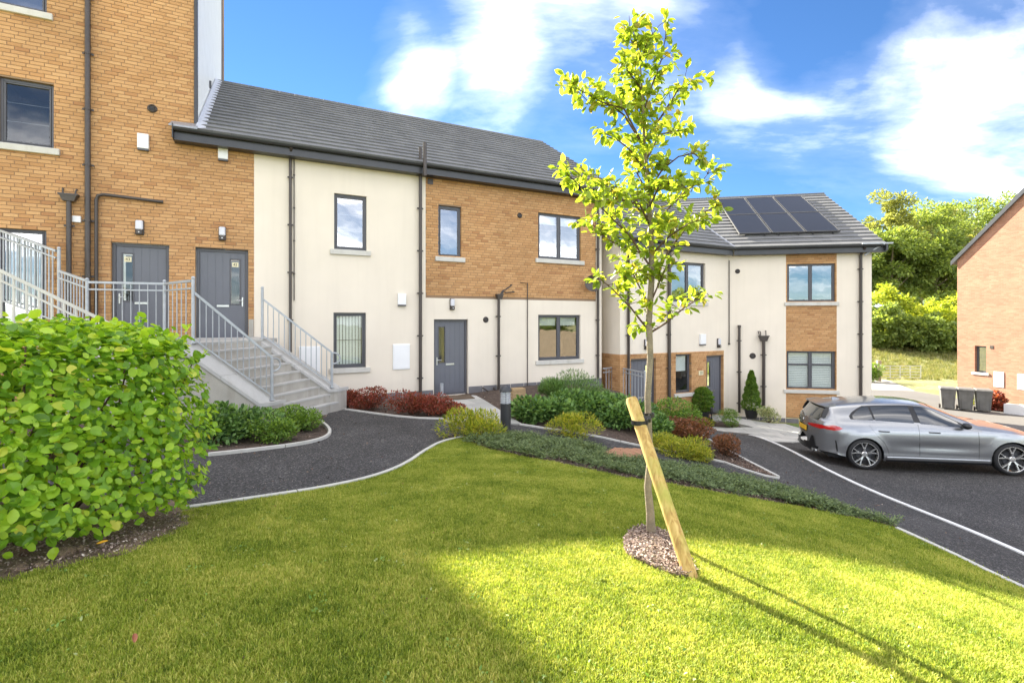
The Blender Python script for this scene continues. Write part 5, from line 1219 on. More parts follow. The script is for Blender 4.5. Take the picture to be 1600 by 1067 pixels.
# side windows
beltz = lambda x: zs(x) + .018
top = lambda x: ze(x) - .035
def winpoly(xa, xb, xta, xtb, k=8):
    lo = [(xa + (xb - xa) * i / k, beltz(xa + (xb - xa) * i / k)) for i in range(k + 1)]
    hi = [(xta + (xtb - xta) * i / k, top(xta + (xtb - xta) * i / k)) for i in range(k + 1)]
    return lo + hi[::-1]
surround = [(x, beltz(x) - .016) for x in np.linspace(-.16, 2.0, 26)] + [(2.0, beltz(2.0) + .01), (1.88, 1.01), (1.68, 1.12), (1.5, 1.215), (1.35, top(1.35) + .012)] + [(x, top(x) + .016) for x in np.linspace(1.25, .06, 14)] + [(-.06, 1.27), (-.17, 1.20), (-.235, 1.125), (-.22, 1.07)]
patch(surround, ygh, 'window_surround', mt['blackplastic'], .003)
patch([(-.17, 1.08), (-.12, beltz(-.12) + .012)] + [(x, beltz(x) + .006) for x in np.linspace(-.02, .22, 3)] + [(.17, top(.17)), (.05, top(.05) - .008), (-.06, 1.235), (-.17, 1.14)], ygh, 'quarter_window', mt['carglass'], .007)
patch([(x, beltz(x) + .006) for x in np.linspace(.26, .98, 8)] + [(x, top(x)) for x in np.linspace(.94, .21, 8)], ygh, 'rear_side_window', mt['carglass'], .007)
patch([(x, beltz(x) + .006) for x in np.linspace(1.10, 1.86, 9)] + [(1.77, 1.055), (1.6, 1.145), (1.42, 1.245), (1.32, top(1.32))] + [(x, top(x)) for x in np.linspace(1.25, 1.04, 3)], ygh, 'front_side_window', mt['carglass'], .007)
# windscreen, rear window
def toppatch(x0, x1, wa, wb, name, mat, off=.005):
    vs = []; k, l = 10, 12
    for i in range(k + 1):
        x = x0 + (x1 - x0) * i / k; hw = wa + (wb - wa) * i / k
        for j in range(l + 1):
            y = -hw + 2 * hw * j / l; dz = (zt(x + .01) - zt(x - .01)) / .02; nrm = Vector((-dz, 0, 1)).normalized(); p = Vector((x, y, ztop(x, y))) + nrm * off; vs.append(p)
    MB().add(vs, [(i * (l + 1) + j, (i + 1) * (l + 1) + j, (i + 1) * (l + 1) + j + 1, i * (l + 1) + j + 1) for i in range(k) for j in range(l)]).build(name, mat, car, smooth='all')
toppatch(1.42, 2.16, .545, .65, 'windscreen', mt['carglass']); toppatch(-.835, -.605, .57, .53, 'rear_window', mt['carglass'], .006)
# rear spoiler
b = MB(); prof = [(-.42, 1.372), (-.70, 1.325), (-.705, 1.308), (-.60, 1.30), (-.42, 1.33)]
for sy in (1,):
    vs = [(x, y, z - .018 * (abs(y) / .56) ** 2) for y in np.linspace(-.57, .57, 9) for x, z in prof]; k = len(prof)
    b.add(vs, [(i * k + j, i * k + (j + 1) % k, (i + 1) * k + (j + 1) % k, (i + 1) * k + j) for i in range(8) for j in range(k)] + [tuple(range(k)), tuple(range(8 * k, 9 * k))])
b.build('roof_spoiler', mt['paint'], car)
for sg in (1, -1): MB().quadprism([(-.62, sg * .52, 1.30), (-.72, sg * .555, 1.20), (-.80, sg * .60, 1.06), (-.70, sg * .625, 1.05), (-.58, sg * .60, 1.22)], [(-.62, sg * .54, 1.315), (-.73, sg * .59, 1.20), (-.815, sg * .63, 1.06), (-.70, sg * .665, 1.05), (-.57, sg * .625, 1.24)]).build('spoiler_blade', mt['blackplastic'], car)
MB().quadprism([(-.30, -.02, 1.37), (-.12, -.025, 1.39), (-.12, .025, 1.39), (-.30, .02, 1.37)], [(-.30, -.006, 1.43), (-.26, -.006, 1.435), (-.26, .006, 1.435), (-.30, .006, 1.43)]).build('antenna_fin', mt['paint'], car)
# rear face parts: outline in (y, z) mapped onto the tail
def rpatch(poly, name, mat, off=.006, thick=None):
    dense = densify(poly, .04); xs = [p[0] for p in dense]; ys = [p[1] for p in dense]
    gx, gy = np.meshgrid(np.arange(min(xs), max(xs), .04), np.arange(min(ys), max(ys), .04)); gg = np.stack([gx.ravel(), gy.ravel()], 1); gg = gg[inside(gg, dense)]
    if len(gg): da = np.array(dense); gg = gg[np.min(((gg[:, None] - da[None]) ** 2).sum(-1), 1) > .0003]
    v, e, f, *_ = delaunay_2d_cdt([Vector(p) for p in dense] + [Vector(p) for p in gg.tolist()], [], [list(range(len(dense)))], 1, 1e-6)
    pb = MB(); pb.v = [(rear_x(p.x, p.y) - off, p.x, p.y) for p in v]; pb.f = [tuple(t) for t in f]; return pb.build(name, mat, car, smooth='all')
for sg in (1, -1):
    rpatch([(sg * .26, .87), (sg * .50, .90), (sg * .68, .905), (sg * .725, .89), (sg * .73, .83), (sg * .66, .815), (sg * .5, .82), (sg * .30, .835)], 'tail_light', mt['taillight'], .010)
    rpatch([(sg * .44, .62), (sg * .50, .62), (sg * .56, .36), (sg * .44, .34), (sg * .1, .34), (sg * .1, .44), (sg * .36, .46)], 'diffuser', mt['blackplastic'], .012)
    for yy in (.46, .55): MB().lathe([(.0, -.0), (.032, 0), (.036, -.03), (.028, -.03), (.028, -.01), (0, -.01)], (0, 0, 0), 14, 'y').build('exhaust_tip', mt['steel'], car, smooth=True).matrix_basis = Matrix.Translation((-.885 - .05 + .23 * (yy / .8) ** 2.4 + .01, sg * yy, .30)) @ Matrix.Rotation(R(-90), 4, 'Z')
patch([(-.84, .895), (-.70, .925), (-.50, .905), (-.40, .865), (-.52, .825), (-.70, .808), (-.84, .82)], yside, 'tail_light_side', mt['taillight'], .007)
patch([(-.70, .60), (-.665, .60), (-.60, .38), (-.63, .34), (-.68, .45)], yside, 'bumper_vent', mt['blackplastic'], .006)
rpatch([(-.26, .80), (.26, .80), (.26, .66), (-.26, .66)], 'plate_recess', mt['blackplastic'], .006)
rpatch([(-.25, .795), (.25, .795), (.25, .685), (-.25, .685)], 'number_plate', mt['yellow_plate'], .014)
o = MB().lathe([(0, -.012), (.034, -.012), (.038, 0)], (0, 0, 0), 16, 'y').build('badge', mt['steel'], car, smooth=True); o.matrix_basis = Matrix.Translation((rear_x(0, .905) - .054, 0, .905)) @ Matrix.Rotation(R(-90), 4, 'Z')
rpatch([(-.62, .40), (.62, .40), (.56, .28), (-.56, .28)], 'rear_valance', mt['blackplastic'], .004)
MB().tube([(rear_x(.02, 1.0) - .01, .02, 1.02), (rear_x(.2, 1.06) - .02, .30, 1.06)], .008, 6).build('rear_wiper', mt['blackplastic'], car)
# sills, gaps, handles, mirrors
patch([(.42, .30), (.42, .19), (2.28, .19), (2.28, .30)], yside, 'side_skirt', mt['paint'], .016)
patch([(.40, .225), (.40, .185), (2.30, .185), (2.30, .225)], yside, 'skirt_lip', mt['blackplastic'], .022)
def gap(pts, fn=yside):
    for sg in (-1, 1): MB().tube([(x, sg * (fn(x, z) + .0005), z) for x, z in pts], .0035, 4).build('door_gap', mt['blackplastic'], car)
gap([(1.04, z) for z in np.linspace(.31, zs(1.04), 8)]); gap([(2.10 - .0 * z, z) for z in np.linspace(.31, .86, 8)])
gap([(.12, .95), (.17, .85), (.26, .72), (.37, .60), (.43, .47), (.47, .33)]); gap([(x, .31) for x in np.linspace(.47, 2.10, 14)])
for sg in (-1, 1):
    for hx in (.28, 1.22):
        hb_ = MB(); hb_.tube([(hx, sg * (yside(hx, .83) - .004), .832), (hx + .03, sg * (yside(hx, .83) + .024), .834), (hx + .17, sg * (yside(hx, .83) + .024), .828), (hx + .20, sg * (yside(hx, .83) - .004), .824)], .013, 8); hb_.build('door_handle', mt['blackplastic'], car, smooth=True)
    mr = MB(); mr.sphere((1.84, sg * .965, 1.0), (.085, .10, .065), 14, 10); mo = mr.build('wing_mirror', mt['blackplastic'], car, smooth='all'); MB().bar((1.84, sg * .80, .945), (1.84, sg * .93, .965), .05, .03).build('mirror_arm', mt['blackplastic'], mo)
# seats seen through glass are hidden by the tint; wheels
def wheel(cx0, sg):
    o = bpy.data.objects.new('wheel', None); col.objects.link(o); o.parent = car; o.location = (cx0, sg * .80, .325); o.rotation_euler = (0, 0, 0 if sg > 0 else math.pi)
    MB().lathe([(.250, -.10), (.272, -.108), (.30, -.104), (.320, -.085), (.325, -.05), (.325, .05), (.320, .085), (.30, .104), (.272, .108), (.250, .10)], (0, 0, 0), 48, 'y').build('tyre', mt['rubber'], o, smooth=True)
    r = MB(); r.lathe([(.246, .095), (.252, .104), (.264, .104), (.268, .09), (.265, -.09), (.25, -.09), (.24, .08)], (0, 0, 0), 48, 'y')
    for k in range(5):
        a = k * 2 * math.pi / 5 + .3
        for d in (-.17, .17):
            p = lambda rad, ang, y: (rad * math.cos(ang), y, rad * math.sin(ang))
            for (r0, a0, r1, a1) in ((.05, a, .13, a + d * .5), (.13, a + d * .5, .252, a + d * 1.3)):
                w0, w1 = .017, .014; u0, u1 = p(r0, a0, 0), p(r1, a1, 0); dv = Vector((u1[0] - u0[0], 0, u1[2] - u0[2])).normalized(); nv = Vector((-dv.z, 0, dv.x))
                u0, u1 = Vector(u0) - dv * .006, Vector(u1) + dv * .006
                r.quadprism([u0 - nv * w0 + Vector((0, .055, 0)), u0 + nv * w0 + Vector((0, .055, 0)), u1 + nv * w1 + Vector((0, .06, 0)), u1 - nv * w1 + Vector((0, .06, 0))], [u0 - nv * w0 * .7 + Vector((0, .085, 0)), u0 + nv * w0 * .7 + Vector((0, .085, 0)), u1 + nv * w1 * .7 + Vector((0, .098, 0)), u1 - nv * w1 * .7 + Vector((0, .098, 0))])
    r.lathe([(0, .092), (.045, .09), (.06, .08), (.062, .05)], (0, 0, 0), 20, 'y'); r.build('rim', mt['alloy'], o)
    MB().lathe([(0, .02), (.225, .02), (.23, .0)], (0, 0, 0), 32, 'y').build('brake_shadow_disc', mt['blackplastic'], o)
    MB().lathe([(.07, .035), (.15, .035), (.15, .025)], (0, 0, 0), 32, 'y').build('brake_disc', mt['gutter'], o)
for c in (0, WBX):
    for sg in (-1, 1): wheel(c, sg)

# the tail is rounded in plan: draw the rear corners forward
for o in [c for c in car.children if c.type == 'MESH' and c.matrix_basis == Matrix.Identity(4)]:
    n = len(o.data.vertices); co = np.empty(n * 3, np.float32); o.data.vertices.foreach_get('co', co); co = co.reshape(-1, 3)
    f_ = np.clip((-co[:, 0] - .37) / .5, 0, 1); f_ = f_ * f_ * (3 - 2 * f_); co[:, 0] += .23 * np.clip(np.abs(co[:, 1]) / .80, 0, 1.1) ** 2.4 * f_
    co[:, 0] -= .05 * f_
    o.data.vertices.foreach_set('co', co.ravel()); o.data.update()

# ------------------------------------------------------------------ foliage
mt['leaf_hedge'] = MLEAF('hedge_leaf', [(0, (.09, .19, .018)), (.3, (.19, .36, .025)), (.65, (.32, .50, .035)), (.96, (.42, .58, .05)), (1, (.60, .58, .09))], .40, .38)
mt['leaf_tree'] = MLEAF('young_tree_leaf', [(0, (.15, .24, .03)), (.5, (.27, .37, .04)), (.85, (.38, .46, .06)), (1, (.30, .24, .05))], .50, .4, 1.35)
mt['leaf_dark'] = MLEAF('dark_shrub_leaf', [(0, (.045, .10, .028)), (.5, (.12, .23, .06)), (1, (.24, .38, .11))], .3)
mt['leaf_mid'] = MLEAF('mid_green_leaf', [(0, (.06, .13, .022)), (.5, (.13, .24, .035)), (1, (.24, .36, .06))], .35)
mt['leaf_yellow'] = MLEAF('yellow_green_leaf', [(0, (.10, .16, .018)), (.4, (.24, .30, .03)), (.8, (.42, .42, .04)), (1, (.55, .46, .08))], .4)
mt['leaf_red'] = MLEAF('red_shrub_leaf', [(0, (.08, .05, .018)), (.35, (.20, .06, .035)), (.75, (.32, .07, .055)), (1, (.42, .14, .11))], .35)
mt['leaf_brown'] = MLEAF('brown_red_leaf', [(0, (.07, .05, .02)), (.4, (.17, .07, .03)), (1, (.30, .13, .07))], .3)
mt['leaf_juniper'] = MLEAF('juniper_needle', [(0, (.055, .085, .032)), (.5, (.12, .175, .065)), (1, (.24, .30, .13))], .25, .6)
mt['leaf_pale'] = MLEAF('pale_variegated_leaf', [(0, (.12, .19, .06)), (.5, (.35, .40, .20)), (1, (.62, .60, .40))], .3)
mt['leaf_far'] = MLEAF('far_tree_leaf', [(0, (.10, .15, .04)), (.5, (.19, .26, .065)), (1, (.31, .38, .11))], .45, .6)
mt['leaf_far2'] = MLEAF('far_olive_leaf', [(0, (.12, .14, .045)), (.5, (.21, .24, .07)), (1, (.32, .34, .12))], .45, .6)
mt['leaf_bright'] = MLEAF('far_bright_leaf', [(0, (.17, .24, .03)), (.5, (.33, .40, .05)), (1, (.48, .50, .08))], .45, .6)
mt['bark'] = M('grey_green_bark', (.22, .18, .12), .9, var=.3, vscale=12, fine=70, bump=.8, bdist=.008)
mt['bark_dark'] = M('dark_stem', (.10, .06, .035), .9, var=.3, vscale=12, fine=60, bump=.4)
mt['grass'] = None
LEAF_SHAPES = {
 'round': ([(0, 0, 0), (.24, .18, .03), (.35, .50, .05), (.21, .84, .03), (0, 1.0, -.05), (-.21, .84, .03), (-.35, .50, .05), (-.24, .18, .03), (0, .5, -.07)], [(0, 1, 8), (1, 2, 8), (2, 3, 8), (3, 4, 8), (4, 5, 8), (5, 6, 8), (6, 7, 8), (7, 0, 8)]),
 'oval': ([(0, 0, 0), (.26, .35, .06), (.22, .72, .04), (0, 1.0, -.08), (-.22, .72, .04), (-.26, .35, .06)], [(0, 1, 2, 3), (0, 3, 4, 5)]),
 'narrow': ([(0, 0, 0), (.13, .4, .03), (0, 1, -.06), (-.13, .4, .03)], [(0, 1, 2), (0, 2, 3)]),
 'blade': ([(0, 0, 0), (.07, .5, .02), (0, 1, 0), (-.07, .5, .02)], [(0, 1, 2), (0, 2, 3)]),
 'tiny': ([(0, 0, 0), (.3, .5, .05), (0, 1, 0), (-.3, .5, .05)], [(0, 1, 2, 3)]),
}
def leaf_frames(P, D, size, rs, droop=.3):
    """rotation frames: leaf lengthwise axis near D with a random roll, normals leaning up"""
    n = len(P); d = D + rs.normal(0, .35, (n, 3)); d[:, 2] -= droop * rs.rand(n); d /= np.linalg.norm(d, axis=1)[:, None] + 1e-9
    up = np.tile([0, 0, 1.0], (n, 1)) + rs.normal(0, .45, (n, 3)) + D * .5
    s = np.cross(d, up); s /= np.linalg.norm(s, axis=1)[:, None] + 1e-9; nn = np.cross(s, d)
    return s * size[:, None], d * size[:, None], nn * size[:, None]
def leaves_mesh(name, P, D, size, shape, seed=0, droop=.3, fr=None):
    rs = np.random.RandomState(seed); sv, sf = LEAF_SHAPES[shape]; sv = np.array(sv); S, U, Nn = fr if fr else leaf_frames(P, D, size, rs, droop); k = len(sv); n = len(P)
    V = P[:, None, :] + sv[None, :, 0, None] * S[:, None] + sv[None, :, 1, None] * U[:, None] + sv[None, :, 2, None] * Nn[:, None]
    V = V.reshape(-1, 3); me = bpy.data.meshes.new(name); base = np.arange(n)[:, None]
    lens = [len(f) for f in sf]; flat = np.array([i for f in sf for i in f]); L = (base * k + flat[None]).ravel(); tot = np.tile(lens, n)
    me.vertices.add(len(V)); me.vertices.foreach_set('co', V.astype(np.float32).ravel()); me.loops.add(len(L)); me.loops.foreach_set('vertex_index', L.astype(np.int32))
    me.polygons.add(len(tot)); st = np.concatenate([[0], np.cumsum(tot)[:-1]]); me.polygons.foreach_set('loop_start', st.astype(np.int32)); me.polygons.foreach_set('loop_total', tot.astype(np.int32))
    me.update(calc_edges=True); me.validate(); return me
def clump_points(c, r, n, rs, shell=.55, lumps=7, flat=.0):
    """points in an uneven crown: several overlapping lumps with gaps between"""
    c = np.array(c); r = np.array(r); P = []; D = []
    cs = [np.zeros(3)] + [v / np.linalg.norm(v) * rs.uniform(.35, .75) for v in rs.normal(0, 1, (lumps, 3))]; ws = [rs.uniform(.38, .62) for _ in cs]; ws[0] = .66
    for i in range(n):
        k = rs.randint(len(cs)); v = rs.normal(0, 1, 3); v /= np.linalg.norm(v); q = cs[k] + v * ws[k] * (shell + (1 - shell) * rs.rand()) ** .6
        if flat and q[2] < -flat: q[2] = -flat * rs.rand()
        P.append(c + q * r); D.append(v + q * .6)
    D = np.array(D); D /= np.linalg.norm(D, axis=1)[:, None]; return np.array(P), D
def shrub(name, label, c, r, n, size, shape, mat, seed=0, cat='shrub', group=None, lumps=9, stems=8, up=.5, droop=.2, stem_mat='bark_dark'):
    rs = np.random.RandomState(seed); x, y = c; z = H(x, y) - .03; root = thing(name, label, cat, (x, y, z), 0, group)
    P, D = clump_points((0, 0, r[2] * .55), (r[0], r[1], r[2] * .62), n, rs, lumps=lumps, flat=.8); P[:, 2] = np.abs(P[:, 2]) + .01; D[:, 2] += up; D /= np.linalg.norm(D, axis=1)[:, None]
    me = leaves_mesh('foliage', P, D, size * (.6 + .7 * rs.rand(len(P))), shape, seed, droop); o = link('foliage', me, mt[mat], root); o['kind'] = 'stuff'
    b = MB()
    for k in range(stems):
        q = P[rs.randint(len(P))]; b.tube([(rs.normal(0, .03), rs.normal(0, .03), -.02), (q[0] * .45, q[1] * .45, q[2] * .4), tuple(q)], [.012, .007, .003], 5)
    b.build('stem', mt[stem_mat], root)
    return root

# ------------------------------------------------------------------ big hedge at the left
rs = np.random.RandomState(21)
HP = [(-3.02, 2.62), (-2.60, 3.55), (-2.48, 3.95), (-2.68, 4.30), (-3.5, 4.55), (-5.0, 4.6), (-6.2, 3.2), (-4.9, 1.7), (-3.7, 1.95)]
hp = smooth_poly(HP, 2); hpd = densify(hp, .05); hpa = np.array(hpd); hc = hpa.mean(0)
hedge = thing('laurel_hedge', 'big rounded green hedge with glossy oval leaves at the left of the lawn', 'hedge', (hc[0], hc[1], H(*hc)))
ho = np.array(hedge.location)
def hedge_pts(n, depth, rs):
    P = []; D = []; m = len(hpd)
    from mathutils import noise
    for _ in range(n):
        i = rs.randint(m); p = hpa[i]; q = hpa[(i + 1) % m]; t = q - p; nrm = np.array([t[1], -t[0]]); nrm /= np.linalg.norm(nrm) + 1e-9
        if np.dot(nrm, p - hc) < 0: nrm = -nrm
        if rs.rand() < .55 and (nrm @ np.array([-p[0], -p[1]]) < 0): continue
        g0 = H(*p); topz = -.09 - .10 * rs.rand() + .07 * noise.noise((p[0] * 2, p[1] * 2, 0)); h = topz - g0
        v = rs.rand() ** .9; z = v
        round_ = .32 * max(0, (v - .75) / .25) ** 2 + .10 * max(0, (.14 - v) / .14) ** 1.5
        lump = .11 * noise.noise((p[0] * 2.2, p[1] * 2.2, v * 3.2)) + .07 * noise.noise((p[0] * 5, p[1] * 5, v * 8 + 4))
        d = depth * rs.rand() ** 1.6
        pos = np.array([*(p + nrm * (.015 + lump - round_ - d)), g0 + .10 + v * (h - .08)])
        P.append(pos); D.append(np.array([nrm[0], nrm[1], .35 + .6 * (v > .85) - .1]))
    # the top
    for _ in range(n // 4):
        a = rs.rand() ** .35; i = rs.randint(m); p = hc + (hpa[i] - hc) * a * .93
        rim = max(0, (a - .8) / .2)
        pos = np.array([p[0], p[1], -.10 - .14 * rim + .09 * noise.noise((p[0] * 3, p[1] * 3, 1)) - rs.rand() * .10 + .05]); P.append(pos); D.append(np.array([rs.normal(0, .4), rs.normal(0, .4), 1.0]))
    D = np.array(D); D /= np.linalg.norm(D, axis=1)[:, None]; return np.array(P), D
P, D = hedge_pts(25000, .36, rs)
dist = P[:, 1]; px_ = CX + F * P[:, 0] / np.maximum(P[:, 1], .1); front = (px_ > -10) & (px_ < 340)
shoots = []
for _ in range(230):
    if rs.rand() < .7:
        a = rs.rand() ** .4; i = rs.randint(len(hpa)); p = hc + (hpa[i] - hc) * a * .96; zb_ = -.14 - .10 * max(0, (a - .8) / .2); dv = np.array([rs.normal(0, .22), rs.normal(0, .22), 1.0])
    else:
        i = rs.randint(len(hpa)); p = hpa[i]; v = rs.uniform(.3, .95); g0 = H(*p); zb_ = g0 + v * (-.12 - g0); nv = (p - hc) / np.linalg.norm(p - hc); p = p - nv * .10 * v ** 3; dv = np.array([nv[0], nv[1], .9])
    dv /= np.linalg.norm(dv); L_ = rs.uniform(.06, .20)
    for q in range(7):
        t = (q + .5) / 7; an = q * 2.4; sv_ = np.array([math.cos(an), math.sin(an), .35]); shoots.append((np.array([p[0], p[1], zb_]) + dv * L_ * t + sv_ * .012, sv_ + dv * .4))
P = np.concatenate([P, np.array([s_[0] for s_ in shoots])]); dd = np.array([s_[1] for s_ in shoots]); D = np.concatenate([D, dd / np.linalg.norm(dd, axis=1)[:, None]])
px_ = CX + F * P[:, 0] / np.maximum(P[:, 1], .1); front = (px_ > -10) & (px_ < 340)
sz = .052 + .040 * rs.rand(len(P)); sz *= np.where(rs.rand(len(P)) < .4, .62, 1)
cand = [i for i in range(len(P)) if front[i] and P[i, 2] < .02]; cand.sort(key=lambda i: P[i, 1] + (0.3 if rs.rand() < .5 else 0)); single = set(cand[:300])
lm = []
for k in range(4):
    me = leaves_mesh('leaf', np.array([[0, 0, 0.]]), np.array([[0, 1.0, 0]]), np.array([1.0]), 'round', k + 3, 0)
    sv, sf = LEAF_SHAPES['round']; me = bpy.data.meshes.new('leaf'); me.from_pydata([(x * (1 + .12 * (k - 1.5)), y, z * (1 + k * .6)) for x, y, z in sv], [], sf); me.update(); me.materials.append(mt['leaf_hedge']); lm.append(me)
def facing_frames(P, D, size, rs):
    """leaves held face outwards and a little up, tips pointing any way round"""
    n = len(P); nn = D * .9 + rs.normal(0, .38, (n, 3)); nn[:, 2] += .45; nn /= np.linalg.norm(nn, axis=1)[:, None]
    d = rs.normal(0, .6, (n, 3)); d[:, 2] += .45; d = d - nn * (d * nn).sum(1)[:, None]; d /= np.linalg.norm(d, axis=1)[:, None]; s = np.cross(d, nn)
    return s * size[:, None], d * size[:, None], nn * size[:, None]
S_, U_, N_ = facing_frames(P, D, sz, rs)
for i in single:
    o = bpy.data.objects.new('leaf', lm[i % 4]); col.objects.link(o); o.parent = hedge
    m = Matrix.Identity(4)
    for r_i in range(3): m[r_i][0] = S_[i][r_i]; m[r_i][1] = U_[i][r_i]; m[r_i][2] = N_[i][r_i]; m[r_i][3] = P[i][r_i] - ho[r_i]
    o.matrix_basis = m
rest = np.array([i for i in range(len(P)) if i not in single])
o = link('leaves', leaves_mesh('leaves', P[rest] - ho, D[rest], sz[rest], 'round', 5, .35, (S_[rest], U_[rest], N_[rest])), mt['leaf_hedge'], hedge); o['kind'] = 'stuff'
b = MB(ho)
for k in range(70):
    a = rs.rand(); i = rs.randint(len(hpd)); p = hc + (hpa[i] - hc) * (.35 + .45 * rs.rand()); q = hc + (hpa[i] - hc) * (.8 + .17 * rs.rand()); g0 = H(*p)
    b.tube([(p[0], p[1], g0 - .02), ((p[0] + q[0]) / 2 + rs.normal(0, .05), (p[1] + q[1]) / 2 + rs.normal(0, .05), g0 + .45), (q[0], q[1], g0 + .9 + .5 * rs.rand())], [.022, .014, .005], 6)
b.build('stem', mt['bark_dark'], hedge, smooth=True)
# ------------------------------------------------------------------ young tree and its stake
tx, ty = G(1018, 838); tz = H(tx, ty)
tree = thing('young_tree', 'slender young tree with yellow green leaves tied to a leaning stake', 'tree', (tx, ty, tz))
up_px = lambda px, py, dep=0: Vector(((px - CX) / F * (ty + dep), ty + dep, (HY - py) / F * (ty + dep)))
tl = [(1018, 845), (1016, 800), (1012, 760), (1016, 720), (1014, 680), (1012, 620), (1016, 560), (1014, 500), (1018, 440), (1018, 380), (1014, 320), (1010, 260), (1006, 210), (1004, 150), (1000, 95), (988, 40)]
trp = [up_px(*p) for p in tl]; trr = [.042, .033, .029, .027, .026, .025, .025, .025, .024, .021, .018, .014, .011, .008, .005, .003]
mb = MB(tree.location)
from mathutils import noise as mn
mb.tube([p + Vector((0, 0, -.05 if i == 0 else 0)) for i, p in enumerate(trp)], trr, 12); mb.build('trunk', mt['bark'], tree, smooth=True)
br = [((1016, 520), [(985, 480), (955, 450), (940, 438), (932, 432)], .1), ((1016, 520), [(1040, 505), (1070, 480), (1095, 465), (1110, 462)], .1), ((1018, 470), [(1035, 430), (1050, 395)], -.2), ((1016, 480), [(1000, 450), (985, 420), (975, 400)], .3),
      ((1018, 420), [(985, 370), (945, 330), (905, 290), (878, 262)], -.3), ((1018, 430), [(1050, 385), (1085, 340), (1120, 322), (1130, 318)], .1), ((1016, 400), [(985, 390), (950, 375), (925, 350), (905, 345)], .5), ((1016, 370), [(1040, 330), (1070, 300), (1100, 280), (1110, 265)], .35),
      ((1012, 340), [(980, 310), (945, 290), (915, 280), (895, 265)], .2), ((1012, 300), [(1035, 265), (1060, 245), (1085, 240), (1095, 250)], -.3), ((1010, 270), [(985, 235), (960, 215), (935, 205)], -.1), ((1006, 230), [(975, 180), (955, 165), (925, 165), (895, 135)], .15),
      ((1006, 230), [(975, 170), (940, 160), (900, 138), (888, 135)], -.2), ((1006, 220), [(1035, 180), (1060, 140), (1085, 128), (1098, 130)], .1), ((1004, 190), [(985, 150), (965, 120)], .3), ((1004, 180), [(1020, 130), (1035, 90), (1040, 55)], .1), ((1002, 140), [(980, 110), (975, 80)], -.2), ((1000, 100), [(1012, 65), (1030, 40)], .1), ((1000, 100), [(985, 60), (983, 25)], .05), ((1012, 330), [(1030, 290), (1060, 285), (1080, 300)], -.4), ((1010, 300), [(990, 260), (985, 230)], .4), ((1016, 400), [(1045, 370), (1075, 350), (1090, 345)], -.4), ((1014, 350), [(1000, 320), (960, 310), (935, 315)], -.5), ((1018, 440), [(1000, 420), (985, 440), (960, 420)], -.3), ((1010, 250), [(1030, 210), (1060, 205), (1075, 200)], .3)]
rs = np.random.RandomState(5); LP = []; LD = []
for k, (st_, pts, dep) in enumerate(br):
    n = len(pts); q = [up_px(*st_)] + [up_px(p[0], p[1], dep * (i + 1) / n) for i, p in enumerate(pts)]
    mb = MB(tree.location); r0 = .009 if n > 2 else .008; mb.tube(q, [r0 * (1 - .75 * i / n) for i in range(n + 1)], 6); mb.build('branch', mt['bark_dark'], tree, smooth=True)
    twigs = MB(tree.location)
    for i in range(1, n + 1):
        a, c = q[i - 1], q[i]; L_ = (c - a).length; cnt = int(L_ / .018)
        if i == 1 and n > 2: cnt = int(cnt * .4)
        for j in range(cnt):
            t = rs.rand(); base = L3(a, c, t); v = Vector(rs.normal(0, 1, 3)); v.z = abs(v.z) * .4 + .1; tw = v.normalized() * rs.uniform(.04, .16 if n > 2 else .10); e = base + tw
            if j % 2 == 0: twigs.tube([base, e], [.003, .0015], 4)
            for u in range(3 + rs.randint(3)):
                f_ = rs.uniform(.45, 1); LP.append(base + tw * f_); LD.append((tw.normalized() + Vector(rs.normal(0, .6, 3)) + Vector((0, 0, -.25))))
    if twigs.v: twigs.build('twigs', mt['bark_dark'], tree)['kind'] = 'stuff'
for i in range(9, len(trp) - 1):   # leaves close to the leader
    a, c = trp[i], trp[i + 1]
    for j in range(60):
        base = L3(a, c, rs.rand()); v = Vector(rs.normal(0, 1, 3)); v.z *= .5; tw = v.normalized() * rs.uniform(.03, .17); LP.append(base + tw); LD.append(tw.normalized() + Vector(rs.normal(0, .5, 3)))
LP = np.array([tuple(p) for p in LP]); LD = np.array([tuple(p) for p in LD]); LD /= np.linalg.norm(LD, axis=1)[:, None]
tsz = .054 + .036 * rs.rand(len(LP)); to_ = np.array(tree.location); idx = list(range(len(LP))); rs.shuffle(idx); single = set(idx[:300])
print('tree leaves', len(LP))
sv, sf = LEAF_SHAPES['oval']; tlm = []
for k in range(3):
    me = bpy.data.meshes.new('leaf'); me.from_pydata([(x * 1.15, y, z * (1 + k)) for x, y, z in sv], [], sf); me.update(); me.materials.append(mt['leaf_tree']); tlm.append(me)
S_, U_, N_ = leaf_frames(LP, LD, tsz, rs, .5)
for i in single:
    o = bpy.data.objects.new('leaf', tlm[i % 3]); col.objects.link(o); o.parent = tree; m = Matrix.Identity(4)
    for r_i in range(3): m[r_i][0] = S_[i][r_i]; m[r_i][1] = U_[i][r_i]; m[r_i][2] = N_[i][r_i]; m[r_i][3] = LP[i][r_i] - to_[r_i]
    o.matrix_basis = m
rest = np.array([i for i in range(len(LP)) if i not in single])
o = link('leaves', leaves_mesh('leaves', LP[rest] - to_, LD[rest], tsz[rest], 'oval', 6, .5), mt['leaf_tree'], tree); o['kind'] = 'stuff'
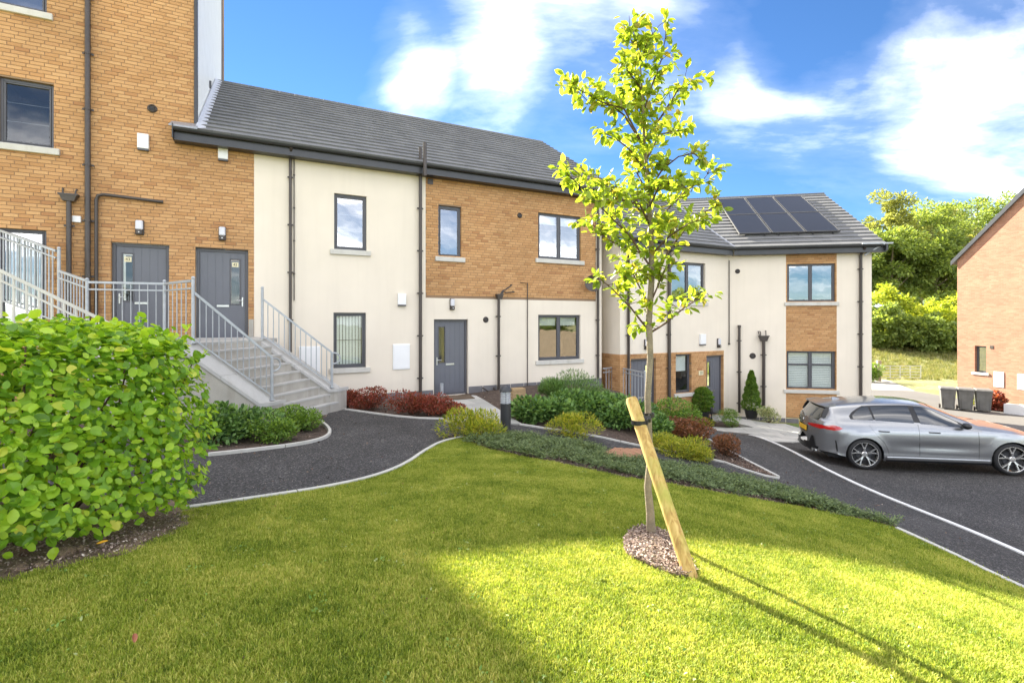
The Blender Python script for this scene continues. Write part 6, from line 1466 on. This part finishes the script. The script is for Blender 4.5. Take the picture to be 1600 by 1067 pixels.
# stake
mt['stake'] = timber('pressure_treated_timber', (.28, .15, .045), (.46, .30, .09), (.60, .44, .17), (.33, .34, .06))
kx, ky = G(1090, 908); kz = H(kx, ky); K0 = Vector((kx, ky, kz - .1)); K1 = Vector(((986 - CX) / F * (ty - .12), ty - .12, (HY - 622) / F * (ty - .12)))
stake = thing('tree_stake', 'thick leaning round timber stake with a cut top in the lawn', 'stake', (kx, ky, kz))
ax = (K1 - K0).normalized(); mb = MB(stake.location); mb.tube([K0, L3(K0, K1, .3), L3(K0, K1, .6), K1 - ax * .02, K1], [.046, .045, .045, .045, .038], 20); mb.build('post', mt['stake'], stake, smooth=True)
tie = thing('tree_tie', 'dark rubber tie holding the young tree to its stake', 'tree tie', tuple(K1 - ax * .17))
tp = up_px(1014, 648); kp = K1 - ax * .19
mb = MB(tie.location); cnt = 22; ring = []
for j in range(cnt + 1):
    t = 2 * math.pi * j / cnt
    ring.append(kp + Vector((math.cos(t) * .053, math.sin(t) * .053, 0)))
for dz in (0,):
    vs = []
    for p in ring: vs += [p + Vector((0, 0, -.016)), p + Vector((0, 0, .016)), p + (p - kp) * .08 + Vector((0, 0, .016)), p + (p - kp) * .08 + Vector((0, 0, -.016))]
    mb.add(vs, [(4 * j + a, 4 * j + (a + 1) % 4, 4 * j + 4 + (a + 1) % 4, 4 * j + 4 + a) for j in range(cnt) for a in range(4)])
vs = []
for j in range(cnt + 1):
    t = 2 * math.pi * j / cnt; p = tp + Vector((math.cos(t) * .034, math.sin(t) * .034, 0)); e = Vector((math.cos(t), math.sin(t), 0)) * .006; vs += [p + Vector((0, 0, -.016)), p + Vector((0, 0, .016)), p + e + Vector((0, 0, .016)), p + e + Vector((0, 0, -.016))]
mb.add(vs, [(4 * j + a, 4 * j + (a + 1) % 4, 4 * j + 4 + (a + 1) % 4, 4 * j + 4 + a) for j in range(cnt) for a in range(4)])
mb.bar(kp + Vector((.05, -.03, 0)), tp + Vector((-.01, -.045, 0)), .012, .032); mb.build('strap', mt['blackplastic'], tie)
MB(tie.location).bbox(0, 0.001, 0, .001, 0, .001) if False else None
bk = MB(tie.location); bk.tube([L3(kp, tp, .55) + Vector((-.035, -.04, 0)), L3(kp, tp, .55) + Vector((.03, -.045, 0))], .026, 10); bk.build('spacer_block', mt['blackplastic'], tie)

# ------------------------------------------------------------------ mulch chips, tree pit, hedge clods
def chips(name, poly, n, mat, smin, smax, seed, label, off=0.0, kind='stuff'):
    rs = np.random.RandomState(seed); pa = np.array(poly); P = []
    while len(P) < n:
        c = np.stack([rs.uniform(pa[:, 0].min(), pa[:, 0].max(), n), rs.uniform(pa[:, 1].min(), pa[:, 1].max(), n)], 1); c = c[inside(c, poly)]; P += c.tolist()
        if not len(c): break
    P = np.array(P[:n]); z = Hs(P[:, 0], P[:, 1]) + off + rs.rand(len(P)) * .012; P = np.column_stack([P, z]); D = rs.normal(0, 1, (len(P), 3)); D[:, 2] *= .25; D /= np.linalg.norm(D, axis=1)[:, None]
    me = leaves_mesh(name, P, D, smin + (smax - smin) * rs.rand(len(P)) ** 2, 'tiny', seed, 0); o = link(name, me, mt[mat], None); tag(o, label, kind=kind); return o
pit = smooth_poly(g([(972, 850), (985, 832), (1010, 826), (1040, 836), (1062, 852), (1080, 880), (1092, 903), (1060, 905), (1010, 886), (978, 870)]), 2)
sheet('tree_pit_soil', pit, mt['soil_hedge'], .06, .028, .015, label='bare soil ring with bark chips round the young tree')
chips('tree_pit_bark', pit, 5200, 'chip_pale', .008, .030, 3, 'pale bark chips heaped round the young tree', off=.035)
chips('bed_bark', SOIL, 26000, 'chip', .012, .05, 4, 'dark bark mulch chips over the planting beds', off=-.03)
tipbed = g([(1060, 672), (1097, 681), (1121, 697), (1146, 710), (1190, 732), (1214, 745), (1165, 732), (1132, 720), (1075, 700)])
sheet('pointed_bed_soil', tipbed, mt['soil'], .15, .004, .01, label='dark mulched soil of the pointed bed beside the path')
chips('pointed_bed_bark', tipbed, 5000, 'chip', .012, .045, 6, 'bark chips in the pointed bed', off=.008)
chips('hedge_soil_crumbs', g([(0, 905), (100, 884), (200, 864), (286, 828), (296, 815)]) + [(-2.9, 4.3), (-3.6, 3.2), (-4.2, 2)], 5000, 'chip_pale', .006, .03, 8, 'crumbs of dry soil and leaf litter under the hedge', off=.02)
r_ = random.Random(12)
for k, (px, py, s_) in enumerate([(100, 868, .07), (125, 862, .05), (60, 885, .045), (160, 855, .035), (30, 892, .05), (215, 850, .03)]):
    x, y = G(px, py); bm = bmesh.new(); bmesh.ops.create_icosphere(bm, subdivisions=2, radius=s_)
    for v in bm.verts: v.co *= 1 + .35 * mn.noise(v.co * 30 + Vector((k, 0, 0))); v.co.z *= .6
    me = bpy.data.meshes.new('soil_clod'); bm.to_mesh(me); bm.free(); o = link('soil_clod', me, mt['soil_hedge']); o.location = (x, y, H(x, y) + s_ * .25)
    tag(o, ['large brown clod of soil under the hedge', 'second brown clod beside the largest one under the hedge', 'brown clod of soil left of the largest clod', 'small brown clod right of the yellow fallen leaf', 'brown clod nearest the left edge under the hedge', 'smallest brown clod at the right under the hedge'][k], 'clod', 'clods of soil under the hedge')
x, y = G(150, 861)
o = link('fallen_leaf', lm[0].copy(), None); o.data.materials[0] = M('yellow_dead_leaf', (.75, .38, .02), .6, var=.1); o.scale = (.05, .07, .06); o.rotation_euler = (.2, .3, -1.2); o.location = (x, y, H(x, y) + .05); tag(o, 'yellow fallen leaf on the soil under the hedge', 'leaf')
x, y = G(210, 1018)
o = link('fallen_leaf', lm[1].copy(), None); o.data.materials[0] = M('brown_dead_leaf', (.32, .12, .06), .7, var=.2); o.scale = (.035, .05, .06); o.rotation_euler = (.5, .3, .8); o.location = (x, y, H(x, y) + .04); tag(o, 'small curled brown leaf lying on the lawn', 'leaf')

# ------------------------------------------------------------------ planting
W3 = lambda px, py: G(px, py)
shrub('dark_shrub', 'dark glossy green shrub at the foot of the stair wall', W3(372, 682), (.62, .5, .52), 2600, .085, 'oval', 'leaf_dark', 31)
shrub('dark_shrub', 'smaller dark green shrub left in the bed by the steps', W3(338, 690), (.35, .35, .38), 1300, .08, 'oval', 'leaf_dark', 32)
shrub('green_shrub', 'light green shrub spilling over the kerb tip by the steps', W3(470, 668), (.58, .42, .38), 3600, .045, 'oval', 'leaf_mid', 33)
shrub('green_shrub', 'low bright green shrub between the dark shrub and the path tip', W3(432, 686), (.42, .35, .34), 2400, .045, 'oval', 'leaf_mid', 34)
for k, (px, py, rx, rz, lab) in enumerate([(537, 637, .34, .42, 'small red leaved shrub right beside the stair foot'), (577, 641, .50, .62, 'red leaved shrub, second one from the stair foot'), (636, 648, .62, .60, 'wide red leaved shrub left of the grey service duct'), (672, 650, .50, .52, 'red leaved shrub right next to the door path'), (700, 650, .32, .36, 'smallest red shrub at the corner of the door path')]):
    c = W3(px, py); c = (c[0], c[1] + .25); shrub('red_shrub', lab, c, (rx, .38, rz * .82), 3000, .042, 'oval', 'leaf_red', 40 + k, group='red leaved shrubs along the cream wall', up=1.2)
shrub('yellow_shrub', 'yellow green spiky leaved shrub in front of the bollard light', W3(745, 684), (.56, .42, .50), 3600, .075, 'narrow', 'leaf_yellow', 50, up=.9)
shrub('yellow_shrub', 'round yellow green shrub beside the narrow path', W3(900, 684), (.50, .40, .44), 3400, .060, 'narrow', 'leaf_yellow', 51, up=.9)
for k, (px, py, ax_, rx, ry, rz, n, lab) in enumerate([(850, 664, .45, .65, .5, .42, 2600, 'broad dark green shrub behind the round yellow one, left part'), (925, 664, .9, .9, .75, .50, 3800, 'broad dark green shrub in the middle of the bed by the wall'), (985, 680, .8, .75, .6, .48, 3000, 'dark green shrub left of the timber stake top')]):
    c = W3(px, py); shrub('dark_shrub', lab, (c[0], c[1] + ax_), (rx, ry, rz), n, .105, 'oval', 'leaf_dark', 60 + k, group='broad dark shrubs in the main bed')
for k, (px, py, rx, rz, lab) in enumerate([(905, 628, .9, .75, 'feathery dark juniper shrub against the cream wall under the window'), (965, 628, .8, .8, 'feathery dark juniper shrub beside the galvanised railing'), (868, 628, .45, .55, 'thin wispy juniper shoot at the wall by the stone block')]):
    c = W3(px, py); shrub('juniper_shrub', lab, (c[0], c[1]), (rx, .5, rz), 6000, .08, 'blade', 'leaf_dark', 70 + k, group='feathery junipers by the wall', up=1.2)
shrub('dark_shrub', 'small dark green shrub just right of the tree trunk', W3(1028, 684), (.36, .3, .42), 2400, .07, 'oval', 'leaf_dark', 80)
for k, (px, py, rx, rz, lab) in enumerate([(1035, 702, .45, .30, 'yellow green low shrub right of the leaning stake'), (1065, 714, .5, .34, 'yellow green low shrub in the middle of the pointed bed group'), (1095, 716, .38, .26, 'yellow green low shrub nearest the pointed bed tip')]):
    shrub('yellow_shrub', lab, W3(px, py), (rx, .42, rz), 2800, .055, 'narrow', 'leaf_yellow', 82 + k, group='low yellow green shrubs beside the path')
for k, (px, py, rx, rz, lab) in enumerate([(1052, 678, .55, .32, 'rusty brown low shrub left in the far bed'), (1082, 684, .6, .36, 'rusty brown low shrub in front of the potted topiary')]):
    shrub('brown_shrub', lab, W3(px, py), (rx, .5, rz), 3000, .045, 'oval', 'leaf_brown', 90 + k, group='rusty brown shrubs in the far bed', up=1.)
shrub('brown_shrub', 'round twiggy red brown bush on the pointed bed', W3(1136, 712), (.40, .36, .46), 3600, .035, 'tiny', 'leaf_brown', 95, up=.8, stems=40, lumps=5)
shrub('green_shrub', 'olive green shrub below the small ground floor window', W3(1062, 664), (.75, .5, .62), 4200, .05, 'oval', 'leaf_mid', 97)
shrub('green_shrub', 'bright green shrub on the mulch triangle by the far door', W3(1143, 666), (.5, .4, .50), 3600, .05, 'narrow', 'leaf_mid', 98, up=.7)
shrub('pale_shrub', 'pale lime leaved plant beside the black lantern', W3(1102, 668), (.32, .28, .34), 1300, .06, 'oval', 'leaf_yellow', 99)
shrub('pale_shrub', 'cream variegated shrub at the foot of the far rendered wall', W3(1200, 660), (.38, .3, .5), 1300, .055, 'oval', 'leaf_pale', 100)
shrub('red_tipped_shrub', 'red and green shrub beside the wheelie bins', (23.0, 23.5), (.5, .45, .75), 1500, .13, 'oval', 'leaf_red', 101); shrub('green_shrub', 'yellow green shrub between the bins and the white wall', (22.75, 23.9), (.4, .4, .7), 1200, .13, 'oval', 'leaf_yellow', 102)
mt['pot'] = M('dark_plant_pot', (.025, .025, .028), .5, var=.2, bump=.05)
def potted(name, lab, px, py, hgt, rad, cone, seed, potlab):
    c = W3(px, py); z = H(*c); p = thing('plant_pot', potlab, 'plant pot', (*c, z)); MB().lathe([(0, 0), (.17, 0), (.235, .30), (.25, .30), (.25, .34), (.215, .34), (.2, .28), (0, .28)], n=20).build('pot', mt['pot'], p, smooth=True)
    rs = np.random.RandomState(seed); n = 9000; t = rs.rand(n) ** .8; a = rs.rand(n) * 6.283
    R_ = rad * ((1 - t) ** .75 * 1.0 + .06) if cone else rad * np.sqrt(np.clip(1 - (t * 2 - .9) ** 2 / 1.25, .02, 1))
    R_ = R_ * (.80 + .25 * rs.rand(n) ** .6) * (1 + .10 * np.sin(t * 34 + a * 1.0)); P = np.stack([R_ * np.cos(a), R_ * np.sin(a), .30 + t * hgt], 1); D = np.stack([np.cos(a) * .5 + rs.normal(0, .7, n), np.sin(a) * .5 + rs.normal(0, .7, n), np.full(n, .8)], 1); D /= np.linalg.norm(D, axis=1)[:, None]
    tr = thing(name, lab, 'topiary', (*c, z)); o = link('foliage', leaves_mesh('foliage', P, D, .055 * (.6 + .6 * rs.rand(n)), 'oval', seed, 0), mt['leaf_mid'], tr); o['kind'] = 'stuff'; MB().tube([(0, 0, .25), (0, 0, .3 + hgt * .6)], .03, 6).build('stem', mt['bark_dark'], tr)
potted('conical_topiary', 'tall cone shaped evergreen in a dark pot against the far cream wall', 1174, 653, 1.38, .31, True, 110, 'dark round pot holding the cone shaped evergreen')
potted('round_topiary', 'rounded evergreen ball in a dark pot left of the far grey door', 1098, 657, .86, .34, False, 111, 'dark round pot under the rounded evergreen ball')
lx, ly = W3(1112, 667); ln = thing('garden_lantern', 'black metal garden lantern on a stake beside the far door', 'lantern', (lx, ly, H(lx, ly))); MB().tube([(0, 0, 0), (0, 0, .48)], .018, 8).build('stake', mt['blackplastic'], ln)
MB().lathe([(0, .48), (.16, .48), (.16, .50), (.05, .52), (.04, .60), (.07, .62), (0, .68)], n=12).build('lantern_top', mt['blackplastic'], ln, smooth=True)
# ------------------------------------------------------------------ spreading juniper bank
JUN_UP = g([(735,690),(765,689),(800,684),(850,688),(900,697),(940,708),(1000,723),(1040,730),(1080,737),(1130,746),(1200,765),(1260,783),(1330,802),(1396,820)])
JP = g([(722,690)]) + JUN_UP + JUN_LOW[::-1][:-1]
JPs = [(p[0], p[1]) for p in JP]
NETP = g([(938, 712), (960, 703), (1003, 704), (1006, 722), (985, 727), (950, 722)])
sheet('juniper_soil', JPs, mt['soil'], .12, .004, .02, label='dark soil under the spreading juniper')
chips('juniper_bark', JPs, 9000, 'chip', .01, .04, 14, 'bark chips showing through the spreading juniper', off=.015)
rs = np.random.RandomState(9); pa = np.array(JPs); P = []
while len(P) < 6800:
    c = np.stack([rs.uniform(pa[:, 0].min(), pa[:, 0].max(), 4000), rs.uniform(pa[:, 1].min(), pa[:, 1].max(), 4000)], 1); c = c[inside(c, JPs)]; c = c[~inside(c, NETP)]
    # thinner growth near the lower edge, where bark shows
    jl = np.array(densify(JUN_LOW, .1, closed=False)); d = np.sqrt(np.min(((c[:, None] - jl[None]) ** 2).sum(-1), 1))
    mid = np.abs(c[:, 0] - 2.0) < 1.5
    nz_ = np.array([mn.noise((x_ * 3.1, y_ * 3.1, 5)) for x_, y_ in c]); keep = (rs.rand(len(c)) < np.where(mid, np.clip((d - .05) / .6, .04, 1), np.clip(d / .25 + .2, .2, 1))) & (rs.rand(len(c)) < np.clip(.75 + nz_ * 1.6, .1, 1)); P += c[keep].tolist()
P = np.array(P[:6800]); BP = []; BD = []; BS = []
for x, y in P:
    z = H(x, y); a = rs.rand() * 6.283; L_ = rs.uniform(.08, .19); el = rs.uniform(.10, .6); hh = .02 + .07 * rs.rand() + .06 * mn.noise((x * 2.2, y * 2.2, 0)); dv = np.array([math.cos(a) * math.cos(el), math.sin(a) * math.cos(el), math.sin(el)]); b0 = np.array([x, y, z + max(.01, hh)])
    for k in range(9):
        t = k / 9; side_ = 1 if k % 2 else -1; s_ = np.array([-dv[1], dv[0], .2]) * side_; BP.append(b0 + dv * L_ * t); BD.append(dv * .8 + s_ * .8); BS.append(.055 * (1.2 - t * .5))
BD = np.array(BD); BD /= np.linalg.norm(BD, axis=1)[:, None]
o = link('spreading_juniper', leaves_mesh('spreading_juniper', np.array(BP), BD, np.array(BS), 'narrow', 3, 0), mt['leaf_juniper']); tag(o, 'mat of grey green spreading juniper between lawn and path', kind='stuff')
chips('path_grit', g([(300, 795), (500, 763), (632, 727), (700, 688), (700, 656), (560, 642), (517, 640), (512, 690), (350, 712)]), 900, 'chip_pale', .004, .013, 31, 'loose grit and crumbs on the black path', off=.0)
# jute net showing on the bank
mt['jute'] = M('jute_net', (.36, .20, .12), .95, var=.2, bump=.3); nb = MB(); na = np.array(NETP)
for ax_ in (0, 1):
    for c in np.arange(na[:, ax_].min(), na[:, ax_].max(), .045):
        pts = []; 
        for t in np.arange(na[:, 1 - ax_].min(), na[:, 1 - ax_].max(), .04):
            p = (c, t) if ax_ == 0 else (t, c)
            if inside(np.array([p]), NETP)[0]: pts.append((p[0], p[1], H(*p) + .045 + .012 * mn.noise((p[0] * 9, p[1] * 9, 0))))
        if len(pts) > 2: nb.tube(pts, .007, 4)
o = nb.build('jute_net', mt['jute'], None); tag(o, 'patch of brown jute netting laid on the juniper bank', 'net')

# ------------------------------------------------------------------ grass blades
def grass_mat(name, a, b_, c, trans=.35):
    m, nt, bs = _base(name); N = nt.nodes.new; L = nt.links.new; bs.inputs['Roughness'].default_value = .6; bs.inputs['Specular IOR Level'].default_value = .25
    ge = N('ShaderNodeNewGeometry'); n = N('ShaderNodeTexNoise'); n.inputs['Scale'].default_value = 2.2; n.inputs['Detail'].default_value = 4; L(ge.outputs['Position'], n.inputs['Vector'])
    n2 = N('ShaderNodeTexNoise'); n2.inputs['Scale'].default_value = 14; n2.inputs['Detail'].default_value = 2; L(ge.outputs['Position'], n2.inputs['Vector'])
    ad = N('ShaderNodeMath'); ad.operation = 'MULTIPLY_ADD'; L(n2.outputs[0], ad.inputs[0]); ad.inputs[1].default_value = .7; L(n.outputs[0], ad.inputs[2])
    ad2 = N('ShaderNodeMath'); ad2.operation = 'MULTIPLY_ADD'; L(piece_random(nt), ad2.inputs[0]); ad2.inputs[1].default_value = .75; L(ad.outputs[0], ad2.inputs[2])
    r = N('ShaderNodeMapRange'); r.inputs[1].default_value = .75; r.inputs[2].default_value = 1.75; L(ad2.outputs[0], r.inputs[0])
    cr = N('ShaderNodeValToRGB'); e = cr.color_ramp.elements; e.new(.5); L(r.outputs[0], cr.inputs[0])
    for i, (p, q) in enumerate(((0, a), (.45, b_), (1, c))): e[i].position = p; e[i].color = (*q, 1)
    L(cr.outputs[0], bs.inputs['Base Color']); tr = N('ShaderNodeBsdfTranslucent'); vm = N('ShaderNodeVectorMath'); vm.operation = 'MULTIPLY'; L(cr.outputs[0], vm.inputs[0]); vm.inputs[1].default_value = (1.4, 1.35, .8); L(vm.outputs[0], tr.inputs[0])
    ms = N('ShaderNodeMixShader'); ms.inputs[0].default_value = trans; L(bs.outputs[0], ms.inputs[1]); L(tr.outputs[0], ms.inputs[2]); L(ms.outputs[0], nt.nodes['Material Output'].inputs[0]); return m
mt['grass'] = grass_mat('lawn_grass', (.095, .155, .016), (.28, .355, .035), (.60, .56, .15))
mt['grass_far'] = grass_mat('meadow_grass', (.09, .13, .03), (.20, .21, .06), (.36, .31, .15), .4)
def tuft(name, n, h, spread, mat, seed, wid=.0022):
    rs = np.random.RandomState(seed); v = []; f = []
    for i in range(n):
        x, y = rs.normal(0, spread, 2); a = rs.rand() * 6.283; hh = h * rs.uniform(.5, 1.15); ln = rs.uniform(.1, .9) * hh; w = wid * rs.uniform(.7, 1.3); dx, dy = math.cos(a), math.sin(a); b0 = len(v)
        v += [(x - dy * w, y + dx * w, -.004), (x + dy * w, y - dx * w, -.004), (x + dx * ln * .35 + dy * w * .8, y + dy * ln * .35 - dx * w * .8, hh * .6), (x + dx * ln * .35 - dy * w * .8, y + dy * ln * .35 + dx * w * .8, hh * .6), (x + dx * ln, y + dy * ln, hh)]
        f += [(b0, b0 + 1, b0 + 2, b0 + 3), (b0 + 3, b0 + 2, b0 + 4)]
    me = bpy.data.meshes.new(name); me.from_pydata(v, [], f); me.update(); me.materials.append(mat); return bpy.data.objects.new(name, me)
def scatter(name, poly, off, tufts, density, label, smin=.6, smax=1.25, step=.3, minz=None):
    mb = drape(poly, step, off); o = mb.build(name, mt['turf'], None, fix=False); tag(o, label, kind='stuff')
    # drop the skirt faces so blades grow on the sheet only
    bm = bmesh.new(); bm.from_mesh(o.data); bmesh.ops.delete(bm, geom=[f for f in bm.faces if abs(f.normal.z) < .5], context='FACES'); bm.to_mesh(o.data); bm.free()
    ng = bpy.data.node_groups.new(name, 'GeometryNodeTree'); ng.interface.new_socket('Geometry', in_out='INPUT', socket_type='NodeSocketGeometry'); ng.interface.new_socket('Geometry', in_out='OUTPUT', socket_type='NodeSocketGeometry')
    N = ng.nodes.new; L = ng.links.new; gi, go = N('NodeGroupInput'), N('NodeGroupOutput'); jn = N('GeometryNodeJoinGeometry')
    for k, t in enumerate(tufts):
        dp = N('GeometryNodeDistributePointsOnFaces'); dp.inputs['Density'].default_value = density / len(tufts); dp.inputs['Seed'].default_value = k + 1; L(gi.outputs[0], dp.inputs['Mesh'])
        oi = N('GeometryNodeObjectInfo'); oi.inputs['Object'].default_value = t; ip = N('GeometryNodeInstanceOnPoints'); L(dp.outputs['Points'], ip.inputs['Points']); L(oi.outputs['Geometry'], ip.inputs['Instance'])
        rv = N('FunctionNodeRandomValue'); rv.data_type = 'FLOAT_VECTOR'; rv.inputs[0].default_value = (-.18, -.18, 0); rv.inputs[1].default_value = (.18, .18, 6.283); rv.inputs['Seed'].default_value = k; L(rv.outputs[0], ip.inputs['Rotation'])
        rs_ = N('FunctionNodeRandomValue'); rs_.data_type = 'FLOAT'; rs_.inputs[2].default_value = smin; rs_.inputs[3].default_value = smax; rs_.inputs['Seed'].default_value = k + 9; L(rs_.outputs[1], ip.inputs['Scale']); L(ip.outputs[0], jn.inputs[0])
    L(jn.outputs[0], go.inputs[0]); md = o.modifiers.new('grow', 'NODES'); md.node_group = ng; return o
LT = [tuft('grass_tuft', 30, .021, .024, mt['grass'], k, .0019) for k in range(5)]
LV = [p for p in LAWN]
nearLawn = clip_cell(LV, -6, 5.6, .8, 9)
scatter('grass', nearLawn, .001, LT, 2600, 'short mown grass blades of the sloping lawn')
rs = np.random.RandomState(77); la = np.array(nearLawn); P = []
for _ in range(420):
    c = np.array([rs.uniform(-3.5, 5.2), rs.uniform(1.6, 7.5)])
    if not inside(c[None], nearLawn)[0]: continue
    for q in range(rs.randint(3, 9)): x, y = c + rs.normal(0, .03, 2); P.append((x, y, H(x, y) + .014 + .008 * rs.rand()))
P = np.array(P); D = rs.normal(0, 1, P.shape); D[:, 2] = .25; D /= np.linalg.norm(D, axis=1)[:, None]
mt['leaf_clover'] = MLEAF('clover_leaf', [(0, (.10, .20, .03)), (.6, (.20, .34, .06)), (1, (.42, .46, .22))], .3)
o = link('clover', leaves_mesh('clover', P, D, .014 + .012 * rs.rand(len(P)), 'oval', 2, 0), mt['leaf_clover']); tag(o, 'clover and small weeds growing through the lawn', kind='stuff')
P = []
for _ in range(200):
    x, y = rs.uniform(-3, 5), rs.uniform(1.7, 7)
    if inside(np.array([[x, y]]), nearLawn)[0]: P.append((x, y, H(x, y) + .02))
P = np.array(P); D = rs.normal(0, 1, P.shape); D[:, 2] *= .2; D /= np.linalg.norm(D, axis=1)[:, None]
o = link('dry_leaf_bits', leaves_mesh('dry_leaf_bits', P, D, .008 + .016 * rs.rand(len(P)) ** 2, 'oval', 3, 0), mt['leaf_brown']); tag(o, 'scattered dry leaf bits on the lawn', kind='stuff')
FT = [tuft('meadow_tuft', 30, .35, .12, mt['grass_far'], k, .012) for k in range(3)]
scatter('meadow_grass', [(14, 38), (60, 38), (75, 62), (14, 62)], .0, FT, 5, 'long pale meadow grass beyond the field gate', step=1.5, smin=.5)
VT = [tuft('verge_tuft', 24, .08, .06, mt['grass'], k, .006) for k in range(3)]
scatter('verge_blades', [(13.7, 22.4), (16.0, 27.8), (20.4, 31.5), (24.2, 36), (22, 36.8), (13.7, 33)], .006, VT, 60, 'short grass blades of the far verge', step=.6)
# ------------------------------------------------------------------ trees and bushes on the rise behind
def big_tree(name, label, x, y, h, r, mat, n, seed, trunk=.3, low=.25, size=.42, cat='tree', group='trees on the rise behind the houses'):
    rs = np.random.RandomState(seed); z = H(x, y); root = thing(name, label, cat, (x, y, z - .1), 0, group)
    cz = h * (1 + low) / 2; rz = h * (1 - low) / 2
    if cat == 'tree':
        b = MB(); b.tube([(0, 0, 0), (.1, 0, h * .3), (-.1, .1, h * .62), (.1, 0, h * .85)], [trunk, trunk * .75, trunk * .4, .05], 8); b.build('trunk', mt['bark'], root, smooth=True)
        for k in range(9):
            a = rs.rand() * 6.283; s_ = h * rs.uniform(.25, .6); e = r * rs.uniform(.5, .85); b = MB(); b.tube([(0, 0, s_), (math.cos(a) * e * .5, math.sin(a) * e * .5, s_ + h * .12), (math.cos(a) * e, math.sin(a) * e, s_ + h * .25)], [trunk * .35, trunk * .2, .03], 6); b.build('limb', mt['bark'], root, smooth=True)
    # crown: many small sprays, grouped so that sky shows between
    sprays = 75; P = []; D = []
    for k in range(sprays):
        v = rs.normal(0, 1, 3); v /= np.linalg.norm(v); rad = rs.uniform(.55, 1.0); cc = np.array([v[0] * r * rad, v[1] * r * rad, cz + v[2] * rz * rad]); sr = r * rs.uniform(.16, .30)
        m = n // sprays; q = rs.normal(0, 1, (m, 3)); q /= np.linalg.norm(q, axis=1)[:, None]; q2 = q * (rs.rand(m, 1) ** .45) * sr; q2[:, 2] *= .7; P.append(cc + q2); D.append(q + v * .5)
    P = np.concatenate(P); D = np.concatenate(D); D /= np.linalg.norm(D, axis=1)[:, None]; P[:, 2] = np.maximum(P[:, 2], .1)
    o = link('crown', leaves_mesh('crown', P, D, size * (.5 + .8 * rs.rand(len(P))), 'oval', seed, .2), mt[mat], root); o['kind'] = 'stuff'
T_ = [(57, 74, 19.3, 4.8, 'leaf_far2', 'tallest thin crowned tree at the left of the wooded rise'), (65.5, 79, 19.2, 6.2, 'leaf_far', 'broad rounded green tree in the middle of the wooded rise'), (71.5, 82, 18.5, 5.6, 'leaf_far2', 'olive green tree on the wooded rise left of the brick gable'), (85, 90, 23.0, 6.8, 'leaf_far', 'grey green tree rising over the brick gable roof'),
      (52.5, 68, 14.0, 4.2, 'leaf_far', 'mid green tree standing in front of the thin crowned one'), (58.5, 68, 13.5, 4.6, 'leaf_far', 'dense dark green tree in the middle of the woodland edge'), (64, 70, 13, 4.6, 'leaf_far2', 'green tree half hidden by the brick gable house'), (49.5, 71, 11.5, 3.8, 'leaf_far', 'green tree close to the end wall of the cream house')]
for k, (x, y, h, r, m_, lab) in enumerate(T_): big_tree('broadleaf_tree', lab, x, y, h * 1.07, r, m_, 15000, 200 + k, size=.44)
B_ = [(43.5, 58, 6.8, 3.6, 'leaf_bright', 'bright yellow green bush beside the cream house corner'), (49, 57.5, 5.2, 3.0, 'leaf_bright', 'second bright yellow green bush below the tall trees'), (45, 53.5, 4.0, 2.8, 'leaf_far', 'round dark green bush at the field edge'), (49.5, 53, 3.4, 2.6, 'leaf_far', 'low green bush right of the round dark bush'), (52.5, 50.5, 3.6, 2.4, 'leaf_far', 'green bush close to the brick gable corner'), (55, 58, 7.5, 3.4, 'leaf_bright', 'tall yellow green bush beside the brick gable house'), (41, 55, 5, 2.6, 'leaf_far', 'green bush partly behind the end of the cream house'), (53.5, 62, 6, 3.2, 'leaf_far', 'dark green bush under the woodland trees')]
for k, (x, y, h, r, m_, lab) in enumerate(B_): big_tree('hedgerow_bush', lab, x, y, h, r, m_, 9000, 230 + k, size=.34, low=.0, cat='bush', group='bushes along the meadow edge')
shrub('green_shrub', 'brown and green bramble at the left post of the field gate', (26.3, 36.2), (1.3, .8, 1.1), 3000, .12, 'oval', 'leaf_mid', 260); shrub('green_shrub', 'tangled weeds at the tall fence post right of the track', (34.4, 36.3), (1.0, .7, .9), 2200, .12, 'oval', 'leaf_mid', 261)
# opposite the houses: timber fence and trees that the ground floor windows reflect
mt['fence_wood'] = M('pale_fence_timber', (.46, .36, .24), .85, var=.2, vscale=4, fine=40, bump=.3)
bf = thing('board_fence', 'pale close board timber fence across the car park reflected in the ground floor windows', 'fence', (20, 13, -2.6), math.atan2(-20, 3.5))
for k in range(125):
    MB().box(k * .16, k * .16 + .15, 0, .02, -1.2, 1.75).build('board', mt['fence_wood'], bf)
for k, (x, y, h, r) in enumerate([(29, 11, 6.5, 3), (31, 3.5, 7, 3.4), (33, -5, 6.5, 3.2)]): big_tree('broadleaf_tree', ['tree behind the board fence nearest the brick gable house', 'middle tree of the three behind the board fence', 'tree behind the board fence farthest from the brick gable house'][k], x, y, h, r, 'leaf_far', 6000, 300 + k, size=.3, group='trees behind the board fence')
